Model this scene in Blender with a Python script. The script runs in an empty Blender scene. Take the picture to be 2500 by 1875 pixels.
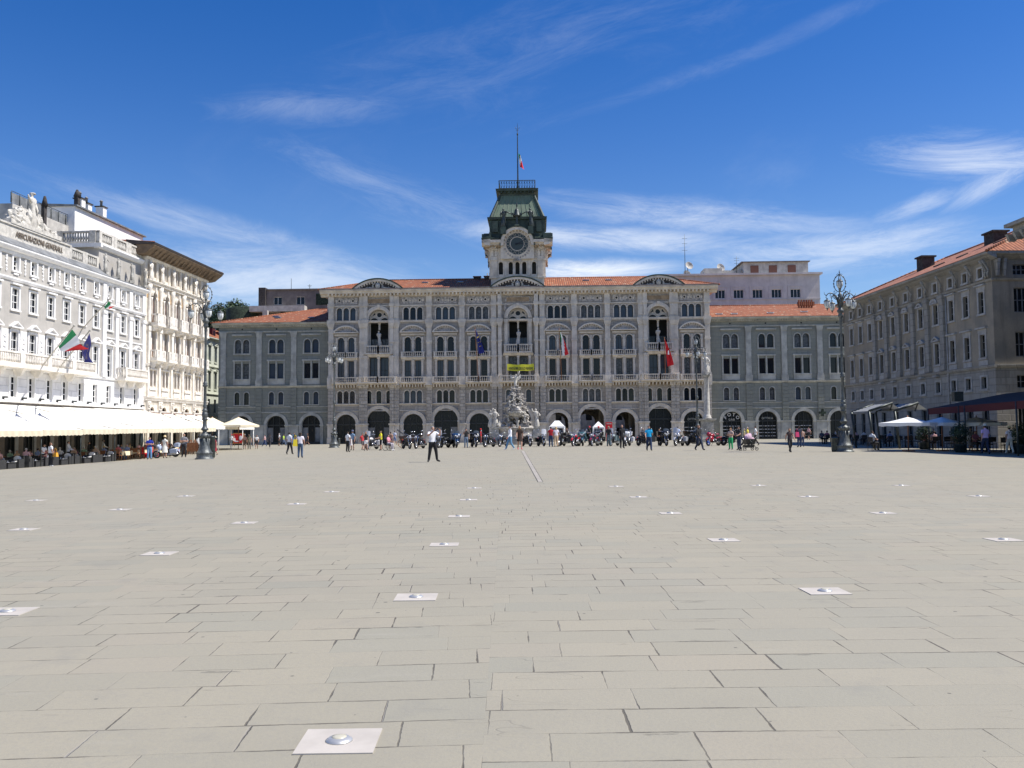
import bpy, math, random
from mathutils import Vector, Matrix, noise
R = math.radians
rnd = random.Random(11)
scene = bpy.context.scene
col = scene.collection
# ------------------------------------------------------------------ camera
F = 2161.0                     # focal length in pixels of the 2500 px wide photograph
CAMZ = 1.58
cam_d = bpy.data.cameras.new('camera'); cam = bpy.data.objects.new('camera', cam_d); col.objects.link(cam)
cam_d.sensor_width = 36; cam_d.lens = 36*F/2500; cam_d.clip_end = 6000; cam_d.clip_start = 0.1
MC = Matrix.Rotation(R(90+3.19), 4, 'X') @ Matrix.Rotation(R(-0.5), 4, 'Z')
cam.matrix_world = Matrix.Translation((0, 0, CAMZ)) @ MC
scene.camera = cam
# ------------------------------------------------------------------ sun, exposure
SUN_EL, SUN_AZ = 56.0, 96.5      # azimuth clockwise from +Y (the view axis)
sd = Vector((math.sin(R(SUN_AZ))*math.cos(R(SUN_EL)), math.cos(R(SUN_AZ))*math.cos(R(SUN_EL)), math.sin(R(SUN_EL))))
sun_d = bpy.data.lights.new('sun', 'SUN'); sun_d.energy = 5.0; sun_d.angle = R(0.5); sun_d.color = (1, .955, .89)
sun = bpy.data.objects.new('sun', sun_d); col.objects.link(sun)
sun.rotation_euler = sd.to_track_quat('Z', 'Y').to_euler()
scene.render.engine = 'CYCLES'
scene.view_settings.view_transform = 'Standard'; scene.view_settings.look = 'None'
scene.view_settings.gamma = 1; scene.view_settings.exposure = 0.42
scene.cycles.max_bounces = 6; scene.cycles.transparent_max_bounces = 8
# ------------------------------------------------------------------ node expressions
class S:
    def __init__(s, t, o): s.t = t; s.o = o
    def _m(s, op, *a, clamp=False):
        n = s.t.nodes.new('ShaderNodeMath'); n.operation = op; n.use_clamp = clamp
        for i, x in enumerate((s,)+a):
            if isinstance(x, S): s.t.links.new(x.o, n.inputs[i])
            else: n.inputs[i].default_value = x
        return S(s.t, n.outputs[0])
    def __add__(s, b): return s._m('ADD', b)
    __radd__ = __add__
    def __sub__(s, b): return s._m('SUBTRACT', b)
    def __rsub__(s, b): return (s*-1)+b
    def __mul__(s, b): return s._m('MULTIPLY', b)
    __rmul__ = __mul__
    def __truediv__(s, b): return s._m('DIVIDE', b)
    def floor(s): return s._m('FLOOR')
    def sq(s): return s._m('MULTIPLY', s)
    def exp(s): return s._m('EXPONENT')
    def min(s, b): return s._m('MINIMUM', b)
    def max(s, b): return s._m('MAXIMUM', b)
    def lt(s, b): return s._m('LESS_THAN', b)
    def atan2(s, b): return s._m('ARCTAN2', b)
    def asin(s): return s._m('ARCSINE')
    def sstep(s, a, b, c=0., d=1.):
        n = s.t.nodes.new('ShaderNodeMapRange'); n.interpolation_type = 'SMOOTHSTEP'
        s.t.links.new(s.o, n.inputs[0])
        for i, x in zip((1, 2, 3, 4), (a, b, c, d)):
            if isinstance(x, S): s.t.links.new(x.o, n.inputs[i])
            else: n.inputs[i].default_value = x
        return S(s.t, n.outputs[0])
def vec(t, x, y, z=0.):
    n = t.nodes.new('ShaderNodeCombineXYZ')
    for i, a in enumerate((x, y, z)):
        if isinstance(a, S): t.links.new(a.o, n.inputs[i])
        else: n.inputs[i].default_value = a
    return S(t, n.outputs[0])
def sep(t, v):
    n = t.nodes.new('ShaderNodeSeparateXYZ'); t.links.new(v.o, n.inputs[0]); return [S(t, o) for o in n.outputs]
def nz(t, v, scale=1., detail=3., rough=.5, dist=0., color=False):
    n = t.nodes.new('ShaderNodeTexNoise'); t.links.new(v.o, n.inputs['Vector'])
    n.inputs['Scale'].default_value = scale; n.inputs['Detail'].default_value = detail
    n.inputs['Roughness'].default_value = rough; n.inputs['Distortion'].default_value = dist
    return S(t, n.outputs[1 if color else 0])
def white(t, v):
    n = t.nodes.new('ShaderNodeTexWhiteNoise'); n.noise_dimensions = '3D'; t.links.new(v.o, n.inputs['Vector']); return S(t, n.outputs[0])
def voro(t, v, scale, feat='F1', out=0):
    n = t.nodes.new('ShaderNodeTexVoronoi'); n.voronoi_dimensions = '2D'; n.feature = feat; t.links.new(v.o, n.inputs['Vector']); n.inputs['Scale'].default_value = scale
    return S(t, n.outputs[out])
def mixc(t, f, a, b):
    n = t.nodes.new('ShaderNodeMix'); n.data_type = 'RGBA'
    if isinstance(f, S): t.links.new(f.o, n.inputs[0])
    else: n.inputs[0].default_value = f
    for i, x in ((6, a), (7, b)):
        if isinstance(x, S): t.links.new(x.o, n.inputs[i])
        else: n.inputs[i].default_value = (*x, 1)
    return S(t, n.outputs[2])
def coords(t, which='Object'):
    n = t.nodes.new('ShaderNodeTexCoord'); return S(t, n.outputs[which])
# ------------------------------------------------------------------ world
world = bpy.data.worlds.new('World'); scene.world = world; world.use_nodes = True
T = world.node_tree; T.nodes.clear()
sky = T.nodes.new('ShaderNodeTexSky'); sky.sky_type = 'NISHITA'; sky.sun_disc = False
sky.sun_elevation = R(SUN_EL); sky.sun_rotation = R(SUN_AZ); sky.altitude = 0; sky.air_density = 1.0; sky.dust_density = .25; sky.ozone_density = 2.6
hs = T.nodes.new('ShaderNodeHueSaturation'); T.links.new(sky.outputs[0], hs.inputs['Color'])
hs.inputs['Hue'].default_value = .515; hs.inputs['Saturation'].default_value = 1.42; hs.inputs['Value'].default_value = 1.22
g = coords(T, 'Generated'); gx, gy, gzz = sep(T, g)
az = gx.atan2(gy); el = gzz.min(.999).asin()
def streak(az0, el0, ang, L, W, thr, seed, st=1.0):
    a = R(ang); du = az-az0; dv = el-el0
    u = du*math.cos(a)+dv*math.sin(a); v = dv*math.cos(a)-du*math.sin(a)
    m = ((u/L).sq()+(v/W).sq())*-1; m = m.exp()
    n = nz(T, vec(T, u*7.0+seed, v*30, seed), 1.0, 10, .74, .7)
    return (n*(m*.85+.15)+m*.18).sstep(thr, thr+.50)*m*st
px2 = lambda x, y: ((x-1250)/F, (1058-(y+(x-1250)*.00873))/F)
cl = None
for (x, y, ang, L, W, thr, seed, st) in ((2330, 470, -9, .17, .036, .38, 1, .7), (2360, 520, 20, .10, .022, .38, 31, .5), (2190, 560, 16, .08, .02, .40, 21, .42), (1700, 545, -8, .30, .03, .37, 2, .5), (1500, 590, -5, .33, .022, .35, 3, .6),
        (760, 300, 5, .17, .034, .40, 4, .22), (1800, 200, 14, .5, .018, .44, 5, .09), (560, 590, -12, .28, .03, .38, 6, .34), (2300, 800, 8, .25, .09, .38, 7, .5),
        (1440, 662, 0, .14, .018, .28, 8, .9), (620, 690, 0, .3, .05, .33, 9, .55), (2000, 640, 3, .25, .04, .36, 10, .5), (1320, 150, 12, .6, .12, .50, 12, .10), (1000, 500, -18, .3, .05, .46, 13, .22)):
    a0, e0 = px2(x, y); c = streak(a0, e0, ang, L, W, thr, seed, st)
    cl = c if cl is None else cl.max(c)
ncl = nz(T, vec(T, gx/(gzz.max(.02)+.08)*.9, gy/(gzz.max(.02)+.08)*.45, 3.), 1.2, 8, .62, .8)
cl = cl.max(ncl.sstep(.55, .95)*.12)
hz = (el*-9).exp()
cl = (cl+hz*.28).min(1)
cc = mixc(T, cl, S(T, hs.outputs[0]), (9.0, 9.5, 10.2))
bg = T.nodes.new('ShaderNodeBackground'); T.links.new(cc.o, bg.inputs[0]); bg.inputs[1].default_value = 0.082
wo = T.nodes.new('ShaderNodeOutputWorld'); T.links.new(bg.outputs[0], wo.inputs[0])
# ------------------------------------------------------------------ ground height, pixel rays
def sst(a, b, x):
    x = max(0., min(1., (x-a)/(b-a))); return x*x*(3-2*x)
def gz(x, y):
    a = .0028*min(y, 65) if y > 0 else 0.
    f = 1-sst(68, 108, y)
    xr = max(-46., min(40., x)); c = -.00022*xr*xr
    if xr < -15: c -= .0012*(xr+15)**2
    return a+.1+f*c+.003*max(-60, min(60, x))
def ray(px, py): return (MC.to_3x3() @ Vector(((px-1250)/F, (937.5-py)/F, -1))).normalized()
def P(px, py, Y):
    d = ray(px, py); t = Y/d.y; return Vector((d.x*t, Y, CAMZ+d.z*t))
def G(px, py):
    d = ray(px, py); Y = 3.
    for i in range(4000):
        t = Y/d.y
        if CAMZ+d.z*t <= gz(d.x*t, Y): break
        Y *= 1.001
        if Y > 140: break
    return Vector((d.x*t, Y, gz(d.x*t, Y)))
# ------------------------------------------------------------------ objects
def link(o, parent=None):
    col.objects.link(o)
    if parent is not None: o.parent = parent
    return o
def tag(o, label, cat, group=None, kind=None):
    if label: o['label'] = label
    if cat: o['category'] = cat
    if group: o['group'] = group
    if kind: o['kind'] = kind
    return o
def empty(name, loc=(0, 0, 0), rz=0, label=None, cat=None, group=None, s=1.):
    o = bpy.data.objects.new(name, None); col.objects.link(o); o.location = loc; o.rotation_euler = (0, 0, rz); o.scale = (s, s, s)
    o.empty_display_size = .1
    return tag(o, label, cat, group)
def copy_tree(o, parent=None, mats=None):
    c = o.copy(); col.objects.link(c)
    if parent is not None: c.parent = parent
    if mats and c.type == 'MESH':
        for i, sl in enumerate(c.material_slots):
            if sl.material and sl.material.name in mats:
                nm_ = sl.material.name; sl.link = 'OBJECT'; sl.material = mats[nm_]
    for ch in o.children: copy_tree(ch, c, mats)
    return c
class MB:
    def __init__(s): s.v = []; s.f = []; s.m = []; s.sm = []
    def add(s, vs, fs, mi=0, sm=False):
        b = len(s.v); s.v += [tuple(v) for v in vs]
        for f in fs: s.f.append(tuple(b+i for i in f)); s.m.append(mi); s.sm.append(sm)
    def box(s, x0, x1, y0, y1, z0, z1, mi=0):
        s.add([(x0, y0, z0), (x1, y0, z0), (x1, y1, z0), (x0, y1, z0), (x0, y0, z1), (x1, y0, z1), (x1, y1, z1), (x0, y1, z1)],
              [(0, 3, 2, 1), (4, 5, 6, 7), (0, 1, 5, 4), (1, 2, 6, 5), (2, 3, 7, 6), (3, 0, 4, 7)], mi)
    def tbox(s, c, a, b, mi=0):       # tapered box: centre xy, (hx,hy,z) bottom and top
        x, y = c; (p, q, z0), (u, w, z1) = a, b
        s.add([(x-p, y-q, z0), (x+p, y-q, z0), (x+p, y+q, z0), (x-p, y+q, z0), (x-u, y-w, z1), (x+u, y-w, z1), (x+u, y+w, z1), (x-u, y+w, z1)],
              [(0, 3, 2, 1), (4, 5, 6, 7), (0, 1, 5, 4), (1, 2, 6, 5), (2, 3, 7, 6), (3, 0, 4, 7)], mi)
    def poly(s, pts, mi=0): s.add(pts, [tuple(range(len(pts)))], mi)
    def prism(s, prof, y0, y1, mi=0):           # (x,z) outline counter-clockwise seen from -y
        n = len(prof); s.add([(x, y0, z) for x, z in prof]+[(x, y1, z) for x, z in prof],
            [tuple(range(n)), tuple(range(2*n-1, n-1, -1))]+[(i, i+n, (i+1) % n+n, (i+1) % n) for i in range(n)], mi)
    def extx(s, prof, x0, x1, mi=0):            # (y,z) outline along x
        n = len(prof); s.add([(x0, y, z) for y, z in prof]+[(x1, y, z) for y, z in prof],
            [tuple(range(n-1, -1, -1)), tuple(range(n, 2*n))]+[(i, (i+1) % n, (i+1) % n+n, i+n) for i in range(n)], mi)
    def band(s, pts, pts2, mi=0, sm=False):
        n = len(pts); s.add(list(pts)+list(pts2), [(i, i+1, i+1+n, i+n) for i in range(n-1)], mi, sm)
    def lathe(s, prof, c=(0, 0, 0), n=12, mi=0, sm=True):
        vs = []; k = len(prof)
        for r, z in prof:
            for i in range(n): a = 2*math.pi*i/n; vs.append((c[0]+r*math.cos(a), c[1]+r*math.sin(a), c[2]+z))
        fs = [(j*n+i, j*n+(i+1) % n, (j+1)*n+(i+1) % n, (j+1)*n+i) for j in range(k-1) for i in range(n)]
        if prof[0][0] > .001: fs.append(tuple(range(n-1, -1, -1)))
        if prof[-1][0] > .001: fs.append(tuple((k-1)*n+i for i in range(n)))
        s.add(vs, fs, mi, sm)
    def tube(s, path, r, n=6, mi=0, sm=True, closed=False):
        path = [Vector(p) for p in path]; k = len(path); rr = r if isinstance(r, (list, tuple)) else [r]*k
        vs = []; up = Vector((0, 0, 1))
        for j, p in enumerate(path):
            if closed: d = path[(j+1) % k]-path[j-1]
            else: d = path[min(j+1, k-1)]-path[max(j-1, 0)]
            if d.length < 1e-6: d = Vector((0, 0, 1))
            d.normalize(); a = d.cross(up)
            if a.length < .1: a = d.cross(Vector((1, 0, 0)))
            a.normalize(); b = d.cross(a)
            for i in range(n): t = 2*math.pi*i/n; vs.append(p+(a*math.cos(t)+b*math.sin(t))*rr[j])
        kk = k if closed else k-1
        fs = [(j*n+i, ((j+1) % k)*n+i, ((j+1) % k)*n+(i+1) % n, j*n+(i+1) % n) for j in range(kk) for i in range(n)]
        if not closed: fs += [tuple(range(n)), tuple((k-1)*n+i for i in range(n-1, -1, -1))]
        s.add(vs, fs, mi, sm)
    def ell(s, c, r, n=10, k=7, mi=0, bump=0., seed=0, rot=None):
        vs = []; fs = []; c = Vector(c)
        for j in range(k+1):
            p = math.pi*j/k
            for i in range(n):
                a = 2*math.pi*i/n; d = Vector((math.sin(p)*math.cos(a), math.sin(p)*math.sin(a), math.cos(p)))
                q = 1+bump*noise.noise(d*1.7+Vector((seed*3.1, seed, seed*.7)))*1.6 if bump else 1
                e = Vector((d.x*r[0], d.y*r[1], d.z*r[2]))*q
                if rot is not None: e = rot @ e
                vs.append(c+e)
        for j in range(k):
            for i in range(n): fs.append((j*n+i, (j+1)*n+i, (j+1)*n+(i+1) % n, j*n+(i+1) % n))
        s.add(vs, fs, mi, bump == 0)
    def sheet(s, fn, nu, nv, mi=0, sm=True):
        vs = [fn(i/nu, j/nv) for j in range(nv+1) for i in range(nu+1)]
        mf = mi if callable(mi) else (lambda u, v: mi)
        for j in range(nv):
            for i in range(nu): pass
        b = len(s.v); s.v += [tuple(v) for v in vs]
        for j in range(nv):
            for i in range(nu):
                q = j*(nu+1)+i; s.f.append((b+q, b+q+1, b+q+nu+2, b+q+nu+1)); s.m.append(mf((i+.5)/nu, (j+.5)/nv)); s.sm.append(sm)
    def mesh(s, name, mats):
        me = bpy.data.meshes.new(name); me.from_pydata(s.v, [], s.f)
        for m in (mats if isinstance(mats, (list, tuple)) else [mats]): me.materials.append(m)
        me.polygons.foreach_set('material_index', s.m); me.polygons.foreach_set('use_smooth', s.sm); me.update()
        return me
    def build(s, name, mats, parent=None, loc=None, rz=0):
        o = bpy.data.objects.new(name, s.mesh(name, mats)); link(o, parent)
        if loc is not None: o.location = loc; o.rotation_euler = (0, 0, rz)
        return o
def clusters(mb, gap=.3):
    n = len(mb.v); p = list(range(n))
    def fd(i):
        while p[i] != i: p[i] = p[p[i]]; i = p[i]
        return i
    for f in mb.f:
        a = fd(f[0])
        for i in f[1:]: p[fd(i)] = a
    comp = {}
    for k, f in enumerate(mb.f): comp.setdefault(fd(f[0]), []).append(k)
    bx = []
    for fs in comp.values():
        vs = [mb.v[i] for k in fs for i in mb.f[k]]; bx.append([[min(v[a] for v in vs)-gap/2 for a in range(3)], [max(v[a] for v in vs)+gap/2 for a in range(3)], fs])
    ch = True
    while ch:
        ch = False; out = []
        for b in bx:
            for o in out:
                if all(b[0][a] <= o[1][a] and o[0][a] <= b[1][a] for a in range(3)):
                    o[0] = [min(x, y) for x, y in zip(b[0], o[0])]; o[1] = [max(x, y) for x, y in zip(b[1], o[1])]; o[2] += b[2]; ch = True; break
            else: out.append(b)
        bx = out
    res = []
    for b in bx:
        m = MB(); mp = {}
        for k in sorted(b[2]):
            f = []
            for i in mb.f[k]:
                if i not in mp: mp[i] = len(m.v); m.v.append(mb.v[i])
                f.append(mp[i])
            m.f.append(tuple(f)); m.m.append(mb.m[k]); m.sm.append(mb.sm[k])
        res.append(m)
    return res
def bsplit(mb, name, mats, parent, gap=.3): return [c.build(name, mats, parent) for c in clusters(mb, gap)]
def msplit(mb, name, mats, gap=.3): return [c.mesh(name, mats) for c in clusters(mb, gap)]
def inst(name, me, parent, loc=(0, 0, 0), rz=0):
    o = bpy.data.objects.new(name, me); link(o, parent); o.location = loc; o.rotation_euler = (0, 0, rz); return o
# ------------------------------------------------------------------ materials
def mat(name, c, rough=.8, var=.0, scale=2., metal=0., bump=0., bscale=None, c2=None, streak=0., spec=.5, trans=0., emit=None, fine=0.):
    m = bpy.data.materials.new(name); m.use_nodes = True; t = m.node_tree; b = t.nodes['Principled BSDF']
    b.inputs['Roughness'].default_value = rough; b.inputs['Metallic'].default_value = metal; b.inputs['Specular IOR Level'].default_value = spec
    if trans: b.inputs['Transmission Weight'].default_value = trans
    if var or c2 or streak or fine:
        co = coords(t); n = nz(t, co, scale, 5, .6)
        d = c2 or tuple(x*(1-var) for x in c); e = tuple(min(1, x*(1+var*.6)) for x in c)
        k = mixc(t, n.sstep(.34, .66), d, e)
        if fine:
            n3 = nz(t, co, 9., 3, .7); k = mixc(t, n3.sstep(.3, .75)*fine, k, tuple(x*.72 for x in c))
        if streak:
            x, y, z = sep(t, co); n2 = nz(t, vec(t, x*1.6, y*1.6, z*.16), 1.3, 4, .65)
            k = mixc(t, n2.sstep(.48, .74)*streak, k, tuple(x*.45 for x in c))
        t.links.new(k.o, b.inputs['Base Color'])
    else: b.inputs['Base Color'].default_value = (*c, 1)
    if bump:
        bn = t.nodes.new('ShaderNodeBump'); bn.inputs['Strength'].default_value = min(1, bump); bn.inputs['Distance'].default_value = .04
        t.links.new(nz(t, coords(t), bscale or scale*6, 4, .6).o, bn.inputs['Height']); t.links.new(bn.outputs[0], b.inputs['Normal'])
    if emit: b.inputs['Emission Color'].default_value = (*c, 1); b.inputs['Emission Strength'].default_value = emit
    return m
def tile_mat(name, axis, c=(.50, .17, .09)):
    m = bpy.data.materials.new(name); m.use_nodes = True; t = m.node_tree; b = t.nodes['Principled BSDF']; b.inputs['Roughness'].default_value = .85
    x, y, z = sep(t, coords(t)); u = x if axis == 'x' else y; w = y if axis == 'x' else x
    cu = (u/.32); cv = (w/.42); fu = cu-cu.floor(); fv = cv-cv.floor()
    r = white(t, vec(t, cu.floor(), cv.floor(), 1.))
    groove = (fu-.5)._m('ABSOLUTE').sstep(.28, .5)
    k = mixc(t, r, tuple(a*.74 for a in c), tuple(min(1, a*1.2) for a in c))
    k = mixc(t, (r.lt(.06))*.6, k, (.50, .34, .22))
    k = mixc(t, nz(t, coords(t), .7, 5, .65).sstep(.5, .72)*.5, k, (.20, .10, .065))
    k = mixc(t, groove*.75, k, tuple(a*.28 for a in c))
    t.links.new(k.o, b.inputs['Base Color'])
    bn = t.nodes.new('ShaderNodeBump'); bn.inputs['Strength'].default_value = .8; bn.inputs['Distance'].default_value = .07
    t.links.new((1-(fu-.5).sq()*4+fv*.4).o, bn.inputs['Height']); t.links.new(bn.outputs[0], b.inputs['Normal'])
    return m
def blocks_mat(name, c, h=.55, w=1.2, dark=.5, var=.25, c2=None, streak=.4):    # ashlar with fine joints
    m = bpy.data.materials.new(name); m.use_nodes = True; t = m.node_tree; b = t.nodes['Principled BSDF']; b.inputs['Roughness'].default_value = .85
    co = coords(t); x, y, z = sep(t, co); rw = (z/h).floor(); u = (x+y)/w+rw*.5; fu = u-u.floor(); fz = z/h-rw
    r = white(t, vec(t, rw, u.floor(), 2.))
    k = mixc(t, r, tuple(a*(1-var) for a in c), tuple(a*(1+var*.5) for a in c))
    n = nz(t, co, .8, 6, .65); k = mixc(t, n.sstep(.42, .7)*.7, k, c2 or tuple(a*.75 for a in c))
    n2 = nz(t, vec(t, x*1.8, y*1.8, z*.2), 1.3, 5, .65); k = mixc(t, n2.sstep(.5, .74)*streak, k, tuple(a*.4 for a in c))
    j = (fz.min(1-fz)*h).min(fu.min(1-fu)*w).sstep(.012, .05, 1., 0.)
    k = mixc(t, j*dark, k, tuple(a*.3 for a in c)); t.links.new(k.o, b.inputs['Base Color'])
    bn = t.nodes.new('ShaderNodeBump'); bn.inputs['Strength'].default_value = .5; bn.inputs['Distance'].default_value = .04
    t.links.new((nz(t, co, 5, 5, .65)-j).o, bn.inputs['Height']); t.links.new(bn.outputs[0], b.inputs['Normal'])
    return m
M = {}
M['stone'] = blocks_mat('town_hall_stone', (.42, .375, .318), .62, 1.3, .35, .18, (.31, .27, .225), .48)
M['stone_trim'] = mat('carved_stone', (.64, .575, .485), .8, .2, .9, streak=.32, bump=.5, bscale=7, fine=.3)
M['stone_rough'] = blocks_mat('rusticated_stone', (.51, .455, .385), .5, 1.0, .75, .22, None, .5)
M['carving'] = mat('relief_carving', (.42, .39, .36), .85, .55, 2.6, bump=1., bscale=6, fine=.6)
M['brick_under'] = mat('soffit_painted', (.34, .245, .15), .8, .35, 1.6)
M['wing'] = blocks_mat('wing_plaster', (.245, .25, .21), .58, 1.6, .16, .08, (.21, .21, .19), .4)
M['wing_trim'] = mat('wing_stone_trim', (.43, .42, .37), .8, .25, .9, streak=.45, bump=.3)
M['copper'] = mat('green_copper', (.085, .125, .085), .6, .5, .9, streak=.55, c2=(.15, .19, .13))
M['copper_dark'] = mat('dark_copper', (.035, .055, .042), .6, .4, 1.2)
M['tile_x'] = tile_mat('roof_tiles', 'x', (.29, .095, .038)); M['tile_y'] = tile_mat('roof_tiles_side', 'y', (.29, .095, .038))
M['tile_r'] = tile_mat('roof_tiles_right', 'x', (.42, .17, .10))
M['glass'] = mat('window_glass', (.010, .014, .020), .06, spec=.30, var=.0)
M['glass_dark'] = mat('dark_glass', (.012, .016, .018), .25, spec=.25)
M['iron'] = mat('dark_iron', (.055, .065, .062), .45, .3, 4, metal=.5)
M['lampiron'] = mat('painted_cast_iron', (.115, .125, .122), .42, .35, 5, metal=.35, bump=.4, bscale=25)
M['frame_dark'] = mat('dark_window_frame', (.022, .026, .026), .5)
M['frame_white'] = mat('white_window_frame', (.74, .73, .70), .6)
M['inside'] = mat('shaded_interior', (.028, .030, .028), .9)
M['milk'] = mat('milky_lamp_glass', (.66, .68, .66), .25)
M['gray_plaster'] = mat('pale_grey_plaster', (.43, .405, .365), .9, .10, .7, streak=.18, fine=.12)
M['white_plaster'] = mat('white_plaster', (.80, .785, .76), .85, .08, .9, streak=.12)
M['white_stone'] = blocks_mat('white_stone_courses', (.76, .745, .73), .62, 1.6, .30, .06, None, .12)
M['cream'] = mat('cream_limestone', (.70, .635, .53), .85, .18, 1.2, streak=.22, bump=.3)
M['cream_light'] = mat('light_limestone', (.76, .71, .63), .85, .16, 1.8, streak=.2, bump=.4)
M['ochre'] = mat('ochre_panel', (.60, .40, .20), .85, .2, 2)
M['lead'] = mat('lead_sheet_roof', (.20, .205, .205), .6, .3, 1.5, streak=.3)
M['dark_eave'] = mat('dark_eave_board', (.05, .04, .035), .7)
M['statue'] = mat('weathered_white_marble', (.47, .45, .40), .8, .4, 2.5, bump=.6, bscale=14, fine=.5)
M['statue_white'] = mat('pale_limestone', (.58, .55, .49), .85, .25, 3, bump=.4, bscale=14, fine=.4)  # plain pale limestone tone
M['rock'] = mat('fountain_rock', (.44, .41, .36), .95, .6, 1.6, c2=(.20, .185, .17), bump=1., bscale=5, fine=.6)
M['pit'] = mat('beige_old_plaster', (.32, .27, .20), .9, .28, .5, c2=(.24, .22, .18), streak=.5, fine=.3)
M['pit_stone'] = blocks_mat('grey_istrian_stone', (.34, .32, .28), .55, 1.3, .35, .16, None, .5)
M['pit_trim'] = mat('pale_window_stone', (.43, .415, .385), .85, .2, 1.5, streak=.35)
M['glass_blue'] = mat('window_glass_with_blind', (.055, .075, .10), .12, spec=.3)
M['glass_curtain'] = mat('window_glass_with_curtain', (.10, .105, .11), .2, spec=.3, var=.5, scale=3)
M['chimney'] = mat('sooty_chimney_brick', (.055, .048, .045), .95, .4, 4)
M['back_beige'] = mat('mauve_render', (.56, .52, .50), .9, .12, .6, streak=.3)
M['back_pale'] = mat('pale_worn_render', (.50, .47, .42), .9, .2, 1.2, streak=.35)
M['back_brown'] = mat('brown_render', (.19, .165, .15), .9, .25, .7, streak=.3)
M['back_cream'] = mat('pale_green_facade', (.50, .52, .43), .9, .12, 1.2)
M['shutter'] = mat('brown_roller_shutter', (.20, .09, .06), .8)
M['hedge'] = mat('ivy_hedge', (.028, .045, .026), .9, .6, 3, bump=1., bscale=10)
def canvas_mat(name, c):
    m = mat(name, c, .9, .06, 1.5); t = m.node_tree; b = t.nodes['Principled BSDF']
    tr = t.nodes.new('ShaderNodeBsdfTranslucent'); tr.inputs[0].default_value = (*c, 1); mx = t.nodes.new('ShaderNodeMixShader'); mx.inputs[0].default_value = .12
    t.links.new(b.outputs[0], mx.inputs[1]); t.links.new(tr.outputs[0], mx.inputs[2]); t.links.new(mx.outputs[0], t.nodes['Material Output'].inputs[0]); return m
M['canvas'] = canvas_mat('cream_canvas', (.88, .85, .76))
M['parasol'] = canvas_mat('ecru_canvas', (.78, .70, .52))
M['white_canvas'] = canvas_mat('white_canvas', (.88, .88, .86))
M['grey_canvas'] = canvas_mat('grey_canvas', (.30, .31, .31))
M['red_canvas'] = canvas_mat('dark_red_canvas', (.08, .012, .016))
M['dark_canvas'] = canvas_mat('black_canvas', (.02, .022, .03))
M['wicker'] = mat('black_wicker', (.035, .035, .035), .8, .3, 20)
M['cushion'] = mat('grey_white_cushion', (.62, .61, .60), .9)
M['cloth_cream'] = mat('cream_tablecloth', (.78, .68, .45), .9)
M['wood'] = mat('reddish_wood', (.25, .10, .04), .6, .3, 6)
M['orange_wood'] = mat('orange_varnished_wood', (.50, .20, .05), .5)
M['white_paint'] = mat('white_paint', (.8, .8, .78), .6)
M['black'] = mat('black_paint', (.014, .014, .016), .35)
M['leaf'] = mat('leaf_green', (.045, .085, .028), .7, .6, 1.5)
M['leaf_dark'] = mat('dark_leaf_green', (.022, .045, .018), .7, .6, 1.5)
M['bark'] = mat('bark', (.09, .07, .05), .9, .3, 6)
def cm(name, c, rough=.8, metal=0.):
    k = 'c_'+name
    if k not in M: M[k] = mat(name, c, rough, metal=metal)
    return M[k]
# ------------------------------------------------------------------ facade helpers (x along, y into the wall, z up)
def opening_pts(ox, ow, z0, z1, arch, n=10):
    if not arch: return [(ox-ow, z0), (ox-ow, z1), (ox+ow, z1), (ox+ow, z0)]
    zs = z1-ow*arch; return [(ox-ow, z0)]+[(ox-ow*math.cos(math.pi*i/n), zs+ow*arch*math.sin(math.pi*i/n)) for i in range(n+1)]+[(ox+ow, z0)]
def cell(mb, x0, x1, z0, z1, op, depth=.4, mi=0, y=0., reveal=None):
    ox, ow, a, b, arch = op; rv = mi if reveal is None else reveal
    q = lambda xa, xb, za, zb: (xb-xa > 1e-4 and zb-za > 1e-4) and mb.poly([(xa, y, za), (xb, y, za), (xb, y, zb), (xa, y, zb)], mi)
    q(x0, ox-ow, z0, z1); q(ox+ow, x1, z0, z1); q(ox-ow, ox+ow, z0, a)
    pts = opening_pts(ox, ow, a, b, arch)
    top = pts[1:-1]
    for (xa, za), (xb, zb) in zip(top, top[1:]):
        if xb-xa > 1e-5: mb.poly([(xa, y, za), (xb, y, zb), (xb, y, z1), (xa, y, z1)], mi)
    pp = pts+[pts[0]]
    for (xa, za), (xb, zb) in zip(pp, pp[1:]): mb.poly([(xa, y, za), (xa, y+depth, za), (xb, y+depth, zb), (xb, y, zb)], rv)
def wallband(mb, x0, x1, z0, z1, ops, depth=.4, mi=0, y=0., reveal=None):
    ops = sorted(ops); xs = [x0]+[(a[0]+b[0])/2 for a, b in zip(ops, ops[1:])]+[x1]
    if not ops: mb.poly([(x0, y, z0), (x1, y, z0), (x1, y, z1), (x0, y, z1)], mi); return
    for i, o in enumerate(ops): cell(mb, xs[i], xs[i+1], z0, z1, o, depth, mi, y, reveal)
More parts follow.
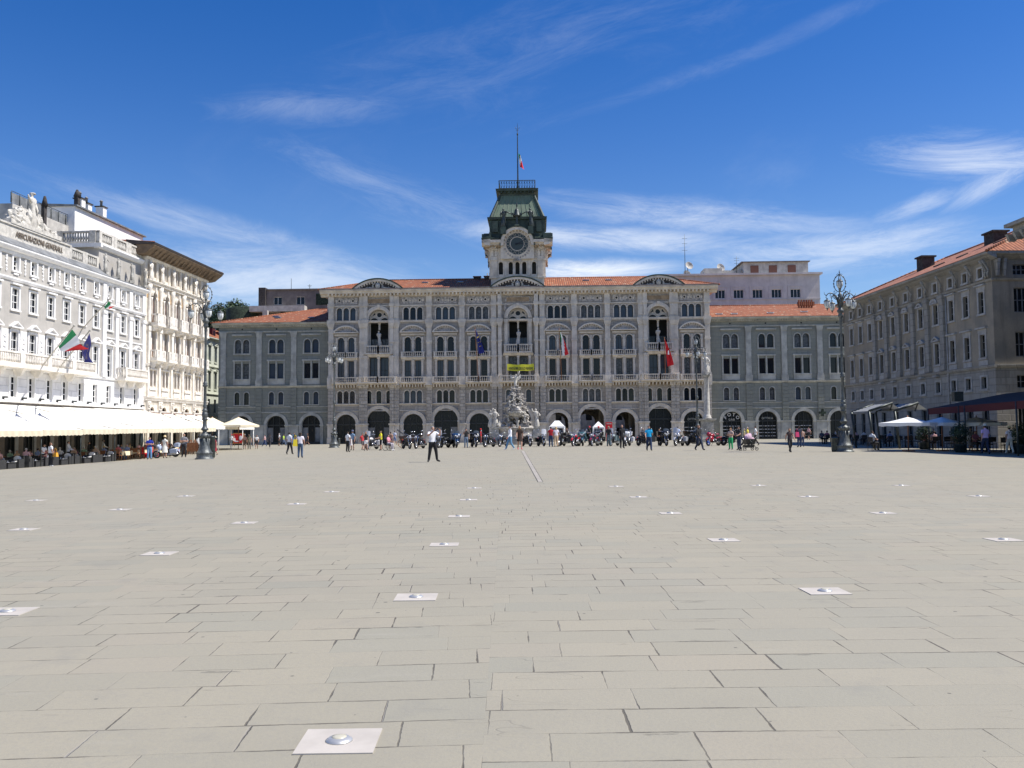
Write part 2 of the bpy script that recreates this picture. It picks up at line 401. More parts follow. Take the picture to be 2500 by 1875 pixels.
def window_obj(parent, ops, y, mats, bars=(1, 1), fw=.06, cache=None, key=None, loc=(0, 0, 0), name='window'):
    """one window = frame mesh with a glass pane mesh under it; ops relative to loc"""
    if cache is not None and key in cache: fm, gm = cache[key]
    else:
        fr = MB(); gl = MB()
        for (ox, ow, a, b, arch) in ops:
            pts = opening_pts(ox, ow, a, b, arch, 8)
            gl.poly([(x, 0, z) for x, z in pts[::-1]])
            ins = [(ox+(x-ox)*(1-fw/ow), a+fw+(z-a)*(1-2*fw/(b-a))) for x, z in pts]
            k = len(pts)
            for i in range(k):
                p, q, r, s_ = pts[i], pts[(i+1) % k], ins[(i+1) % k], ins[i]
                fr.poly([(p[0], -.05, p[1]), (s_[0], -.05, s_[1]), (r[0], -.05, r[1]), (q[0], -.05, q[1])])
            zt = b-ow*arch if arch else b
            for i in range(bars[0]): xx = ox-ow+2*ow*(i+1)/(bars[0]+1); fr.box(xx-fw*.5, xx+fw*.5, -.06, -.01, a, zt)
            for i in range(bars[1]): zz = a+(zt-a)*(i+1)/(bars[1]+1) if not arch or bars[1] > 1 else zt; fr.box(ox-ow, ox+ow, -.062, -.012, zz-fw*.45, zz+fw*.45)
        fm = fr.mesh(name, mats[0]); gm = gl.mesh('pane', mats[1])
        if cache is not None: cache[key] = (fm, gm)
    o = inst(name, fm, parent, (loc[0], y+loc[1], loc[2])); inst('pane', gm, o); return o
def balustrade(mb, x0, x1, y, z0, z1, step=.3, along='x', mi=0, post=True, pw=.14, w=.1):
    def bx(a0, a1, c0, c1, e0, e1):
        if along == 'x': mb.box(a0, a1, c0, c1, e0, e1, mi)
        else: mb.box(c0, c1, a0, a1, e0, e1, mi)
    h = z1-z0; bx(x0, x1, y-w, y+w, z1-h*.14, z1); bx(x0, x1, y-w, y+w, z0, z0+h*.14)
    if post: bx(x0, x0+pw*2, y-w*1.1, y+w*1.1, z0-.002, z1+.02); bx(x1-pw*2, x1, y-w*1.1, y+w*1.1, z0-.002, z1+.02)
    a, b = x0+(pw*2 if post else 0), x1-(pw*2 if post else 0); n = max(1, int((b-a)/step))
    for i in range(n):
        c = a+(b-a)*(i+.5)/n; cx, cy = (c, y) if along == 'x' else (y, c)
        mb.lathe([(w*.45, 0), (w*.95, h*.25), (w*.5, h*.52), (w*.6, h*.72)], (cx, cy, z0+h*.14), 5, mi)
def archivolt(mb, cx, cz, r0, r1, y0, y1, a0=0, a1=180, n=16, mi=0):
    pts = [(math.cos(R(a0+(a1-a0)*i/n)), math.sin(R(a0+(a1-a0)*i/n))) for i in range(n+1)]
    A = [(cx+c*r0, y0, cz+s*r0) for c, s in pts]; B = [(cx+c*r1, y0, cz+s*r1) for c, s in pts]
    C = [(cx+c*r1, y1, cz+s*r1) for c, s in pts]; D = [(cx+c*r0, y1, cz+s*r0) for c, s in pts]
    mb.band(A, B, mi); mb.band(B, C, mi); mb.band(D, A, mi)
def segped(mb, cx, z0, hw, rise, y0, y1, th=.22, mi=0, fill=None, teeth=0):    # segmental pediment
    rr = (hw*hw+rise*rise)/(2*rise); cz = z0+rise-rr; a = math.degrees(math.asin(min(1, hw/rr)))
    archivolt(mb, cx, cz, rr-th, rr, y0, y1, 90-a, 90+a, 16, mi)
    mb.box(cx-hw, cx+hw, y0, y1, z0-th*.8, z0, mi)
    if teeth:
        for i in range(teeth):
            t = R(90-a*.88+2*a*.88*i/(teeth-1)); x, z = cx+(rr-th*1.45)*math.cos(t), cz+(rr-th*1.45)*math.sin(t)
            if z > z0+.05: mb.box(x-th*.32, x+th*.32, y0+.12, y1, z-th*.4, z+th*.45, mi)
    n = 14; pts = [(cx-hw+.02, z0)]+[(cx+(rr-th*.5)*math.cos(R(90+a-2*a*i/n)), max(z0, cz+(rr-th*.5)*math.sin(R(90+a-2*a*i/n)))) for i in range(n+1)]+[(cx+hw-.02, z0)]
    mb.poly([(x, y1-.12, z) for x, z in pts[::-1]], mi if fill is None else fill)
def tri(mb, cx, z0, hw, rise, y0, y1, th=.13, mi=0):
    mb.prism([(cx-hw, z0-th), (cx+hw, z0-th), (cx+hw, z0), (cx-hw, z0)], y0, y1, mi)
    mb.prism([(cx-hw, z0+.004), (cx-hw+th*1.6, z0+.004), (cx, z0+rise-th), (cx, z0+rise)], y0, y1, mi)
    mb.prism([(cx+hw-th*1.6, z0+.004), (cx+hw, z0+.004), (cx, z0+rise), (cx, z0+rise-th)], y0, y1, mi)
    mb.poly([(cx-hw+.05, y1-.06, z0), (cx+hw-.05, y1-.06, z0), (cx, y1-.06, z0+rise-.05)], mi)
def text_mesh(s, size, ext=.02, align='CENTER', spacing=1., bold=.0):
    cu = bpy.data.curves.new('lettering', 'FONT'); cu.body = s; cu.size = size; cu.extrude = ext; cu.align_x = align; cu.space_character = spacing; cu.offset = bold
    o = bpy.data.objects.new('lettering', cu); col.objects.link(o); bpy.context.view_layer.update()
    me = bpy.data.meshes.new_from_object(o.evaluated_get(bpy.context.evaluated_depsgraph_get()))
    bpy.data.objects.remove(o); bpy.data.curves.remove(cu)
    me.transform(Matrix.Rotation(R(90), 4, 'X')); return me
def hip_roof(mb, x0, x1, y0, y1, z, rise, hipx, mi=0, ms=1, left=True, right=True):
    ym = (y0+y1)/2; a = x0+(hipx if left else 0); b = x1-(hipx if right else 0)
    mb.poly([(x0, y0, z), (x1, y0, z), (b, ym, z+rise), (a, ym, z+rise)], mi)
    mb.poly([(x1, y1, z), (x0, y1, z), (a, ym, z+rise), (b, ym, z+rise)], mi)
    mb.poly([(x0, y1, z), (x0, y0, z), (a, ym, z+rise)], ms); mb.poly([(x1, y0, z), (x1, y1, z), (b, ym, z+rise)], ms)
    if left:
        for yy in (y0, y1): mb.tube([(x0, yy, z), (a, ym, z+rise)], .13, 5, ms)
    if right:
        for yy in (y0, y1): mb.tube([(x1, yy, z), (b, ym, z+rise)], .13, 5, ms)
    mb.tube([(a, ym, z+rise), (b, ym, z+rise)], .14, 5, mi)
# ================================================================== town hall
TD = 132.0; TX = (1266-1250)/F*TD; TH_R = R(-1.6)
th = empty('town_hall', (TX, TD, .12), TH_R, 'grand grey stone town hall with central green-topped clock tower and red tiled roof', 'town hall')
BC = [-25.9, -20.95, -15.8, -10.9, -5.9, 0, 5.9, 10.9, 15.8, 20.95, 25.9]
PIL = [-28.15, -23.45, -18.3, -13.35, -8.4, 8.4, 13.35, 18.3, 23.45, 28.15]
EDG = [-28.6, -23.45, -18.3, -13.35, -8.4, -3.1, 3.1, 8.4, 13.35, 18.3, 23.45, 28.6]
ARCH = {}
w = MB()
for i, c in enumerate(BC):
    x0, x1 = EDG[i], EDG[i+1]; grand = i in (1, 5, 9); big = i in (1, 3, 5, 7, 9)
    ar = (c, 1.8 if big else 1.48, 0., 5.25 if big else 4.5, 1); ARCH[i] = ar
    wallband(w, x0, x1, -1, 6.02, [(ar[0], ar[1], -1, ar[3], 1)], .6, 0, 0, 1)
    if grand: ops = [(c+d, .36, 6.1, 8.0, 1) for d in (-1.5, 0, 1.5)]
    else: ops = [(c+d, .36, 6.1, 8.0, 1) for d in (-.94, 0, .94)]
    wallband(w, x0, x1, 6.02, 9.0, ops, .35, 0)
    if grand:
        wallband(w, x0, x1, 9.0, 13.4, [(c-.8, .62, 9.2, 13.0, 0), (c+.8, .62, 9.2, 13.0, 0)], .7, 0)
        wallband(w, x0, x1, 13.4, 20.9, [(c, 1.52, 14.0, 20.25, 1)], .9, 0)
    else:
        wallband(w, x0, x1, 9.0, 12.95, [(c-.79, .46, 9.3, 12.5, 0), (c+.79, .46, 9.3, 12.5, 0)], .4, 0)
        wallband(w, x0, x1, 12.95, 18.3, [(c-.79, .46, 13.4, 16.05, 1), (c+.79, .46, 13.4, 16.05, 1)], .4, 0)
        wallband(w, x0, x1, 18.3, 20.9, [(c+d, .39, 18.65, 20.55, 1) for d in (-1.03, 0, 1.03)], .4, 0)
    wallband(w, x0, x1, 20.9, 22.3, [], 0, 0)
# sides, back, floors
for sx in (-28.6, 28.6): w.poly([(sx, 0, -1), (sx, 16, -1), (sx, 16, 22.3), (sx, 0, 22.3)])
wallband(w, -28.6, 28.6, -1, 22.3, [(c, 1.5, -1, 4.6, 1) for c in (5.9, 10.9, 15.8)], .5, 0, 15.9)
w.box(-28.5, 28.5, .9, 15.8, 5.7, 5.9); w.box(-28.5, 28.5, .9, 15.8, 22.1, 22.25)
for x in EDG[1:-1]: w.box(x-.4, x+.4, .7, 15.8, -1, 5.7, 1)
o = w.build('wall', [M['stone'], M['stone_trim']], th)
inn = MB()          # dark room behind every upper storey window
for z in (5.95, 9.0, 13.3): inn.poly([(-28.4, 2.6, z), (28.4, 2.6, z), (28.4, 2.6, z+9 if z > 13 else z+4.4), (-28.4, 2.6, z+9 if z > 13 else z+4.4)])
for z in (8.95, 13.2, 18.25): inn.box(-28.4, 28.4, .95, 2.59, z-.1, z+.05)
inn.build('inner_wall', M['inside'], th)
# pilasters: rusticated below, plain above
def pilaster(x, hw=.42, pr=.32, name='pilaster', rus=True):
    m = MB(); m.box(x-hw-.1, x+hw+.1, -pr-.22, -.003, -1, .95); m.box(x-hw-.04, x+hw+.04, -pr-.12, -.003, .95, 2.85)
    m.box(x-hw-.14, x+hw+.14, -pr-.25, -.003, 2.85, 3.1)
    z = 3.15; m.box(x-hw+.05, x+hw-.05, -pr+.06, -.003, 3.1, 8.4, 0)
    while z < 8.2: m.box(x-hw, x+hw, -pr, -pr+.057, z, z+.5, 1); z += .56
    m.box(x-hw-.1, x+hw+.1, -pr-.1, -.003, 8.4, 8.9); m.box(x-hw-.12, x+hw+.12, -pr-.15, -.003, 8.9, 10.0)
    m.box(x-hw+.04, x+hw-.04, -pr, -.003, 10.0, 17.5)
    for zz in (10.0, 12.9, 15.2): m.box(x-hw-.04, x+hw+.04, -pr-.08, -.003, zz, zz+.28)
    m.tbox((x, -pr/2-.06), (hw-.02, pr/2+.05, 17.5), (hw+.14, pr/2+.17, 18.15)); m.box(x-hw-.16, x+hw+.16, -pr-.2, -.003, 18.15, 18.65)
    m.box(x-hw+.02, x+hw-.02, -pr+.02, -.003, 18.65, 20.7); m.box(x-hw+.1, x+hw-.1, -pr-.06, -pr+.018, 19.0, 20.3)
    m.box(x-hw-.1, x+hw+.1, -pr-.1, -.003, 20.7, 21.15); m.box(x-hw, x+hw, -pr, -.003, 21.15, 22.3)
    m.build(name, [M['stone_trim'], M['stone_rough']], th)
for x in PIL: pilaster(x)
for x in (-3.62, 3.62): pilaster(x, .42, .3)
for x in (-2.72, 2.72, -18.95, -22.9, 18.95, 22.9):
    pilaster(x, .3, .62 if abs(x) < 5 else .5)
m = MB()            # string courses
for a, b in zip(EDG[:-1], EDG[1:]):
    m.extx([(-.003, 5.85), (-.14, 5.9), (-.2, 6.02), (-.2, 6.08), (-.003, 6.1)], a, b)
    m.extx([(-.003, 4.95), (-.1, 4.95), (-.1, 5.07), (-.003, 5.07)], a, b)
    m.extx([(-.003, 18.25), (-.16, 18.3), (-.22, 18.5), (-.22, 18.6), (-.003, 18.62)], a, b)
    m.extx([(-.003, 20.72), (-.12, 20.75), (-.12, 20.92), (-.003, 20.95)], a, b)
bsplit(m, 'string_course', M['stone_trim'], th, .02)
fz = MB()           # frieze panels with round vents
for i, c in enumerate(BC):
    if i in (1, 5, 9): fz.box(c-1.9, c+1.9, -.07, -.004, 21.1, 21.95, 0); fz.box(c-1.7, c+1.7, -.1, -.071, 21.2, 21.85, 1); continue
    fz.box(c-1.75, c+1.75, -.05, -.004, 21.1, 22.1, 0)
    for d in (-1.03, 1.03):
        archivolt(fz, c+d, 21.6, .17, .27, -.12, -.051, 0, 360, 14, 2)
        fz.poly([(c+d+.18*math.cos(t*.5236), -.055, 21.6+.18*math.sin(t*.5236)) for t in range(12)], 3)
    for d in (-.45, .45, 0, -1.5, 1.5): fz.ell((c+d, -.05, 21.6), (.16, .07, .2), 6, 5, 2, .4, i+d)
bsplit(fz, 'frieze', [M['carving'], M['brick_under'], M['stone_trim'], M['inside']], th, .02)
cr = MB()           # main cornice with brackets
cr.extx([(-.003, 22.2), (-.25, 22.25), (-.3, 22.45), (-.95, 22.62), (-1.0, 22.8), (-1.2, 22.95), (-1.22, 23.15), (.3, 23.2), (.3, 22.2)], -29.7, 29.7)
for sx in (-1, 1): cr.box(min(sx*28.61, sx*29.8), max(sx*28.61, sx*29.8), -.0, 16.6, 22.65, 23.15)
cr.build('cornice', M['stone_trim'], th)
br = MB(); x = -28.4
while x < 28.5:
    br.tbox((x, -.55), (.10, .28, 22.28), (.13, .38, 22.6)); br.box(x+.17, x+.38, -.85, -.31, 22.5, 22.58, 1); x += .55
br.build('cornice_brackets', [M['stone_trim'], M['brick_under']], th)
# windows, bay by bay: meshes are shared between equal bays
wc = {}
dm = (M['frame_dark'], M['glass'])
rng = random.Random(5)
for i, c in enumerate(BC):
    if i in (1, 5, 9):
        window_obj(th, [(d, .36, 6.1, 8.0, 1) for d in (-1.5, 0, 1.5)], .3, dm, (1, 1), .05, wc, 'g1', (c, 0, 0))
        window_obj(th, [(d, .62, 9.2, 13.0, 0) for d in (-.8, .8)], .62, dm, (1, 1), .07, wc, 'g2', (c, 0, 0))
        window_obj(th, [(d, .6, 14.0, 15.9, 0) for d in (-.8, .8)], 1.1, dm, (1, 0), .07, wc, 'g3', (c, 0, 0))
    else:
        window_obj(th, [(d, .36, 6.1, 8.0, 1) for d in (-.94, 0, .94)], .28, dm, (0, 1), .05, wc, 'n1', (c, 0, 0))
        window_obj(th, [(d, .46, 9.3, 12.5, 0) for d in (-.79, .79)], .32, dm, (1, 1), .06, wc, 'n2', (c, 0, 0))
        window_obj(th, [(d, .46, 13.4, 16.05, 1) for d in (-.79, .79)], .32, dm, (1, 1), .06, wc, 'n3', (c, 0, 0))
        window_obj(th, [(d, .39, 18.65, 20.55, 1) for d in (-1.03, 0, 1.03)], .32, dm, (0, 1), .06, wc, 'n4', (c, 0, 0))
# surrounds and colonnettes
def surround_normal():
    m = MB()
    for d in (-.94, 0, .94): archivolt(m, d, 7.64, .37, .5, -.07, -.003, mi=0, n=10)
    for d in (-1.42, -.47, .47, 1.42): m.box(d-.09, d+.09, -.06, -.003, 6.12, 7.6)
    m.box(-1.65, 1.65, -.14, -.003, 5.92, 6.12+.0)
    for d in (-1.42, 0, 1.42): m.box(d-.16, d+.16, -.2, -.003, 9.2, 12.35); m.box(d-.2, d+.2, -.26, -.003, 12.35, 12.6); m.box(d-.13, d+.13, -.16, -.003, 13.35, 16.0); m.box(d-.19, d+.19, -.2, -.003, 15.15, 15.4)
    for d in (-.79, .79): archivolt(m, d, 15.59, .47, .62, -.1, -.003, n=12)
    m.extx([(-.003, 12.6), (-.2, 12.62), (-.28, 12.8), (-.42, 12.86), (-.42, 12.95), (-.003, 12.95)], -1.75, 1.75)
    m.box(-1.75, 1.75, -.22, -.003, 16.32, 16.55)
    segped(m, 0, 16.85, 1.95, 1.0, -.5, -.004, .2, 0, 1, 11)
    for d in (-1.52, -.52, .52, 1.52): m.box(d-.08, d+.08, -.09, -.003, 18.65, 20.1)
    for d in (-1.03, 0, 1.03): archivolt(m, d, 20.16, .4, .52, -.08, -.003, n=10)
    return m
def surround_grand():
    m = MB()
    for d in (-1.5, 0, 1.5): archivolt(m, d, 7.64, .37, .5, -.07, -.003, n=10); m.box(d-.5, d-.38, -.06, -.003, 6.12, 7.6); m.box(d+.38, d+.5, -.06, -.003, 6.12, 7.6)
    for d in (-1.72, 0, 1.72): m.box(d-.15, d+.15, -.3, -.003 if d else .55, 9.2, 12.8); m.box(d-.22, d+.22, -.36, -.003, 12.8, 13.05)
    m.extx([(-.003, 13.05), (-.3, 13.08), (-.5, 13.3), (-.5, 13.4), (-.003, 13.4)], -2.25, 2.25)
    for s in (-1, 1):
        m.box(s*1.8-.24, s*1.8+.24, -.25, -.003, 14.0, 18.1); m.box(s*1.8-.32, s*1.8+.32, -.34, -.003, 18.1, 18.6)
    archivolt(m, 0, 18.73, 1.53, 2.08, -.28, -.003, n=20); archivolt(m, 0, 18.73, 1.66, 1.8, -.33, -.28, n=20)
    m.box(-.2, .2, -.45, -.004, 20.5, 20.95)
    # tracery plate with two arches and an oculus set in the big arch
    y = .55
    for s in (-1, 1): archivolt(m, s*.78, 18.42, .62, .74, y-.1, y+.1, n=12); m.box(s*1.43-.09, s*1.43+.09, y-.1, y+.1, 14.0, 18.3)
    archivolt(m, 0, 19.5, .36, .56, y-.1, y+.1, 0, 360, 16)
    m.poly([(1.53*math.cos(R(t)), y+.02, 18.73+1.53*math.sin(R(t))) for t in range(0, 181, 9)]+[(-1.53, y+.02, 18.25), (1.53, y+.02, 18.25)])
    m.poly([(.37*math.cos(R(t)), y-.0, 19.5+.37*math.sin(R(t))) for t in range(0, 360, 24)], 2)
    for s in (-1, 1): m.poly([(s*.78+.62*math.cos(R(t)), y-.012, 18.42+.62*math.sin(R(t))) for t in range(0, 181, 12)]+[(s*.78-.62, y-.012, 18.24), (s*.78+.62, y-.012, 18.24)], 2); m.poly([(s*.62, y, 19.55), (s*1.1, y, 19.3), (s*.7, y, 19.9)][::s], 2)
    for s in (): m.prism([(s*.2-.06, 18.75), (s*.2+.06, 18.75), (s*1.06+.06, 19.62), (s*1.06-.06, 19.62)] , y-.08, y+.08)
    m.box(-.13, .13, y-.15, y+.1, 17.2, 18.5); m.box(-.2, .2, y-.2, y+.1, 18.1, 18.35); m.box(-1.5, 1.5, y-.06, y+.06, 18.27, 18.33)
    for s in (-1, 1):
        for q in range(7): m.ell((s*(1.75+.12*(q % 3)), -.1, 19.9+.12*q), (.2, .12, .17), 6, 5, 1, .5, q+s)
    return m
sn = msplit(surround_normal(), 'window_surround', [M['stone_trim'], M['carving']]); sg = msplit(surround_grand(), 'window_surround', [M['stone_trim'], M['carving'], M['glass_dark']])
def fig_prof(m, x, y, z, h, mi=0, seed=0, n=8):      # draped figure turned on a lathe, then broken up by folds
    prof = [(.16, 0), (.2, .04), (.17, .25), (.14, .45), (.12, .55), (.165, .68), (.19, .78), (.14, .835), (.05, .86), (.055, .88), (.085, .92), (.075, .97), (.0, 1.0)]
    b = len(m.v); m.lathe([(r*h*.70, q*h) for r, q in prof], (x, y, z), n, mi)
    for i in range(b, len(m.v)):
        v = Vector(m.v[i]); a = math.atan2(v.y-y, v.x-x); q = (v.z-z)/h; k = 1+.22*math.sin(a*4+q*7+seed)*(1-q)
        m.v[i] = (x+(v.x-x)*k*(1.12 if q > .6 and q < .84 else 1)+.03*h*math.sin(q*4+seed), y+(v.y-y)*k*.72, v.z)
for i, c in enumerate(BC):
    if i in (1, 5, 9):
        [inst('window_surround', q, th, (c, 0, 0)) for q in sg]
        m = MB(); m.box(c-.2, c+.2, .15, .5, 14.0, 14.6); fig_prof(m, c, .3, 14.6, 2.5, 0, i, 10); m.build('caryatid', M['stone_trim'], th)
    else: [inst('window_surround', q, th, (c, 0, 0)) for q in sn]
def arch_ring(c, r, zc, big):
    m = MB(); cz = zc-r
    archivolt(m, c, cz, r, r+.42, -.14, -.003, n=22); archivolt(m, c, cz, r+.42, r+.52, -.2, -.003, n=22)
    for s in (-1, 1):
        m.box(c+s*(r+.22)-.24, c+s*(r+.22)+.24, -.16, -.003, -1, cz-.1)
        m.box(c+s*(r+.22)-.3, c+s*(r+.22)+.3, -.24, -.003, cz-.22, cz+.02)
    m.build('arch_moulding', M['stone_trim'], th)
for i, c in enumerate(BC): arch_ring(c, ARCH[i][1], ARCH[i][3], i)
def shopfront(parent, c, r, zt, y, style, root_z=0, fmat=None):     # arched glazed door
    fm = fmat or M['frame_dark']; f = MB(); g_ = MB(); cz = zt-r
    pts = opening_pts(c, r, -1, zt, 1, 14); g_.poly([(x, y+.05, z) for x, z in pts[::-1]])
    archivolt(f, c, cz, r-.12, r, y-.06, y, n=16); f.box(c-r, c+r, y-.08, y+.0, cz-.12, cz+.06)
    for k in ((-.34, .34) if style != 2 else (-.5, 0, .5)): f.box(c+k*r*1.0-.05, c+k*r+.05, y-.08, y, 0, zt-(.1 if abs(k) < .4 else .35)*r)
    f.box(c-r, c+r, y-.09, y, -1, .35)
    if style == 1: f.box(c-r+.1, c-.34*r-.06, y-.03, y+.03, .35, 2.5, 1); f.box(c+.34*r+.06, c+r-.1, y-.03, y+.03, .35, 2.5, 1)
    if style == 2:
        for k in range(3):
            for q in range(4): f.box(c-r*.9+k*r*.62, c-r*.9+k*r*.62+r*.5, y-.05, y+.02, .6+q*.5, .68+q*.5, 2)
    d = f.build('arched_door', [fm, M['lead'], M['cushion']], parent); g_.build('pane', M['glass_dark'], d); return d
for i, c in enumerate(BC):
    if i in (6, 7, 8): continue
    shopfront(th, c, ARCH[i][1]+.02, ARCH[i][3]+.01, .45, (0, 1, 0, 1, 0, 0, 0, 0, 0, 0, 2)[i])
# balconies
def balcony(hw, z0, z1, dep, brk=0, top=None, slab=.25):
    m = MB(); m.extx([(-.003, z0-slab), (-dep*.75, z0-slab), (-dep-.12, z0-.06), (-dep-.12, z0), (-.003, z0)], -hw-.1, hw+.1)
    if brk:
        for k in range(brk): x = -hw+.15+(2*hw-.3)*k/(brk-1); m.tbox((x, -dep*.4), (.07, dep*.25, z0-slab-.42), (.11, dep*.4, z0-slab)); (k < brk-1) and m.box(x+.13, x+(2*hw-.3)/(brk-1)-.13, -.3, -.004, z0-slab-.38, z0-slab-.05, 1)
    b = MB(); balustrade(b, -hw, hw, -dep, z0, z1, .27)
    for s in (-1, 1): b.box(s*hw-.08, s*hw+.08, -dep, -.003, z1-.13, z1); b.box(s*hw-.07, s*hw+.07, -dep, -.003, z0, z0+.1); b.box(-.11, .11, -dep-.1, -dep+.1, z0, z1)
    return m.mesh('balcony', [M['stone_trim'], M['brick_under']]), b.mesh('balustrade', M['stone_trim'])
bA = balcony(1.9, 9.15, 10.02, .85, 9); bB = balcony(1.75, 13.0, 13.8, .42, 0, slab=.04); bC = balcony(2.75, 9.15, 10.06, 1.15, 11); bD = balcony(2.1, 13.5, 14.75, .6, 0, slab=.1)
for i, c in enumerate(BC):
    for (a, b) in ((bC, bD) if i in (1, 5, 9) else (bA, bB)):
        q = inst('balcony', a, th, (c, 0, 0)); inst('balustrade', b, q)
m = MB()
for x in PIL[1:-1]: m.box(x-.5, x+.5, -.85, -.4, 8.85, 10.02); m.box(x-.56, x+.56, -.95, -.38, 8.75, 8.86)
bsplit(m, 'balcony_pedestal', M['stone_trim'], th, .1)
# big segmental pediments over the cornice
def relief(m, c, z, s, mi):
    m.lathe([(0, -.05), (.42*s, 0), (.5*s, .1), (.42*s, .2)], (0, 0, 0), 12, mi)
    k = len(m.v)-48
    for i in range(k, len(m.v)): v = m.v[i]; m.v[i] = (c+v[0]*.9, -1.0-v[2], z+.62*s+v[1]*1.15)
    for sg_ in (-1, 1):
        m.ell((c+sg_*.85*s, -.95, z+.55*s), (.2*s, .16, .38*s), 8, 6, mi, .3, 2); m.ell((c+sg_*.78*s, -1.0, z+1.0*s), (.12*s, .12, .14*s), 8, 6, mi)
        m.ell((c+sg_*1.3*s, -.95, z+.25*s), (.5*s, .15, .17*s), 8, 6, mi, .4, 5); m.ell((c+sg_*1.9*s, -.93, z+.2*s), (.4*s, .12, .14*s), 8, 6, mi, .5, 6)
        m.tube([(c+sg_*.8*s, -1.0, z+.8*s), (c+sg_*.45*s, -1.05, z+1.1*s)], .07*s, 5, mi)
        for q in range(9): m.ell((c+sg_*(.5+.2*q)*s, -.9, z+(.16+.06*((q*7) % 5))*s), (.15*s, .1, .12*s), 6, 5, mi, .7, q)
for c, hw, ri in ((-20.95, 3.7, 1.45), (20.95, 3.7, 1.45), (0, 4.0, 1.5)):
    m = MB(); segped(m, c, 23.2, hw, ri, -1.25, -.8, .3, 0, 3, 17); relief(m, c, 23.15, .85, 1)
    rr = (hw*hw+ri*ri)/(2*ri)
    archivolt(m, c, 23.2+ri-rr, rr+.003, rr+.2, -1.32, 2.2, 90-math.degrees(math.asin(hw/rr))-.5, 90+math.degrees(math.asin(hw/rr))+.5, 18, 2)
    m.build('pediment', [M['stone_trim'], M['statue'], M['copper_dark'], M['chimney']], th)
rf = MB(); hip_roof(rf, -29.9, 29.9, -1.35, 16.8, 23.2, 2.85, 8.2, 0, 1)
rf.box(-29.75, 29.75, -1.3, -1.15, 23.16, 23.32, 2)
rf.build('roof', [M['tile_x'], M['tile_y'], M['lead']], th)
for x in (-9.0, -14.5, 14.0, 10.5):
    m = MB(); m.box(-.5, .5, -.3, .3, 0, .12); m.box(-.42, .42, -.24, .24, .12, .14, 1); o = m.build('skylight', [M['lead'], M['glass']], th); o.location = (x, 4.2, 24.95); o.rotation_euler = (R(17), 0, 0)
for x, hh in ((-6.6, .9), (-4.9, 1.0)):
    m = MB(); m.box(x-.55, x+.55, 7.4, 8.2, 25.4, 26.1+hh*.3); m.box(x-.65, x+.65, 7.3, 8.3, 26.1+hh*.3, 26.2+hh*.3, 1); m.build('chimney', [M['chimney'], M['tile_x']], th)
# ------------------------------------------------------------------ clock tower
tw = MB(); HW = 4.0
def fb(mb, x0, x1, z0, z1, dy, mi=0):      # box standing dy proud of all four tower faces is built per face
    for k in range(4):
        a = k*math.pi/2; c, s = math.cos(a), math.sin(a)
        P4 = []
        for (x, y, z) in [(x0, -HW-dy, z0), (x1, -HW-dy, z0), (x1, -HW+.0, z0), (x0, -HW+.0, z0), (x0, -HW-dy, z1), (x1, -HW-dy, z1), (x1, -HW, z1), (x0, -HW, z1)]:
            P4.append((x*c-y*s, x*s+y*c+HW, z))
        mb.add(P4, [(0, 3, 2, 1), (4, 5, 6, 7), (0, 1, 5, 4), (1, 2, 6, 5), (2, 3, 7, 6), (3, 0, 4, 7)], mi)
f4 = MB(); wo_ = [(x, .31, 25.95, 27.85, 1) for x in (-2.5, -1.02, 0, 1.02, 2.5)]
wallband(f4, -HW, HW, 22, 25.7, [], 0); wallband(f4, -HW, HW, 25.7, 28.2, wo_, .5); wallband(f4, -HW, HW, 28.2, 31.4, [(0, 1.5, 28.6, 31.6-.0, 0)] if False else [], 0)
KN = [(0, 0), (22, 22), (25.3, 24.75), (25.95, 25.34), (27.85, 27.25), (28.45, 27.65), (28.85, 28.0), (30.4, 29.2), (30.75, 29.5), (31.4, 30.1), (31.66, 30.4), (33.0, 31.6), (35.2, 33.5), (35.78, 34.02), (39.9, 37.75), (40.3, 38.0), (41.25, 38.75), (43.0, 40.0), (60, 57)]
def zmap(m):
    def g_(z):
        for (a, b), (c, d) in zip(KN, KN[1:]):
            if z <= c: return b+(d-b)*(z-a)/(c-a)
        return z
    m.v = [(x, y, g_(z)) for x, y, z in m.v]; return m
def zsh(m, d): m.v = [(x, y, z+d) for x, y, z in m.v]; return m
def to4(src, dst):
    for k in range(4):
        a = k*math.pi/2; c, s = math.cos(a), math.sin(a)
        dst.add([(x*c-(y-HW)*s, x*s+(y-HW)*c+HW, z) for x, y, z in src.v], src.f, 0)
        dst.m[-len(src.f):] = src.m; dst.sm[-len(src.f):] = src.sm
zmap(f4); to4(f4, tw)
d4 = MB()
for s in (-1, 1):
    d4.box(s*3.5-.44, s*3.5+.44, -.2, -.003, 25.6, 28.15); d4.box(s*3.5-.5, s*3.5+.5, -.27, -.003, 25.3, 25.6)
    for q in (-.3, -.1, .1, .3): d4.box(s*3.5+q-.04, s*3.5+q+.04, -.24, -.2, 25.7, 28.0)
    d4.box(s*3.5-.52, s*3.5+.52, -.3, -.003, 28.15, 28.45); d4.box(s*3.5-.48, s*3.5+.48, -.24, -.003, 28.45, 28.85)
    for q in (-.26, .26): d4.box(s*3.5+q-.17, s*3.5+q+.17, -.2, -.003, 28.9, 30.1)
    d4.box(s*3.5-.5, s*3.5+.5, -.34, -.003, 30.1, 30.4); d4.box(s*3.6-.46, s*3.6+.46, -.7, -.003, 30.4, 30.75)
    d4.box(s*1.78-.16, s*1.78+.16, -.1, -.003, 25.7, 28.2); d4.box(s*1.8-.2, s*1.8+.2, -.16, -.003, 28.9, 30.2)
    archivolt(d4, s*2.5, 29.4, .0, .33, -.12, -.003, 0, 360, 12)
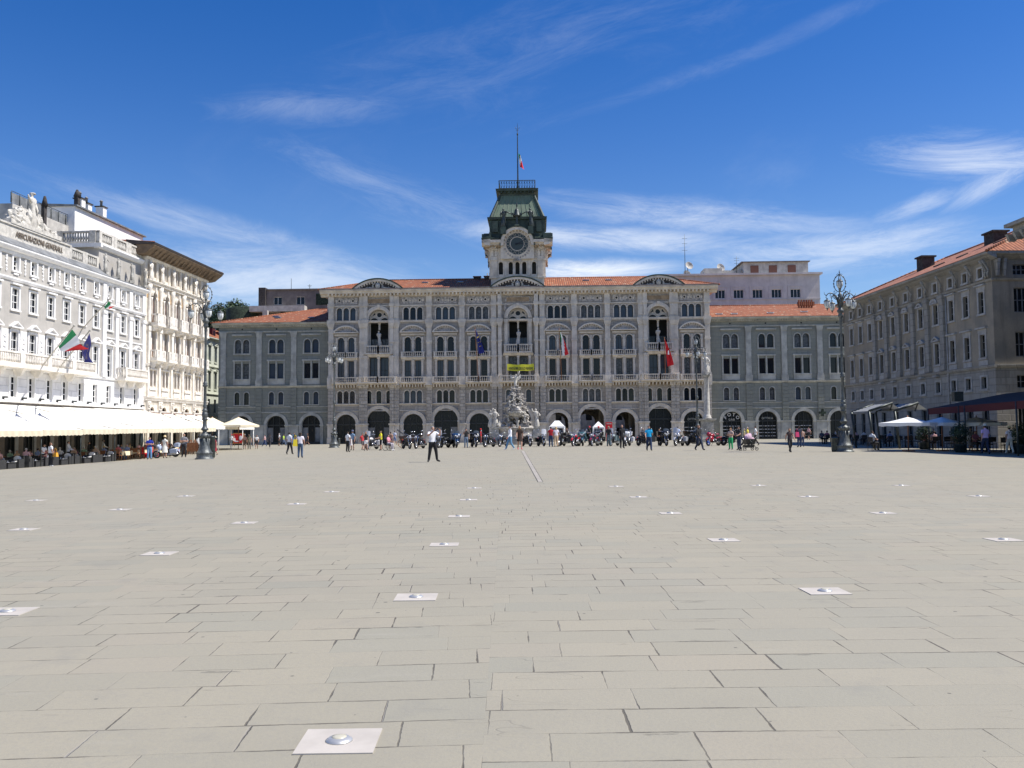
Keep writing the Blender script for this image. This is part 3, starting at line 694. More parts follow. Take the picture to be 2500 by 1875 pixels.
d4.box(-3.0, 3.0, -.09, -.003, 28.5, 28.75); d4.box(-3.0, 3.0, -.1, -.003, 25.45, 25.62)
for x in (-2.5, -1.02, 0, 1.02, 2.5):
    archivolt(d4, x, 27.54, .31, .46, -.08, -.003, n=12)
    for s in (-1, 1): d4.box(x+s*.42-.07, x+s*.42+.07, -.07, -.003, 25.75, 27.55)
zmap(d4); to4(d4, tw)
# cornice broken by the round gable over the clock
c4 = MB()
for s in (-1, 1):
    a, b = sorted((s*2.45, s*(HW+1.3))); c4.extx([(-.003, 30.75), (-.8, 30.85), (-1.0, 31.15), (-1.3, 31.2), (-1.3, 31.62), (-.003, 31.75)], a, b)
for q in range(4):
    for s in (-1, 1): c4.tbox((s*(2.75+q*.42), -.55), (.08, .3, 30.55), (.1, .5, 30.85), 1)
nv_ = len(c4.v); c4.box(-2.5, 2.5, -.18, .346, 28.85, 31.1); archivolt(c4, 0, 31.1, 1.75, 1.85, -.24, -.18, 0, 360, 28); archivolt(c4, 0, 31.1, 2.05, 2.5, -.75, -.003, -8, 188, 24); archivolt(c4, 0, 31.1, 2.5, 2.62, -.85, 1.2, -8, 188, 24, 2)
c4.poly([(2.2*math.cos(R(t)), -.17, 31.1+2.2*math.sin(R(t))) for t in range(0, 181, 12)])
for t in range(8, 180, 15): x, z = 1.93*math.cos(R(t)), 31.1+1.93*math.sin(R(t)); c4.box(x-.1, x+.1, -.5, -.18, z-.12, z+.12)
for t in range(200, 345, 12): x, z = 1.95*math.cos(R(t)), 30.95+1.95*math.sin(R(t)); c4.ell((x, -.22, z), (.14, .08, .15), 6, 5, 3, .5, t)
for q in range(-2, 3): c4.ell((q*.24, -.22, 28.72-.05*abs(q)), (.13, .1, .2), 6, 5, 3, .4, q)
c4.v[nv_:] = [(x, y-.35, z) for x, y, z in c4.v[nv_:]]; zsh(c4, -1.25); to4(c4, tw)
tw.box(-HW-1.0, -2.5, -1.0, 2*HW+1.0, 30.05, 30.4, 0); tw.box(2.5, HW+1.0, -1.0, 2*HW+1.0, 30.05, 30.4, 0); tw.box(-2.49, 2.49, 0, 2*HW, 30.05, 30.39, 0)
tower = tw.build('tower', [M['stone_trim'], M['brick_under'], M['copper_dark'], M['carving']], th)
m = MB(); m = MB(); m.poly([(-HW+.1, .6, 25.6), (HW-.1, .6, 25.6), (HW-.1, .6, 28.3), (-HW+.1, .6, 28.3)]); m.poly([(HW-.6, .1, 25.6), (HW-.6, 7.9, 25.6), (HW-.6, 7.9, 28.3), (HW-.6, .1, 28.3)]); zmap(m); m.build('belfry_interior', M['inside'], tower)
m = MB()            # clock: dark disc, ring of twelve dark roundels, hands
cz = 29.85
m.poly([(1.72*math.cos(R(t)), -.2, cz+1.72*math.sin(R(t))) for t in range(0, 360, 12)][::1], 0)
archivolt(m, 0, cz, 1.0, 1.07, -.26, -.2, 0, 360, 28, 1); archivolt(m, 0, cz, 1.66, 1.74, -.27, -.2, 0, 360, 32, 1)
for k in range(12):
    a = R(k*30); archivolt(m, 1.34*math.sin(a), cz+1.34*math.cos(a),   .25, .28, -.25, -.2, 0, 360, 10, 1)
for ang, ln, wd in ((64, 1.35, .09), (87, .95, .12)):
    a = R(ang); dx, dz = math.sin(a), math.cos(a); px_, pz_ = dz*wd, -dx*wd
    m.poly([(-dx*.3+px_, -.29, cz-dz*.3+pz_), (-dx*.3-px_, -.29, cz-dz*.3-pz_), (dx*ln-px_*.4, -.29, cz+dz*ln-pz_*.4), (dx*ln+px_*.4, -.29, cz+dz*ln+pz_*.4)], 2)
m.v = [(x, y-.35, z) for x, y, z in m.v]; m.build('clock_face', [mat('dark_clock_glass', (.035, .05, .048), .4), M['stone_trim'], M['black']], tower)
def ring4(mb, lv, mi=0):     # stack of square rings (half width, z) centred on the tower axis
    for (a, z0), (b, z1) in zip(lv, lv[1:]):
        q = [(-a, -a), (a, -a), (a, a), (-a, a)]; r = [(-b, -b), (b, -b), (b, b), (-b, b)]
        for i in range(4):
            j = (i+1) % 4; mb.poly([(q[i][0], q[i][1]+HW, z0), (q[j][0], q[j][1]+HW, z0), (r[j][0], r[j][1]+HW, z1), (r[i][0], r[i][1]+HW, z1)], mi)
m = MB(); s4 = MB()
for s in (-1, 1): a, b = sorted((s*2.63, s*(HW+1.34))); s4.extx([(-1.34, 31.76), (-1.36, 31.9), (-.2, 32.3), (-.15, 32.9), (.1, 32.9), (.1, 31.77)], a, b)
to4(s4, m)
ring4(m, [(HW+.12, 31.66), (HW+.15, 33.0), (HW+.2, 35.2), (HW+.45, 35.35), (HW+.5, 35.75), (HW+.2, 35.8)])
for s in (-1, 1): m.box(s*3.3-.4, s*3.3+.4, -.5, -.2, 33.1, 35.1); m.box(s*1.9-.35, s*1.9+.35, -.4, -.2, 33.1, 35.1)
m.box(-HW-.2, HW+.2, -.2, 2*HW+.2, 35.6, 35.78); zmap(m).build('copper_attic', M['copper_dark'], tower)
m = MB(); ring4(m, [(3.9, 35.78), (2.55, 39.9)])
for k in range(4):
    a = k*math.pi/2; c_, s_ = math.cos(a), math.sin(a)
    for q in range(-4, 5):
        A = Vector((q*.82*.98, -3.92, 35.8)); B = Vector((q*.82*.64, -2.57, 39.85))
        m.tube([(A.x*c_-A.y*s_, A.x*s_+A.y*c_+HW, A.z), (B.x*c_-B.y*s_, B.x*s_+B.y*c_+HW, B.z)], .045, 4, 0, False)
for sx in (-1, 1):
    for sy in (-1, 1): m.tube([(sx*3.92, HW+sy*3.92, 35.8), (sx*2.57, HW+sy*2.57, 39.9)], [.3, .2], 6, 1, False)
zmap(m).build('mansard_roof', [M['copper'], M['copper_dark']], tower)
m = MB(); ring4(m, [(2.55, 39.8), (2.6, 40.3), (2.75, 40.6), (3.2, 40.7), (3.25, 41.15), (2.9, 41.25), (0.01, 41.3)])
for k in range(-4, 5):
    m.box(k*.6-.1, k*.6+.1, HW-3.05, HW-2.6, 40.35, 40.68)
zmap(m).build('top_cornice', M['copper_dark'], tower)
m = MB()
for k in range(4):
    a = k*math.pi/2; c_, s_ = math.cos(a), math.sin(a); tr = lambda x, y, z: (x*c_-y*s_, x*s_+y*c_+HW, z)
    for z in (41.35, 43.0): m.tube([tr(-2.75, -2.75, z), tr(2.75, -2.75, z)], .07, 4, 0, False)
    for q in range(-7, 8): m.tube([tr(q*.39, -2.75, 41.35), tr(q*.39, -2.75, 43.0)], .03, 4, 0, False)
    for q in range(14):
        x = -2.75+.39*(q+.5); pts = [tr(x+.17*math.cos(R(t)), -2.75, 42.55+.22*math.sin(R(t))) for t in range(0, 360, 45)]; m.tube(pts, .03, 4, 0, False, True)
        m.tube([tr(x-.19, -2.75, 41.4), tr(x, -2.75, 42.2), tr(x+.19, -2.75, 41.4)], .03, 4, 0, False)
zmap(m).build('iron_railing', M['iron'], tower)
def local(o, p): return o.matrix_basis @ Vector(p)
# flagpole on the tower
def drape(m, p, dirv, hoist, fly, stripes, nw=10, droop=.6, amp=.12, seed=0):
    d = Vector(dirv).normalized(); side = Vector((-d.y, d.x, 0))
    def fn(u, v):
        x = u*fly*(1-droop*.6); z = -v*hoist-u*fly*droop*.8*(1-.2*v)
        wv = amp*math.sin(u*7+v*2+seed)*(.2+u)
        return Vector(p)+d*(x*(1-.25*v))+side*wv+Vector((0, 0, z))
    m.sheet(fn, 12, 8, mi=lambda u, v: min(stripes-1, int(u*stripes)))
M['f_green'] = mat('flag_green', (.0, .22, .07), .8); M['f_white'] = mat('flag_white', (.8, .8, .8), .8); M['f_red'] = mat('flag_red', (.62, .012, .02), .8)
M['f_blue'] = mat('flag_blue', (.012, .02, .20), .8); M['f_gold'] = mat('flag_gold', (.75, .55, .03), .7)
ITA = [M['f_green'], M['f_white'], M['f_red']]
fp = empty('flagpole', local(th, (0.1, HW, 38.7)), TH_R, 'tall thin flagpole with small green, white and red flag on the clock tower', 'flagpole')
m = MB(); m.lathe([(.13, 0), (.1, 4), (.07, 9), (.05, 9.2), (.13, 9.3), (.12, 9.5), (.04, 9.7), (.03, 10.9), (0, 11.4)], (0, 0, 0), 8)
m.tube([(-.32, 0, 10.6), (-.3, 0, 10.35), (0, 0, 10.2), (.3, 0, 10.35), (.32, 0, 10.6)], .03, 4); m.tube([(-.2, 0, 10.0), (.2, 0, 10.0)], .03, 4)
m.build('pole', M['iron'], fp)
m = MB(); m.sheet(lambda u, v: Vector((.12+.15*v*v+u*(.35+.25*v)+.1*v, .15*math.sin(u*5+v*2), 6.45-v*2.2-.4*u)), 4, 12, mi=lambda u, v: min(2, int((v*.75+u*.4)*3)))
m.build('flag', ITA, fp)
# bell and its two bronze figures
for s, nm in ((-1, 'left'), (1, 'right')):
    m = MB(); m.box(s*2.05-.4, s*2.05+.4, -1.35, -.1, 31.2, 32.35)
    m.build('corner_block', M['copper_dark'], tower)
    b = MB(); fig_prof(b, 0, 0, .0, 2.8, 0, s); b.tube([(-s*.2, -.1, 2.3), (-s*.7, -.2, 2.15), (-s*1.3, -.2, 1.85)], [.13, .09, .07], 6); b.box(-s*1.45-.13, -s*1.45+.13, -.4, 0, 1.7, 2.0); b.tube([(s*.25, 0, 2.3), (s*.45, -.1, 1.8), (s*.3, -.3, 1.5)], [.12, .09, .07], 6)
    o = b.build('bronze_figure', M['iron'], None, local(th, (s*2.05, -1.0, 32.35)), TH_R)
    tag(o, 'dark bronze bell striker figure standing at the %s of the bell above the clock' % nm, 'statue')
b = MB(); b.lathe([(.62, 1.35), (.6, 1.45), (.42, 1.75), (.36, 2.2), (.22, 2.45), (.08, 2.5), (.08, 2.8), (.14, 2.95), (.1, 3.2), (.03, 3.4), (0, 3.8)], (0, 0, 0), 14); b.box(-.16, .16, -.16, .16, 0, 1.4)
o = b.build('bell', M['iron'], None, local(th, (0, -.95, 32.6)), TH_R); tag(o, 'bronze bell on its post above the clock between two bronze figures', 'bell')
m = MB(); m.box(-.45, .45, -1.2, -.2, 32.3, 32.45)
m.tbox((0, -1.0), (.4, .35, 32.45), (.28, .28, 32.6)); m.build('bell_pedestal', M['copper_dark'], tower)
# ================================================================== wings
def wing(name, cs, x0, x1, label, styles, texts=None, rside=False):
    wg = empty(name, local(th, (0, .9, .11)), TH_R, label, 'building')
    w = MB(); ed = [x0]+[(a+b)/2 for a, b in zip(cs, cs[1:])]+[x1]
    for i, c in enumerate(cs):
        a, b = ed[i], ed[i+1]
        wallband(w, a, b, -1, 5.8, [(c, 1.4, -1, 4.32, 1)], .5, 0, 0, 1)
        wallband(w, a, b, 5.8, 8.8, [(c-.72, .37, 6.0, 7.9, 1), (c+.72, .37, 6.0, 7.9, 1)], .35, 0)
        wallband(w, a, b, 8.8, 13.2, [(c-.63, .46, 9.95, 12.25, 0), (c+.63, .46, 9.95, 12.25, 0)], .35, 0)
        wallband(w, a, b, 13.2, 18.0, [(c-.63, .46, 13.85, 15.9, 1), (c+.63, .46, 13.85, 15.9, 1)], .35, 0)
    for sx in (x0, x1): w.poly([(sx, 0, -1), (sx, 26, -1), (sx, 26, 18), (sx, 0, 18)])
    w.box(x0+.02, x1-.02, 25, 26, -1, 18); w.box(x0+.02, x1-.02, 1.6, 1.8, -1, 17.9, 2)
    for z in (5.0, 8.8, 13.0): w.box(x0+.02, x1-.02, .45, 1.59, z, z+.2, 2)
    w.build('wall', [M['wing'], M['wing_trim'], M['inside']], wg)
    t = MB()
    for a, b in ((x0, x1),):
        t.extx([(-.003, 8.55), (-.12, 8.6), (-.25, 8.78), (-.3, 8.8), (-.3, 8.88), (-.003, 8.9)], a, b)
        t.extx([(-.003, 5.6), (-.08, 5.62), (-.08, 5.72), (-.003, 5.74)], a, b); t.extx([(-.003, 4.75), (-.1, 4.75), (-.1, 4.9), (-.003, 4.9)], a, b)
        t.extx([(-.003, 17.0), (-.1, 17.05), (-.1, 17.2), (-.003, 17.2)], a, b)
    bsplit(t, 'string_course', M['wing_trim'], wg, .1)
    t = MB(); t.extx([(-.003, 17.8), (-.2, 17.85), (-.25, 18.0), (-.55, 18.1), (-.8, 18.2), (-.85, 18.4), (.2, 18.42), (.2, 17.8)], x0-(.85 if not rside else 0), x1+(0 if not rside else .3))
    if not rside: t.box(x0-.85, x0, -.0, 26, 18.1, 18.4)
    x = x0
    while x < x1: t.box(x, x+.14, -.5, -.24, 17.86, 18.05); x += .36
    t.build('cornice', M['wing_trim'], wg)
    for i, xe in enumerate(ed):
        if (not rside and i == len(ed)-1) or (rside and i in (0, len(ed)-1)): continue
        x = xe+(.75 if i == 0 else 0); hw = .4; p = MB()
        p.box(x-hw, x+hw, -.2, -.003, 8.9, 17.1); p.box(x-hw-.12, x+hw+.12, -.3, -.003, 8.9, 9.7); p.box(x-hw-.05, x+hw+.05, -.25, -.003, 9.7, 9.95)
        p.box(x-hw-.04, x+hw+.04, -.24, -.003, 13.4, 13.65); p.tbox((x, -.13), (hw, .12, 16.3), (hw+.1, .2, 16.9)); p.box(x-hw-.14, x+hw+.14, -.32, -.003, 16.9, 17.1)
        z = 3.0
        while z < 8.3: p.box(x-hw-.05, x+hw+.05, -.16, -.003, z, z+.5, 1); z += .55
        p.box(x-hw-.35, x+hw+.35, -.14, -.003, -1, 2.75); p.box(x-hw-.45, x+hw+.45, -.22, -.003, 2.75, 2.95); p.box(x-hw-.42, x+hw+.42, -.2, -.003, -1, .8)
        p.build('pilaster', [M['wing_trim'], M['wing']], wg)
    sm = MB()
    sm.box(-1.35, 1.35, -.16, -.003, 9.75, 9.93); sm.box(-1.3, 1.3, -.1, -.003, 9.0, 9.75); sm.box(-1.3, 1.3, -.16, -.003, 13.62, 13.8)
    sm.box(-1.4, 1.4, -.2, -.003, 12.6, 12.82); sm.box(-1.5, 1.5, -.28, -.003, 16.5, 16.72); sm.box(-1.25, 1.25, -.14, -.003, 5.85, 5.98)
    for d in (-1.2, 0, 1.2): sm.box(d-.1, d+.1, -.1, -.003, 9.93, 12.6); sm.box(d-.09, d+.09, -.09, -.003, 13.8, 15.4)
    for d in (-.63, .63): archivolt(sm, d, 15.44, .46, .6, -.09, -.003, n=10)
    for d in (-.72, .72):
        archivolt(sm, d, 7.53, .37, .5, -.07, -.003, n=10)
        for s in (-1, 1): sm.box(d+s*.44-.06, d+s*.44+.06, -.06, -.003, 5.98, 7.5)
    archivolt(sm, 0, 2.92, 1.4, 1.85, -.12, -.003, n=20)
    for s in (-1, 1): sm.box(s*1.62-.22, s*1.62+.22, -.13, -.003, -1, 2.72); sm.box(s*1.62-.3, s*1.62+.3, -.2, -.003, 2.72, 2.92)
    sm.poly([(.13*math.cos(t*.5236), -.02, 17.5+.13*math.sin(t*.5236)) for t in range(12)], 1)
    me = msplit(sm, 'window_surround', [M['wing_trim'], M['inside']]); ww = {}
    for i, c in enumerate(cs):
        [inst('window_surround', q, wg, (c, 0, 0)) for q in me]
        window_obj(wg, [(-.72, .37, 6.0, 7.9, 1), (.72, .37, 6.0, 7.9, 1)], .28, dm, (0, 1), .05, ww, 'a', (c, 0, 0))
        window_obj(wg, [(-.63, .46, 9.95, 12.25, 0), (.63, .46, 9.95, 12.25, 0)], .28, dm, (0, 0), .06, ww, 'b', (c, 0, 0))
        window_obj(wg, [(-.63, .46, 13.85, 15.9, 1), (.63, .46, 13.85, 15.9, 1)], .28, dm, (0, 1), .06, ww, 'c', (c, 0, 0))
        shopfront(wg, c, 1.42, 4.33, .4, styles[i])
    r = MB(); hip_roof(r, x0-.95, x1+(-.2 if not rside else .4), -.95, 27, 18.42, 3.9 if not rside else 3.6, 13.0, 0, 1, left=not rside, right=False)
    r.build('roof', [M['tile_x'], M['tile_y']], wg)
    return wg
wl = wing('wing_building', [-42.0, -36.75, -31.4], -45.6, -28.62, 'left grey-green wing of the town hall with three arches', (0, 1, 1))
wr = wing('wing_building', [31.75, 37.05, 42.35, 47.6], 28.62, 50.6, 'right grey-green wing of the town hall with photo and optician shops', (2, 2, 2, 0), rside=True)
def letters(s, parent, x, z, y, size, m, bold=.0, sp=1.): return inst('lettering', (lambda me: (me.materials.append(m), me)[1])(text_mesh(s, size, .015, spacing=sp, bold=bold)), parent, (x, y, z))
for k, ch in enumerate('FOTO'):
    a = R(56-37*k) ; o = letters(ch, wr, 31.75-.93*math.sin(a), 2.83+.98*math.cos(a)-.13, .3, .66, M['cushion'], .02); o.rotation_euler = (0, -a*.72, 0)
letters('GAB', wr, 31.75, 2.98, .3, .42, M['back_pale'], .01, 1.25); letters('OTTICA', wr, 37.05, 3.15, .3, .42, M['wing_trim'], .01, 1.15); letters('OTTICA', th, 25.9, 3.2, .32, .42, M['wing_trim'], .01, 1.15)
for x, y in ((-37.5, 3.2), (-32.2, 3.0), (-38.2, 4.6)):
    m = MB(); m.box(-.5, .5, -.3, .3, 0, .1); m.box(-.42, .42, -.24, .24, .1, .12, 1); o = m.build('skylight', [M['lead'], M['glass']], wl); o.location = (x, y, 18.42+.28*(y+.95)+.05); o.rotation_euler = (R(15), 0, 0)
for x, y in ((30.5, 1.6), (32.8, 1.7), (38.4, 2.2), (43.8, 3.2)):
    m = MB(); m.box(-.5, .5, -.3, .3, 0, .12); m.box(-.42, .42, -.24, .24, .12, .14, 1); o = m.build('skylight', [M['white_paint'], M['glass']], wr); o.location = (x, y, 18.42+.26*(y+.95)+.05); o.rotation_euler = (R(14), 0, 0)
m = MB(); m.box(-31.2, -30.2, 9.2, 10.0, 20.6, 22.3); m.box(-31.3, -30.1, 9.1, 10.1, 22.3, 22.45, 1); m.box(-41.6, -40.8, 8.5, 9.2, 20.3, 21.6); bsplit(m, 'chimney', [M['back_pale'], M['tile_x']], wl)
m = MB()
for k in range(6): m.box(44.6+k*.4, 44.8+k*.4, 8.6, 9.0, 21, 22.2)
m.box(44.5, 47.1, 8.55, 9.05, 21.3, 21.9); m.build('chimney', M['tile_x'], wr)
# pharmacy cross
pc = MB(); pc.box(-.18, .18, -.12, .12, -.55, .55); pc.box(-.5, -.181, -.12, .12, -.17, .17); pc.box(.181, .5, -.12, .12, -.17, .17); pc.tube([(0, .1, 0), (.2, .9, 0)], .04, 5)
o = pc.build('pharmacy_cross', M['hedge'], None, local(wr, (44.85, -.9, 4.0)), TH_R); tag(o, 'unlit dark green pharmacy cross sign on the pier of the right wing', 'sign')

rv = random.Random(21)
for b_ in (th, wl, wr):
    for o in b_.children_recursive:
        if o.name.split('.')[0] == 'pane' and o.parent.name.startswith('window'):
            q = rv.random()
            if q > .45: o.material_slots[0].link = 'OBJECT'; o.material_slots[0].material = M['glass_blue'] if q < .8 else M['glass_curtain']
# ================================================================== paving
def paving():
    xs = [-600, -300, -150, -100, -80, -70]+[-64+2*i for i in range(60)]+[60, 70, 100, 150, 300, 600]
    ys = [-60, -30, -15, -8, -4, 0, 2, 4, 6, 8, 10]+[12+2*i for i in range(60)]+[140, 160, 200, 300, 500, 900]
    m = MB(); nx = len(xs); m.v = [(x, y, gz(x, y)) for y in ys for x in xs]
    m.f = [(j*nx+i, j*nx+i+1, (j+1)*nx+i+1, (j+1)*nx+i) for j in range(len(ys)-1) for i in range(nx-1)]; m.m = [0]*len(m.f); m.sm = [True]*len(m.f)
    a = bpy.data.materials.new('sandstone_paving'); a.use_nodes = True; t = a.node_tree; b = t.nodes['Principled BSDF']
    co = coords(t); x, y, z = sep(t, co)
    w1 = nz(t, co, 2.3, 3, .6); w2 = nz(t, vec(t, x+37., y+11., 0.), 2.3, 3, .6); w3 = nz(t, co, 22., 2, .6)
    xw = x+(w1-.5)*.016+(w3-.5)*.010; yw = y+(w2-.5)*.022+(w3-.5)*.010
    left = (x-(-.15-.007*(y-4))).lt(0.)
    c1, s1 = math.cos(R(2.6)), math.sin(R(3.2))
    u = left*(xw*c1+yw*s1)+(1-left)*xw; v = left*(yw*c1-xw*s1+.13)+(1-left)*yw
    H = .368; rv = v/H; row = rv.floor(); r1 = white(t, vec(t, row, left*5, 3.)); r2 = white(t, vec(t, row, left*5, 9.))
    L = r2*.22+.58; cu = (u+r1*5)/L; ci = cu.floor(); fu = cu-ci; fv = rv-row
    du = fu.min(1-fu)*L; dv = fv.min(1-fv)*H; dseam = (x-(-.15-.007*(y-4)))._m('ABSOLUTE')
    s3 = white(t, vec(t, row, ci, left*7+1)); s4 = white(t, vec(t, row, ci, left*7+4))
    jn = nz(t, vec(t, x+5., y, 2.), 1.1, 4, .7)
    def joint(d, w): return d.sstep(w, w*2.6, 1., 0.)
    jw = jn.sstep(.42, .75)*.0045+.0014
    ju = du.sstep(jw, jw*2.2+.001, 1., 0.)*jn.sstep(.38, .60, .12, 1.); jv = dv.sstep(jw, jw*2.2+.001, 1., 0.)*jn.sstep(.40, .62, .12, 1.)
    j = ju.max(jv).max(joint(dseam, .001)*jn.sstep(.5, .62, .0, .3))
    lightj = white(t, vec(t, row, ci, 21.)).lt(.15)
    base = mixc(t, s3, (.292, .270, .206), (.318, .289, .218)); base = mixc(t, (s4.lt(.2))*.38, base, (.26, .256, .205)); base = mixc(t, (s4._m('GREATER_THAN', .93))*.3, base, (.32, .28, .215))
    big = nz(t, co, .16, 5, .6); base = mixc(t, big.sstep(.35, .7)*.30, base, (.285, .27, .225))
    st = nz(t, co, 1.4, 7, .68); base = mixc(t, st.sstep(.54, .78)*.42, base, (.20, .195, .175))
    fn = nz(t, co, 42, 4, .7); base = mixc(t, fn.sstep(.40, .75)*.34, base, (.235, .225, .20))
    lt_ = nz(t, vec(t, x*.35, y*1.8, 4.), 1.3, 6, .7); base = mixc(t, lt_.sstep(.60, .8)*.45, base, (.36, .335, .28))
    # chewing gum and pits
    vd = voro(t, vec(t, x, y, 0.), 1.05); vc = sep(t, voro(t, vec(t, x, y, 0.), 1.05, out=1))
    sp = vd.sstep(vc[0].sq()*.020+.002, vc[0].sq()*.020+.009, 1., 0.)*(vc[1]._m('GREATER_THAN', .2)); base = mixc(t, sp*.7, base, (.07, .068, .062))
    # chipped edges: dark irregular dashes mostly along the rows
    ch = nz(t, vec(t, x*1.2+9, y*6.5, 7.), 1.5, 5, .62); chm = ch.sstep(.655, .70)*dv.sstep(.0, .11, 1., .12); base = mixc(t, chm*.75, base, (.085, .08, .07))
    # flaked slabs
    ck = (nz(t, vec(t, x*.55+7., y*1.5, 3.), 1.2, 3, .55)-.5)._m('ABSOLUTE').sstep(.0, .0045, 1., 0.)*nz(t, vec(t, x+80., y, 6.), .42, 3, .5).sstep(.56, .60); base = mixc(t, ck*.18, base, (.06, .055, .048)); md = nz(t, vec(t, x+3., y, 5.), .5, 5, .7); base = mixc(t, md.sstep(.45, .75)*.28, base, (.225, .21, .17))
    base = mixc(t, j*.80, base, (.075, .066, .054)); base = mixc(t, ju*lightj*.45, base, (.44, .41, .36))
    t.links.new(base.o, b.inputs['Base Color']); b.inputs['Roughness'].default_value = .78; b.inputs['Specular IOR Level'].default_value = .28
    bn = t.nodes.new('ShaderNodeBump'); bn.inputs['Strength'].default_value = .55; bn.inputs['Distance'].default_value = .012
    hgt = (1-j)+st*.5+fn*.35-chm*.7-ck*.25+s3*.25; t.links.new(hgt.o, bn.inputs['Height']); t.links.new(bn.outputs[0], b.inputs['Normal'])
    o = m.build('paving', a); o['kind'] = 'structure'
paving()
# stone drainage strip running away from the camera towards the fountain
def gpoly(name, pts, m_, dz=.006, kind='structure'):
    q = MB(); n = len(pts)//2; L_ = [Vector(p) for p in pts[:n]]; Rr = [Vector(p) for p in pts[n:]][::-1]
    for a, b in zip(range(n-1), range(1, n)): q.poly([L_[a], Rr[a], Rr[b], L_[b]])
    q.v = [(x, y, gz(x, y)+dz) for x, y, z in q.v]; o = q.build(name, m_); o['kind'] = kind; return o
A, B = G(1313, 1177), G(1272, 1101); C, D_ = G(1325, 1177), G(1280, 1101)
n = 16; gpoly('drain_strip', [A.lerp(B, i/n) for i in range(n+1)]+[C.lerp(D_, i/n) for i in range(n, -1, -1)], blocks_mat('strip_stone', (.36, .33, .285), .6, 2.0, .3, .1))
for a, b in ((A, B), (C, D_)):
    q = [a.lerp(b, i/n) for i in range(n+1)]; gpoly('drain_gap', q+[p+Vector((.012, 0, 0)) for p in q[::-1]], M['inside'], .010)
# ------------------------------------------------------------------ floor lights
M['plate'] = mat('white_stone_plate', (.47, .43, .375), .7, .10, 3, fine=.12); M['steel'] = mat('brushed_steel_dome', (.50, .50, .49), .4, metal=.5)
M['lens'] = mat('floor_light_lens', (.50, .47, .36), .3)
pm = MB(); pm.box(-.185, .185, -.17, .17, -.03, .006); plate_me = pm.mesh('plate', M['plate'])
pm = MB(); pm.lathe([(.066, 0), (.064, .005), (.052, .013), (.036, .018)], (0, 0, 0), 24); dome_me = pm.mesh('dome', M['steel'])
pm = MB(); pm.lathe([(.037, .0), (.036, .019), (.02, .022), (0, .023)], (0, 0, 0), 20); lens_me = pm.mesh('lens', M['lens'])
COLS = [('in the first column left of the paving seam', [(828, 1811), (1016, 1459), (1085, 1330), (1121, 1261), (1144, 1220.6), (1158, 1192)]),
        ('in the second column left of the seam', [(18, 1494), (389, 1352), (597, 1277), (724.6, 1231), (810, 1201)]),
        ('in the third column left of the seam', [(58, 1293), (293, 1244.5), (454, 1211.6)]), ('in the leftmost column', [(88, 1222)]),
        ('in the first column right of the paving seam', [(2014, 1444.5), (1766.6, 1319), (1636.6, 1253.4), (1558.6, 1214), (1504, 1188)]),
        ('in the second column right of the paving seam', [(2450, 1318), (2156, 1253), (1974, 1213), (1852, 1185.6)]), ('in the rightmost column', [(2390, 1211.6), (2200.6, 1185.6)])]
ORD = ['nearest', 'second nearest', 'third nearest', 'fourth nearest', 'fifth nearest', 'farthest']
for nm, pts in COLS:
    for k, (px, py) in enumerate(pts):
        p = G(px, py); sc_ = .97
        e = empty('floor_light', p, R(.8), 'white floor light, %s %s' % (ORD[k] if k < len(pts)-1 or len(pts) < 3 else 'farthest', nm), 'floor light', 'square floor lights set in the paving')
        inst('plate', plate_me, e); d = inst('dome', dome_me, e, (0, 0, .006)); inst('lens', lens_me, d)
# ================================================================== left row
LX = -43.5; LR = R(86.03)
def LF(x, y, z=0.): a = R(3.97); return Vector((LX+x*math.sin(a)-y*math.cos(a), x*math.cos(a)+y*math.sin(a), z))
def rowwin(parent, xs, hw, z0, z1, y, mats, cache, key, bars=(1, 2), arch=0, fw=.07):
    for x in xs: window_obj(parent, [(0, hw, z0, z1, arch)], y, mats, bars, fw, cache, key, (x, 0, 0))
wm = (M['frame_white'], M['glass'])
S_ = 1.0024
gw = [w_*S_ for w_ in (52.1, 54.4, 56.8, 59.2, 61.5, 63.9, 66.25, 68.6, 70.9, 73.3, 75.6, 78.0, 80.3)]; gr = [w_*S_ for w_ in (82.65, 85.15, 87.8)]
ge = empty('palace', (LX, 0, 0), LR, 'pale grey palace with white window frames and lettered parapet, at the left edge', 'building')
M['shopwall'] = mat('shade_toned_ground_floor', (.22, .19, .16), .9, .2, 2)  # wall colour darkened to carry the shade under the awning
def shopfront_rect(par, x, hw, zt):
    f = MB(); f.box(x-hw, x+hw, .3, .38, -1, .5); f.box(x-hw, x+hw, .3, .38, 2.6, 2.75)
    for q in (-1, -.35, .35, 1): f.box(x+q*hw*.96-.04, x+q*hw*.96+.04, .3, .39, .5, zt)
    d = f.build('shop_window', M['frame_dark'], par); g_ = MB(); g_.poly([(x-hw, .37, -1), (x+hw, .37, -1), (x+hw, .37, zt), (x-hw, .37, zt)]); g_.build('pane', M['glass_dark'], d)
w = MB(); gx0, gx1, gx2 = 50.0, 81.5*S_, 89.5*S_
def col_cells(xs, a, b, z0, z1, op, mi=0, dep=.3):
    wallband(w, a, b, z0, z1, [(x, *op) for x in xs], dep, mi, 0, 1)
for xs, a, b in ((gw, gx0, gx1), (gr, gx1, gx2)):
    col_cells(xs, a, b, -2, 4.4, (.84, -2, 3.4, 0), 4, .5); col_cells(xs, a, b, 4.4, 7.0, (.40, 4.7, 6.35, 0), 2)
    col_cells(xs, a, b, 7.0, 10.9, (.44, 7.15, 9.85, 0), 0); col_cells(xs, a, b, 10.9, 13.9, (.44, 11.6, 13.25, 0), 0); col_cells(xs, a, b, 13.9, 16.0, (.36, 14.65, 15.75, 0), 0)
wallband(w, gx1, gx2, 16.8, 19.3, [(x, .33, 17.35, 18.65, 0) for x in gr], .3, 0, .5, 1)
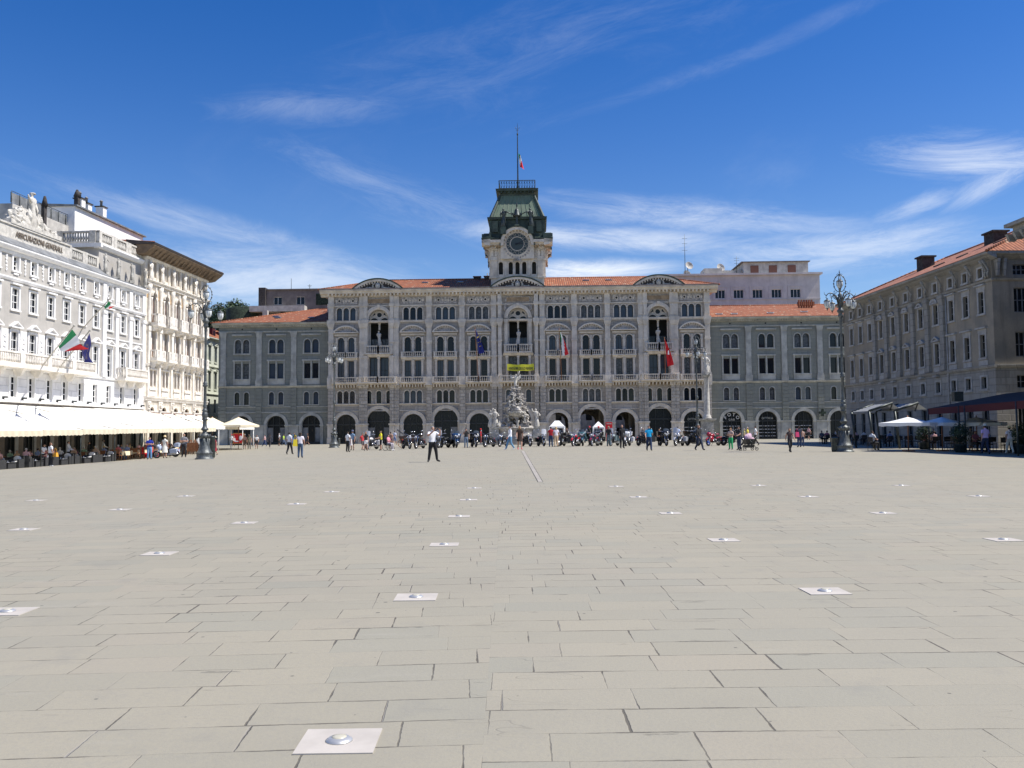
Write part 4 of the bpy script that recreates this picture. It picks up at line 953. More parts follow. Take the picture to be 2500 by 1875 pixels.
w.poly([(gx1, .5, 16), (gx1, 12, 16), (gx1, 12, 19.4), (gx1, .5, 19.4)]); w.poly([(gx0, 0, -2), (gx0, 14, -2), (gx0, 14, 16), (gx0, 0, 16)]); w.box(gx0, gx2, 13.5, 14, -2, 16); w.box(gx0, gx2, 2.5, 2.6, -2, 15.9, 3)
w.poly([(gx2, .01, -2), (gx2, 14, -2), (gx2, 14, 16.5), (gx2, .01, 16.5)]); w.poly([(gx2, .5, 16), (gx2, 12, 16), (gx2, 12, 19.4), (gx2, .5, 19.4)])
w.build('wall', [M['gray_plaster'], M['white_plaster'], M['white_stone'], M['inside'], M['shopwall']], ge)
for x in gw+gr: shopfront_rect(ge, x, .84, 3.4)
t = MB()
t.extx([(-.003, 4.3), (-.16, 4.33), (-.2, 4.5), (-.003, 4.52)], gx0, gx2); t.extx([(-.003, 6.9), (-.12, 6.92), (-.16, 7.08), (-.003, 7.1)], gx0, gx2)
t.extx([(-.003, 13.75), (-.1, 13.78), (-.18, 13.92), (-.18, 14.02), (-.003, 14.05)], gx0, gx2)
t.extx([(-.003, 10.75), (-.08, 10.77), (-.1, 10.87), (-.003, 10.9)], gx1, gx2)
bsplit(t, 'string_course', M['white_plaster'], ge, .1)
t = MB(); t.extx([(-.003, 15.8), (-.1, 15.82), (-.12, 16.05), (-.35, 16.12), (-.5, 16.3), (-.5, 16.42), (.4, 16.45), (.4, 15.8)], gx0, gx2)
for q in range(170): x = gx0+.2+q*.23; x < gx2 and t.ell((x, -.13, 15.96+.03*(q % 2)), (.1, .05, .09), 6, 4, 0, .4, q)
t.build('cornice', M['white_plaster'], ge)
t = MB(); t.extx([(-.52, 16.43), (-.5, 16.5), (.3, 17.15), (.4, 17.0), (.4, 16.46)], gx0, gx1+.1); t.extx([(-.52, 16.43), (-.5, 16.5), (.45, 16.85), (.45, 16.46)], gx1+.1, gx2); t.build('lead_ledge', M['lead'], ge)
par = MB(); pa, pb = 58.0, 76.6*S_
par.box(pa, pb, .35, .75, 17.1, 18.2); par.box(pa-.05, pb+.05, .25, .85, 18.2, 18.34); par.box(pa, pb, .25, .36, 17.1, 17.22)
balustrade(par, pb+.02, gx1-2.4, .55, 17.1, 18.25, .26, pw=.2, w=.12); balustrade(par, gx1-2.38, gx1-.05, .55, 17.1, 18.25, .26, pw=.2, w=.12); balustrade(par, gx0, pa-.02, .55, 17.1, 18.25, .26, pw=.2, w=.12)
par.build('parapet', M['statue_white'], ge)
me = text_mesh('ASSICURAZIONI GENERALI.', .62, .03, align='LEFT', spacing=1.0, bold=.006); me.materials.append(mat('bronze_letters', (.17, .14, .11), .6))
wd = max(v.co.x for v in me.vertices); me.transform(Matrix.Scale(6.4/wd, 4, (1, 0, 0))); inst('lettering', me, ge, (69.0*S_, .31, 17.42))
# extra storey: cornice, balustrade
t = MB(); t.extx([(.497, 19.1), (.3, 19.15), (.1, 19.4), (.1, 19.55), (.8, 19.6), (.8, 19.1)], gx1-.3, gx2); t.box(gx1-.35, gx1, .11, 12, 19.2, 19.56)
t.build('upper_cornice', M['white_plaster'], ge)
t = MB()
for k in range(3): a = gx1-.2+k*(gx2-gx1+.2)/3; balustrade(t, a+.01, a+(gx2-gx1+.2)/3-.02, .5, 19.6, 20.75, .26, pw=.25, w=.14)
balustrade(t, .7, 4.5, gx1-.1, 19.6, 20.75, .26, 'y', pw=.3, w=.14); t.box(gx1-.25, gx1+.05, 4.5, 12, 19.6, 20.7)
t.build('roof_balustrade', M['statue_white'], ge)
c_ = {}
for xs in (gw, gr):
    rowwin(ge, xs, .40, 4.7, 6.35, .24, wm, c_, 'a'); rowwin(ge, xs, .44, 7.15, 9.85, .16, wm, c_, 'b', (1, 3), fw=.055); rowwin(ge, xs, .44, 11.6, 13.25, .16, wm, c_, 'c', fw=.055); rowwin(ge, xs, .36, 14.65, 15.75, .24, wm, c_, 'd', (1, 2))
rowwin(ge, gr, .33, 17.35, 18.65, .74, wm, c_, 'e')
sm = MB()
for (z0, z1, hw) in ((7.15, 9.85, .44), (11.6, 13.25, .44), (14.65, 15.75, .36)):
    for s in (-1, 1): sm.box(s*(hw+.08)-.08, s*(hw+.08)+.08, -.07, -.003, z0-.05, z1+.12)
    sm.box(-hw-.0, hw+.0, -.07, -.003, z1, z1+.12); sm.box(-hw-.2, hw+.2, -.13, -.003, z0-.18, z0-.055)
tri(sm, 0, 10.2, .72, .42, -.32, -.003, .1); sm.box(-.5, .5, -.07, -.003, 9.98, 10.06)
sm.box(-.3, .3, -.09, -.003, 14.28, 14.42); sm.box(-.62, .62, -.24, -.003, 13.48, 13.6)
for s in (-1, 1): sm.box(s*.47-.07, s*.47+.07, -.05, -.003, 4.65, 6.4)
sm = msplit(sm, 'window_surround', M['white_plaster'], .12)
for x in gw+gr: [inst('window_surround', q, ge, (x, 0, 0)) for q in sm]
for x in [(a+b)/2 for a, b in zip(gw, gw[1:])][:-1]:
    t = MB()
    for q, (zz, ww) in enumerate(((15.6, .1), (15.35, .14), (15.1, .11), (14.8, .06), (14.55, .08))): t.ell((x, -.04, zz), (ww, .06, .14), 6, 5, 0, .4, q)
    t.box(x-.42, x+.42, -.04, -.003, 7.3, 9.95)
    for q in range(5): t.ell((x, -.06, 7.8+q*.42), (.2-.03*(q % 2), .05, .17), 7, 5, 0, .5, q)
    bsplit(t, 'stucco_ornament', M['white_plaster'], ge)
for x in [gx1+.12, (gr[0]+gr[1])/2, (gr[1]+gr[2])/2, gx2-.35]:
    t = MB(); t.box(x-.28, x+.28, -.16, -.003, 7.1, 13.3); t.box(x-.36, x+.36, -.24, -.003, 13.0, 13.3); t.box(x-.36, x+.36, -.24, -.003, 7.1, 7.5); t.box(x-.3, x+.3, -.14, -.003, 14.06, 15.78); t.box(x-.13, x+.13, -.18, -.14, 14.4, 15.4)
    for s in (-1, 1): t.ell((x+s*.25, -.2, 13.15), (.1, .1, .12), 6, 5)
    t.build('pilaster', M['white_plaster'], ge)
def lbalc(parent, x0, x1, zs, z1, dep, mt, brs):
    m_ = MB(); m_.box(x0-.1, x1+.1, -dep-.1, -.003, zs-.22, zs)
    for x in brs: m_.tbox((x, -dep*.42), (.14, dep*.15, zs-.8), (.2, dep*.42, zs-.22))
    o = m_.build('balcony', mt, parent); b = MB(); n_ = max(1, round((x1-x0)/3.2))
    for k in range(n_): a = x0+k*(x1-x0)/n_; balustrade(b, a+.01, a+(x1-x0)/n_-.01, -dep, zs, z1, .2, pw=.13, w=.09)
    for xx in (x0, x1): balustrade(b, -dep+.1, -.05, xx, zs, z1, .2, 'y', pw=.05, w=.08)
    b.build('balustrade', mt, o)
lbalc(ge, 61.0, 78.6, 7.15, 8.15, 1.15, M['cream_light'], gw[5:11]); lbalc(ge, 84.0, 88.6, 7.15, 8.15, 1.0, M['cream_light'], (84.6, 86.4, 88.1))
t = MB()
for x in [a+1.18 for a in gw+gr]: t.box(x-.16, x+.16, -.3, -.05, 4.62, 4.74); t.box(x-.03, x+.03, -.1, 0, 4.5, 4.65)
bsplit(t, 'floodlight', M['iron'], ge)
# setback roof storey with gable and chimneys behind
sb = empty('rooftop_storey', (LX, 0, 0), LR, 'white set-back roof storey with chimneys above the pale grey palace', 'building')
t = MB(); x0_, x1_ = 84.4*S_, 98*S_; t.box(x0_, x1_, 4.6, 12, 16, 24.0); t.build('wall', M['white_plaster'], sb)
t = MB(); t.extx([(4.3, 23.95), (4.3, 24.08), (8.5, 24.3), (12.2, 24.1), (12.2, 23.95)], x0_-.15, x1_+.2); t.build('roof', M['lead'], sb)
t = MB(); t.box(76, x0_-.01, 5.2, 12, 16.2, 22.0); t.build('terrace_block', M['back_pale'], sb)
t = MB()
for q in range(8): t.tube([(76+q*1.18, 5.3, 22), (76+q*1.18, 5.3, 23.1)], .03, 4)
t.tube([(76, 5.3, 23.1), (x0_, 5.3, 23.1)], .03, 4); t.box(76, x0_-.02, 5.35, 5.4, 22.1, 23.0, 1); t.build('terrace_railing', [M['iron'], M['lead']], sb)
for x, h in ((86.8, 1.0), (88.0, .8), (90.8, 1.2)):
    t = MB(); t.box(x-.35, x+.35, 5.0, 5.8, 24.1, 24.2+h); t.box(x-.45, x+.45, 4.9, 5.9, 24.2+h, 24.3+h, 1); t.lathe([(.13, 0), (.13, .5), (.2, .55), (0, .75)], (x, 5.4, 24.3+h), 8, 2)
    t.build('chimney', [M['white_plaster'], M['chimney'], M['lead']], sb)
t = MB(); t.box(85.6, 86.0, 4.9, 5.3, 24.1, 25.2); t.lathe([(.35, 0), (.1, .7), (0, .72)], (85.8, 5.1, 25.2), 6); t.build('smoke_hood', M['chimney'], sb)
t = MB(); t.box(79.2, 79.6, 4.3, 4.6, 20.6, 22.6); t.lathe([(.3, 0), (.1, .9), (0, .95)], (79.4, 4.4, 22.6), 6); t.build('smoke_hood', M['chimney'], sb)
# statues on the ledge
me = MB(); fig_prof(me, 0, 0, .25, 1.75, 0, 3, 9); me.box(-.25, .25, -.22, .22, 0, .26); me.tube([(.2, 0, 1.5), (.33, -.15, 1.25), (.15, -.25, 1.2)], [.08, .06, .05], 5); st_me = me.mesh('ledge_statue', M['statue'])
for k, x in enumerate([gx1+.12, (gr[0]+gr[1])/2, (gr[1]+gr[2])/2, gx2-.35]):
    o = bpy.data.objects.new('statue', st_me); col.objects.link(o); o.location = LF(x, -.12, 16.66); o.rotation_euler = (0, 0, LR+k*.4)
    tag(o, 'weathered marble statue on the roof ledge of the grey palace, %s from the left' % ('first', 'second', 'third', 'fourth')[k], 'statue', 'statues on the palace ledge')
# sculpture group
sg_ = MB(); fig_prof(sg_, 0, 0, 0, 3.0, 0, 1, 12); sg_.tube([(-.25, -.05, 2.1), (-.7, -.2, 2.25), (-1.0, -.25, 2.55)], [.14, .11, .07], 6); sg_.tube([(.3, 0, 2.1), (.5, -.1, 1.6), (.35, -.2, 1.3)], [.14, .11, .08], 6)
sg_.lathe([(.26, 0), (.2, .1), (0, .13)], (0, 0, 2.86), 8)
for dx, dz, a, b_, c2_ in ((-1.5, .4, .55, .35, .6), (-1.6, 1.1, .26, .25, .32), (-2.4, .4, .6, .4, .5), (-2.2, .9, .3, .25, .3), (-.6, .6, .35, .3, .8), (.8, .45, .45, .35, .6), (1.5, .3, .5, .3, .4), (2.3, .25, .4, .3, .35), (3.0, .2, .3, .25, .28), (1.0, 1.0, .22, .2, .25)):
    sg_.ell((dx, 0, dz), (a, b_, c2_), 12, 9, 0, .5, dx)
sg_.box(-3.2, 3.6, -.35, .35, -.25, .12)
o = sg_.build('sculpture_group', M['statue_white'], None, LF(71.6, .55, 18.6), LR); tag(o, 'cream sculpture group around a robed figure with raised arm on the parapet', 'sculpture')
# ------------------------------------------------------------------ ornate cream palace
cx0, cx1 = 89.52*S_, 104.6*S_; cw = [v*S_ for v in (91.3, 94.05, 96.8, 99.55, 102.3)]
ce = empty('palace', (LX, 0, 0), LR, 'ornate cream palace with caryatid attic, small balconies and deep dark overhanging eave', 'building')
w = MB()
def cc_(z0, z1, op, mi=0, dep=.35): wallband(w, cx0, cx1, z0, z1, [(x+d, *op[1:]) for x in cw for d in op[0]], dep, mi)
cc_(-2, 3.9, ((0,), .85, -2, 3.7, 0)); cc_(3.9, 5.5, ((0,), .55, 4.1, 4.65, 1), 0, .3); cc_(5.5, 8.6, ((-.38, .38), .28, 6.75, 8.4, 0)); cc_(8.6, 12.9, ((0,), .42, 9.8, 12.5, 0)); cc_(12.9, 17.4, ((0,), .42, 13.2, 16.5, 1)); cc_(17.4, 20.0, ((-.3, .3), .22, 18.1, 19.7, 0))
for xx in (cx0, cx1): w.poly([(xx, 0, -2), (xx, 14, -2), (xx, 14, 20), (xx, 0, 20)])
w.box(cx0, cx1, 13.5, 14, -2, 20); w.box(cx0+.05, cx1-.05, 1.8, 1.9, -2, 19.9, 1); w.build('wall', [M['cream'], M['inside']], ce)
t = MB()
for z, d in ((3.95, .12), (5.4, .35), (8.75, .2), (12.95, .15), (17.4, .45), (19.8, .2)): t.extx([(-.003, z), (-d*.6, z+.03), (-d, z+.18), (-d, z+.26), (-.003, z+.28)], cx0, cx1+.1)
q = cx0
while q < cx1: t.box(q, q+.1, -.3, -.004, 17.25, 17.42); t.box(q, q+.1, -.28, -.004, 5.25, 5.41); q += .24
bsplit(t, 'string_course', M['cream_light'], ce, .12)
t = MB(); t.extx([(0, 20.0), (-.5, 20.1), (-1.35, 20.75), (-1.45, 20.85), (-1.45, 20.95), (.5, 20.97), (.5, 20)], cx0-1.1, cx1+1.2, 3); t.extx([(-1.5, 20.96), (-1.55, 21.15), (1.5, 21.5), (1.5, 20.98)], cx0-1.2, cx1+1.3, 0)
t.box(cx0-1.2, cx1+1.3, 1.4, 14, 20.97, 21.1); hip_roof(t, cx0-1.1, cx1+1.2, -1.4, 14, 21.15, 1.7, 6, 2, 2)
q = cx0+.1
while q < cx1: t.tbox((q, -.6), (.09, .15, 20.0), (.12, .6, 20.55), 3); q += .92
t.build('eave', [M['dark_eave'], M['cream'], M['tile_x'], mat('shade_brown_soffit', (.17, .12, .075), .85, .3, 1.5)], ce)  # soffit and brackets coloured dark brown to carry the shade below the eave
c_ = {}
rowwin(ce, [x+d for x in cw for d in (-.38, .38)], .28, 6.75, 8.4, .26, (M['wood'], M['glass']), c_, 'a', (0, 1)); rowwin(ce, cw, .42, 9.8, 12.5, .28, (M['wood'], M['glass']), c_, 'b', (1, 2)); rowwin(ce, cw, .42, 13.2, 16.5, .28, (M['wood'], M['glass']), c_, 'c', (1, 2), 1)
rowwin(ce, [x+d for x in cw for d in (-.3, .3)], .22, 18.1, 19.7, .26, (M['wood'], M['glass']), c_, 'd', (0, 1)); rowwin(ce, cw, .55, 4.1, 4.65, .24, (M['wood'], M['glass']), c_, 'e', (3, 0), 1)
sm = MB(); archivolt(sm, 0, 16.08, .43, .62, -.2, -.003, n=12); sm.box(-.14, .14, -.32, -.003, 16.6, 17.0)
for s in (-1, 1):
    sm.lathe([(.1, 0), (.085, 1), (.09, 2.5), (.13, 2.75)], (s*.56, -.1, 13.2), 6); sm.box(s*.55-.12, s*.55+.12, -.12, -.003, 9.7, 12.6)
    for d in (-.38, .38): sm.box(d+s*.33-.05, d+s*.33+.05, -.08, -.003, 6.6, 8.5)
sm.box(-.85, .85, -.22, -.003, 8.45, 8.6); sm.box(-.8, .8, -.16, -.003, 6.35, 6.6); sm.box(-.7, .7, -.06, -.003, 5.75, 6.3); sm.box(-.8, .8, -.25, -.003, 12.55, 12.75)
for s in (-1, 1): sm.box(s*.66-.06, s*.66+.06, -.1, -.003, 17.75, 19.78)
sm = msplit(sm, 'window_surround', M['cream_light'], .12)
for x in cw: [inst('window_surround', q, ce, (x, 0, 0)) for q in sm]
for k in range(6):
    x = (cw[0]-1.375, *[(a+b)/2 for a, b in zip(cw, cw[1:])], cw[-1]+1.375)[k]; x += .25 if k == 0 else 0
    t = MB(); t.box(x-.24, x+.24, -.22, -.003, -2, 5.2); t.box(x-.2, x+.2, -.16, -.003, 5.7, 8.7); t.box(x-.24, x+.24, -.22, -.003, 9.05, 12.9); t.box(x-.3, x+.3, -.28, -.003, 12.4, 12.9)
    t.lathe([(.24, 13.2), (.2, 13.4), (.18, 16.2), (.28, 16.8), (.3, 17.2)], (x, -.12, 0), 8); t.box(x-.32, x+.32, -.03, -.003, 15.8, 16.9, 1)
    for q in range(4): t.ell((x+(-.1, .1, -.06, .06)[q], -.33, 4.3+.25*q), (.12, .1, .15), 6, 5, 0, .4, q)
    t.build('column', [M['cream_light'], M['ochre']], ce)
    t = MB(); fig_prof(t, x, -.28, 17.68, 2.05, 0, k, 9); t.tube([(x-.18, -.3, 19.2), (x-.38, -.35, 19.0), (x-.2, -.45, 18.7)], [.08, .07, .05], 5); t.build('caryatid', M['cream_light'], ce)
for x in cw:
    for zs, z1, hw, bb in ((13.15, 14.2, .85, .7), (9.55, 10.45, .95, .9)):
        t = MB(); t.box(x-hw-.08, x+hw+.08, -.95, -.003, zs-.2, zs)
        for s in (-1, 1): t.tbox((x+s*hw*.7, -.35), (.12, .15, zs-bb), (.16, .38, zs-.2)); t.ell((x+s*hw*.7, -.65, zs-.38), (.16, .16, .17), 8, 6)
        t.tbox((x, -.35), (hw*.6, .2, zs-.5), (hw, .5, zs-.2)); o = t.build('balcony', M['cream_light'], ce)
        b = MB(); balustrade(b, x-hw, x+hw, -.85, zs, z1, .22, pw=.14, w=.08); b.box(x-hw*.5, x+hw*.5, -.93, -.8, zs+.1, z1-.1)
        for s in (-1, 1): balustrade(b, -.75, -.03, x+s*hw, zs, z1, .22, 'y', pw=.02, w=.07)
        b.build('balustrade', M['cream_light'], o)
# ------------------------------------------------------------------ distant street front in the gap
GB = empty('street_house', (-63.4, 0, 0), LR, 'pale green house with dormers glimpsed in the street behind the cream palace', 'building')
w = MB(); xs = [136+2.6*k for k in range(16)]
for z0, z1, a, b in ((-2, 5, -2, 4), (5, 8.8, 5.6, 8.0), (8.8, 13.6, 9.8, 12.6), (13.6, 18.6, 14.6, 17.2)): wallband(w, 134, 178, z0, z1, [(x, .5, a, b, 0) for x in xs], .3, 0)
w.box(134, 178, .9, 1.0, -2, 18.5, 1); w.poly([(134, 0, -2), (134, 12, -2), (134, 12, 18.6), (134, 0, 18.6)]); w.box(134, 178, 11.5, 12, -2, 18.6); w.build('wall', [M['back_cream'], M['inside']], GB)
t = MB()
for z, d in ((18.4, .8), (13.5, .25), (8.7, .25), (4.8, .3)): t.extx([(-.003, z), (-d, z+.15), (-d, z+.3), (-.003, z+.35)], 134, 178)
for x in xs:
    tri(t, x, 17.5, .75, .4, -.3, -.003); segped(t, x, 12.95, .75, .35, -.3, -.003, .1)
    for z in (5.5, 9.7, 14.5): t.box(x-.62, x+.62, -.14, -.003, z-.12, z)
    for s in (-1, 1): t.box(x+s*.58-.07, x+s*.58+.07, -.08, -.003, 14.5, 17.4); t.box(x+s*.58-.07, x+s*.58+.07, -.08, -.003, 9.7, 12.8)
bsplit(t, 'moulding', M['back_cream'], GB, .1)
t = MB(); t.extx([(-.7, 18.76), (4, 21.5), (8, 21.5), (12, 18.76)], 134, 178)
t.build('roof', M['tile_x'], GB)
for x in xs[::2]:
    t = MB(); t.box(x-.7, x+.7, .3, 3, 18.9, 20.6); t.box(x-.3, x+.3, .26, .3, 19.2, 20.2, 1); t.build('dormer', [M['red_canvas'], M['glass']], GB)
# ================================================================== right palace
RX = 38.73; RR = R(-88.41)
def RF(x, y, z=0.): a = R(-88.41); return Vector((RX+x*math.cos(a)-y*math.sin(a), x*math.sin(a)+y*math.cos(a), z))
re_ = empty('palace', (RX, 0, 0), RR, 'shaded grey-beige palace with five central pilastered bays, bracketed attic and orange tiled roof', 'building')
rw = [-93.6, -91.35, -89.1, -86.6, -84.0, -81.3, -78.6, -75.95, -73.4, -71.15, -68.9]; rx0, rx1 = -95.7, -67.35
w = MB()
def rc(z0, z1, op, mi=0, dep=.3, skip=()): wallband(w, rx0, rx1, z0, z1, [(x, *op) for i, x in enumerate(rw) if i not in skip], dep, mi)
rc(-2, 4.0, (.5, -2, 3.3, 0), 1, .4); rc(4.0, 6.3, (.36, 4.75, 5.65, 0), 1)
rc(6.3, 9.6, (.36, 7.2, 8.95, 0), 0, .3); rc(9.6, 13.0, (.36, 10.65, 12.3, 0)); rc(13.0, 14.7, (.30, 13.45, 14.15, 0))
nwn = [-1.9, -5.0, -8.2, -11.4, -14.5]
EW = MB()           # camera-facing end wall, own local frame: x to the right, y away
for z0, z1, a, b in ((-2, 4, -2, 3.2), (4, 6.3, 4.7, 5.7), (6.3, 9.6, 7.1, 9.0), (9.6, 13, 10.5, 12.4), (13, 14.7, 13.4, 14.2)): wallband(EW, 0, 17, z0, z1, [(-x+.3, .55, a, b, 0) for x in nwn], .3, 1 if z1 < 7 else 0)
w.add([(rx1, x, z) if abs(y) < 1e-6 else (rx1-y, x, z) for x, y, z in EW.v], EW.f, 0); w.m[-len(EW.f):] = EW.m
w.poly([(rx0, 0, -2), (rx0, 17, -2), (rx0, 17, 14.7), (rx0, 0, 14.7)]); w.box(rx0, rx1, 16.5, 17, -2, 14.7); w.box(rx0+.5, rx1-1.2, 1.5, 15, -2, 14.6, 2)
w.build('wall', [M['pit'], M['pit_stone'], M['inside']], re_)
t = MB()
def both(prof, mi=0):
    t.extx(prof, rx0, rx1+abs(min(p[0] for p in prof)), mi); t.add([v for v in []], [])
    n_ = len(prof); t.add([(rx1-y, 0.003, z) for y, z in prof]+[(rx1-y, 17, z) for y, z in prof], [tuple(range(n_)), tuple(range(2*n_-1, n_-1, -1))]+[(i, i+n_, (i+1) % n_+n_, (i+1) % n_) for i in range(n_)], mi)
both([(-.003, 6.25), (-.12, 6.28), (-.2, 6.42), (-.2, 6.5), (-.003, 6.52)]); both([(-.003, 12.95), (-.1, 12.98), (-.18, 13.12), (-.003, 13.16)]); both([(-.003, 14.55), (-.3, 14.7), (-.75, 14.95), (-.75, 15.1), (-.003, 15.12)])
bsplit(t, 'cornice', M['pit_stone'], re_, .05)
t = MB()
xs = sorted([(a+b)/2 for a, b in zip(rw, rw[1:])]+[rx1-.2, rx1-.55, rx0+.3])
for x in xs: t.tube([(x, -.12, 13.2), (x, -.22, 13.5), (x, -.15, 13.8), (x, -.35, 14.2), (x, -.6, 14.6)], [.09, .1, .09, .1, .13], 5)
for y in (.3, .8, 3.3, 6.5, 9.6): t.tbox((rx1+.25, y), (.1, .09, 13.3), (.3, .12, 14.6))
bsplit(t, 'eave_bracket', M['pit_stone'], re_, .05)
c_ = {}; pmn = (M['back_brown'], M['glass_dark']); pmw = (M['lead'], M['glass_dark'])
for k, (hw, a, b, br_) in enumerate(((.5, -1, 3.3, (1, 3)), (.36, 4.75, 5.65, (1, 0)), (.36, 7.2, 8.95, (1, 2)), (.36, 10.65, 12.3, (1, 2)), (.30, 13.45, 14.15, (1, 0)))): rowwin(re_, rw, hw, a, b, .22, pmw, c_, k, br_, 0, .05)
for k, (a, b) in enumerate(((-1, 3.2), (4.7, 5.7), (7.1, 9.0), (10.5, 12.4), (13.4, 14.2))):
    for x in nwn[:3]:
        o = window_obj(re_, [(0, .55, a, b, 0)], 0, pmw, (2, 1), .07, c_, 'n%d' % k); o.location = (rx1-.22, -x+.3, 0); o.rotation_euler = (0, 0, R(90))
for i, x in enumerate(rw):
    t = MB(); cen = 3 <= i <= 7
    for (a, b, hw) in ((4.75, 5.65, .36), (7.2, 8.95, .36), (10.65, 12.3, .36), (13.45, 14.15, .3)):
        for s in (-1, 1): t.box(x+s*(hw+.09)-.09, x+s*(hw+.09)+.09, -.06, -.003, a-.05, b+.14)
        t.box(x-hw, x+hw, -.06, -.003, b, b+.14); t.box(x-hw-.22, x+hw+.22, -.12, -.003, a-.2, a-.055)
    t.box(x-.62, x+.62, -.05, -.003, 6.55, 6.95)
    if cen:
        (segped if i % 2 else lambda *a: tri(*a[:5], *a[5:7]))(t, x, 12.6 if False else 12.55, .62, .3, -.25, -.003)
        (tri if i % 2 else lambda *a: segped(*a, .1))(t, x, 9.25, .62, .32, -.25, -.003)
        t.box(x-.3, x+.3, -.35, -.003, 6.1, 6.24)
    else:
        t.box(x-.6, x+.6, -.06, -.003, 12.44, 12.75); t.box(x-.7, x+.7, -.25, -.003, 12.75, 12.87); t.box(x-.6, x+.6, -.06, -.003, 9.1, 9.4); t.box(x-.72, x+.72, -.25, -.003, 9.4, 9.52)
    bsplit(t, 'window_surround', M['pit_trim'], re_, .12)
for x in (-87.85, -85.3, -82.7, -79.95, -77.3, -74.7):
    t = MB(); t.box(x-.3, x+.3, -.22, -.003, 6.53, 12.6); t.tbox((x, -.14), (.3, .1, 12.2), (.42, .22, 12.7)); t.box(x-.42, x+.42, -.34, -.003, 12.7, 12.94); t.box(x-.4, x+.4, -.32, -.003, 6.53, 7.0); t.build('pilaster', M['pit_stone'], re_)
t = MB(); t.box(-81.85, -80.75, -.12, -.003, 6.6, 6.75); archivolt(t, -81.3, 9.0, .42, .55, -.12, -.003, n=10); t.tube([(-74.1, -.1, 13), (-74.1, -.1, -1)], .06, 6); bsplit(t, 'wall_niche', M['pit_trim'], re_, .5)
t = MB(); hip_roof(t, rx0-.6, rx1+.8, -.8, 17.5, 15.12, 4.0, 6.5, 0, 1, left=True); t.build('roof', [M['tile_r'], M['tile_y']], re_)
for x, y, s in ((-86.5, 4.6, .6), (-75.8, 5.4, .75)):
    t = MB(); t.box(x-1.0*s, x+1.0*s, y-.6, y+.6, 16.2, 18.5); t.box(x-1.2*s, x+1.2*s, y-.75, y+.75, 18.5, 18.65); t.build('chimney', M['chimney'], re_)
for x, y in ((-76.5, 2.8), (-72.0, 3.5), (-79.3, 2.2)):
    t = MB(); t.box(-.5, .5, -.3, .3, 0, .12); o = t.build('skylight', M['chimney'], re_); o.location = (x, y, 15.15+.42*(y+.8)); o.rotation_euler = (R(23), 0, 0)
# neighbour on the far right
nb = empty('palace', (37.4, 0, 0), RR, 'shaded palace with carved stone cornice at the right edge of the picture', 'building')
w = MB(); xs = [-59.0+3.1*k for k in range(13)]
for z0, z1, a, b in ((-2, 4, -2, 3), (4, 8, 4.9, 7.2), (8, 12, 8.8, 11.2), (12, 15.2, 12.8, 14.4)): wallband(w, -61.0, -20, z0, z1, [(x, .55, a, b, 0) for x in xs], .35, 0)
w.poly([(-61, 0, -2), (-61, 17, -2), (-61, 17, 15.2), (-61, 0, 15.2)]); w.box(-61, -20, 16.5, 17, -2, 15.2); w.box(-60.5, -20.5, 1, 1.2, -2, 15, 1); w.build('wall', [M['pit_stone'], M['inside']], nb)
t = MB(); t.box(-61.4, -20, -.5, 17.5, 15.2, 15.7); t.box(-61.8, -20, -.9, 17.5, 15.7, 15.95)
q = -61.5
while q < -20: t.tbox((q, -.5), (.1, .2, 14.7), (.14, .45, 15.2)); q += .8
for q in range(8): t.tbox((-61.15, 1+q*1.0), (.14, .1, 14.7), (.3, .14, 15.2))
t.build('cornice', M['pit_stone'], nb)
# ================================================================== houses behind
def fbox(name, x0, x1, ytop, ybot_z, Y, depth, m_, label):      # rectangular block seen face-on: pixel edges at distance Y
    a, b = P(x0, ytop, Y), P(x1, ytop, Y); e = empty(name, (a.x, Y, 0), TH_R, label, 'building'); wd = b.x-a.x; z = (a.z+b.z)/2
    return e, wd, z
e, wd, z = fbox('apartment_house', 650, 826, 710, 0, 168, 14, None, 'dull brown flat-roofed house with blue windows rising behind the left wing')
w = MB(); wins = [((x_-650)*168/F, .78) for x_ in (679, 735)]
zb_ = z-2.9
w.poly([(0, 0, 0), (wd, 0, 0), (wd, 0, zb_), (0, 0, zb_)]); wallband(w, 0, wd, zb_, z, [(a, b, zb_+.25, zb_+1.75, 0) for a, b in wins], .25, 0); w.box(0, wd, .01, 14, z-.02, z+.15); w.box(.01, wd, .6, .7, 0, z-.1, 0)
w.box(-1.3, -.01, -.6, 10, 0, z+.6, 1); w.poly([(wd, 0, 0), (wd, 14, 0), (wd, 14, z), (wd, 0, z)]); w.box(3.2, 4.0, -1.5, -.01, zb_-1.5, zb_-1.0, 1); w.build('wall', [M['back_brown'], M['chimney']], e)
t = MB(); t.box(-.2, wd, -.25, 14.2, z+.15, z+.35); t.box(-2.6, 7.9, -2.0, -.01, zb_-1.3, zb_-.2, 1); t.box(wd-4.2, wd-1, -.05, -.003, zb_+.1, z-.6, 2); bsplit(t, 'ledge', [M['back_brown'], M['back_pale'], M['hedge']], e)
for a, b in wins: window_obj(e, [(a, b, zb_+.25, zb_+1.75, 0)], .2, (M['frame_white'], M['glass']), (1, 0), .06)
t = MB(); t.lathe([(4.3, 0), (4.3, z-3.2), (4.1, z-3.0), (0, z-2.9)], (-1.9-2.3, 3.0, 0), 24); t.build('ivy_covered_tower', M['hedge'], e)
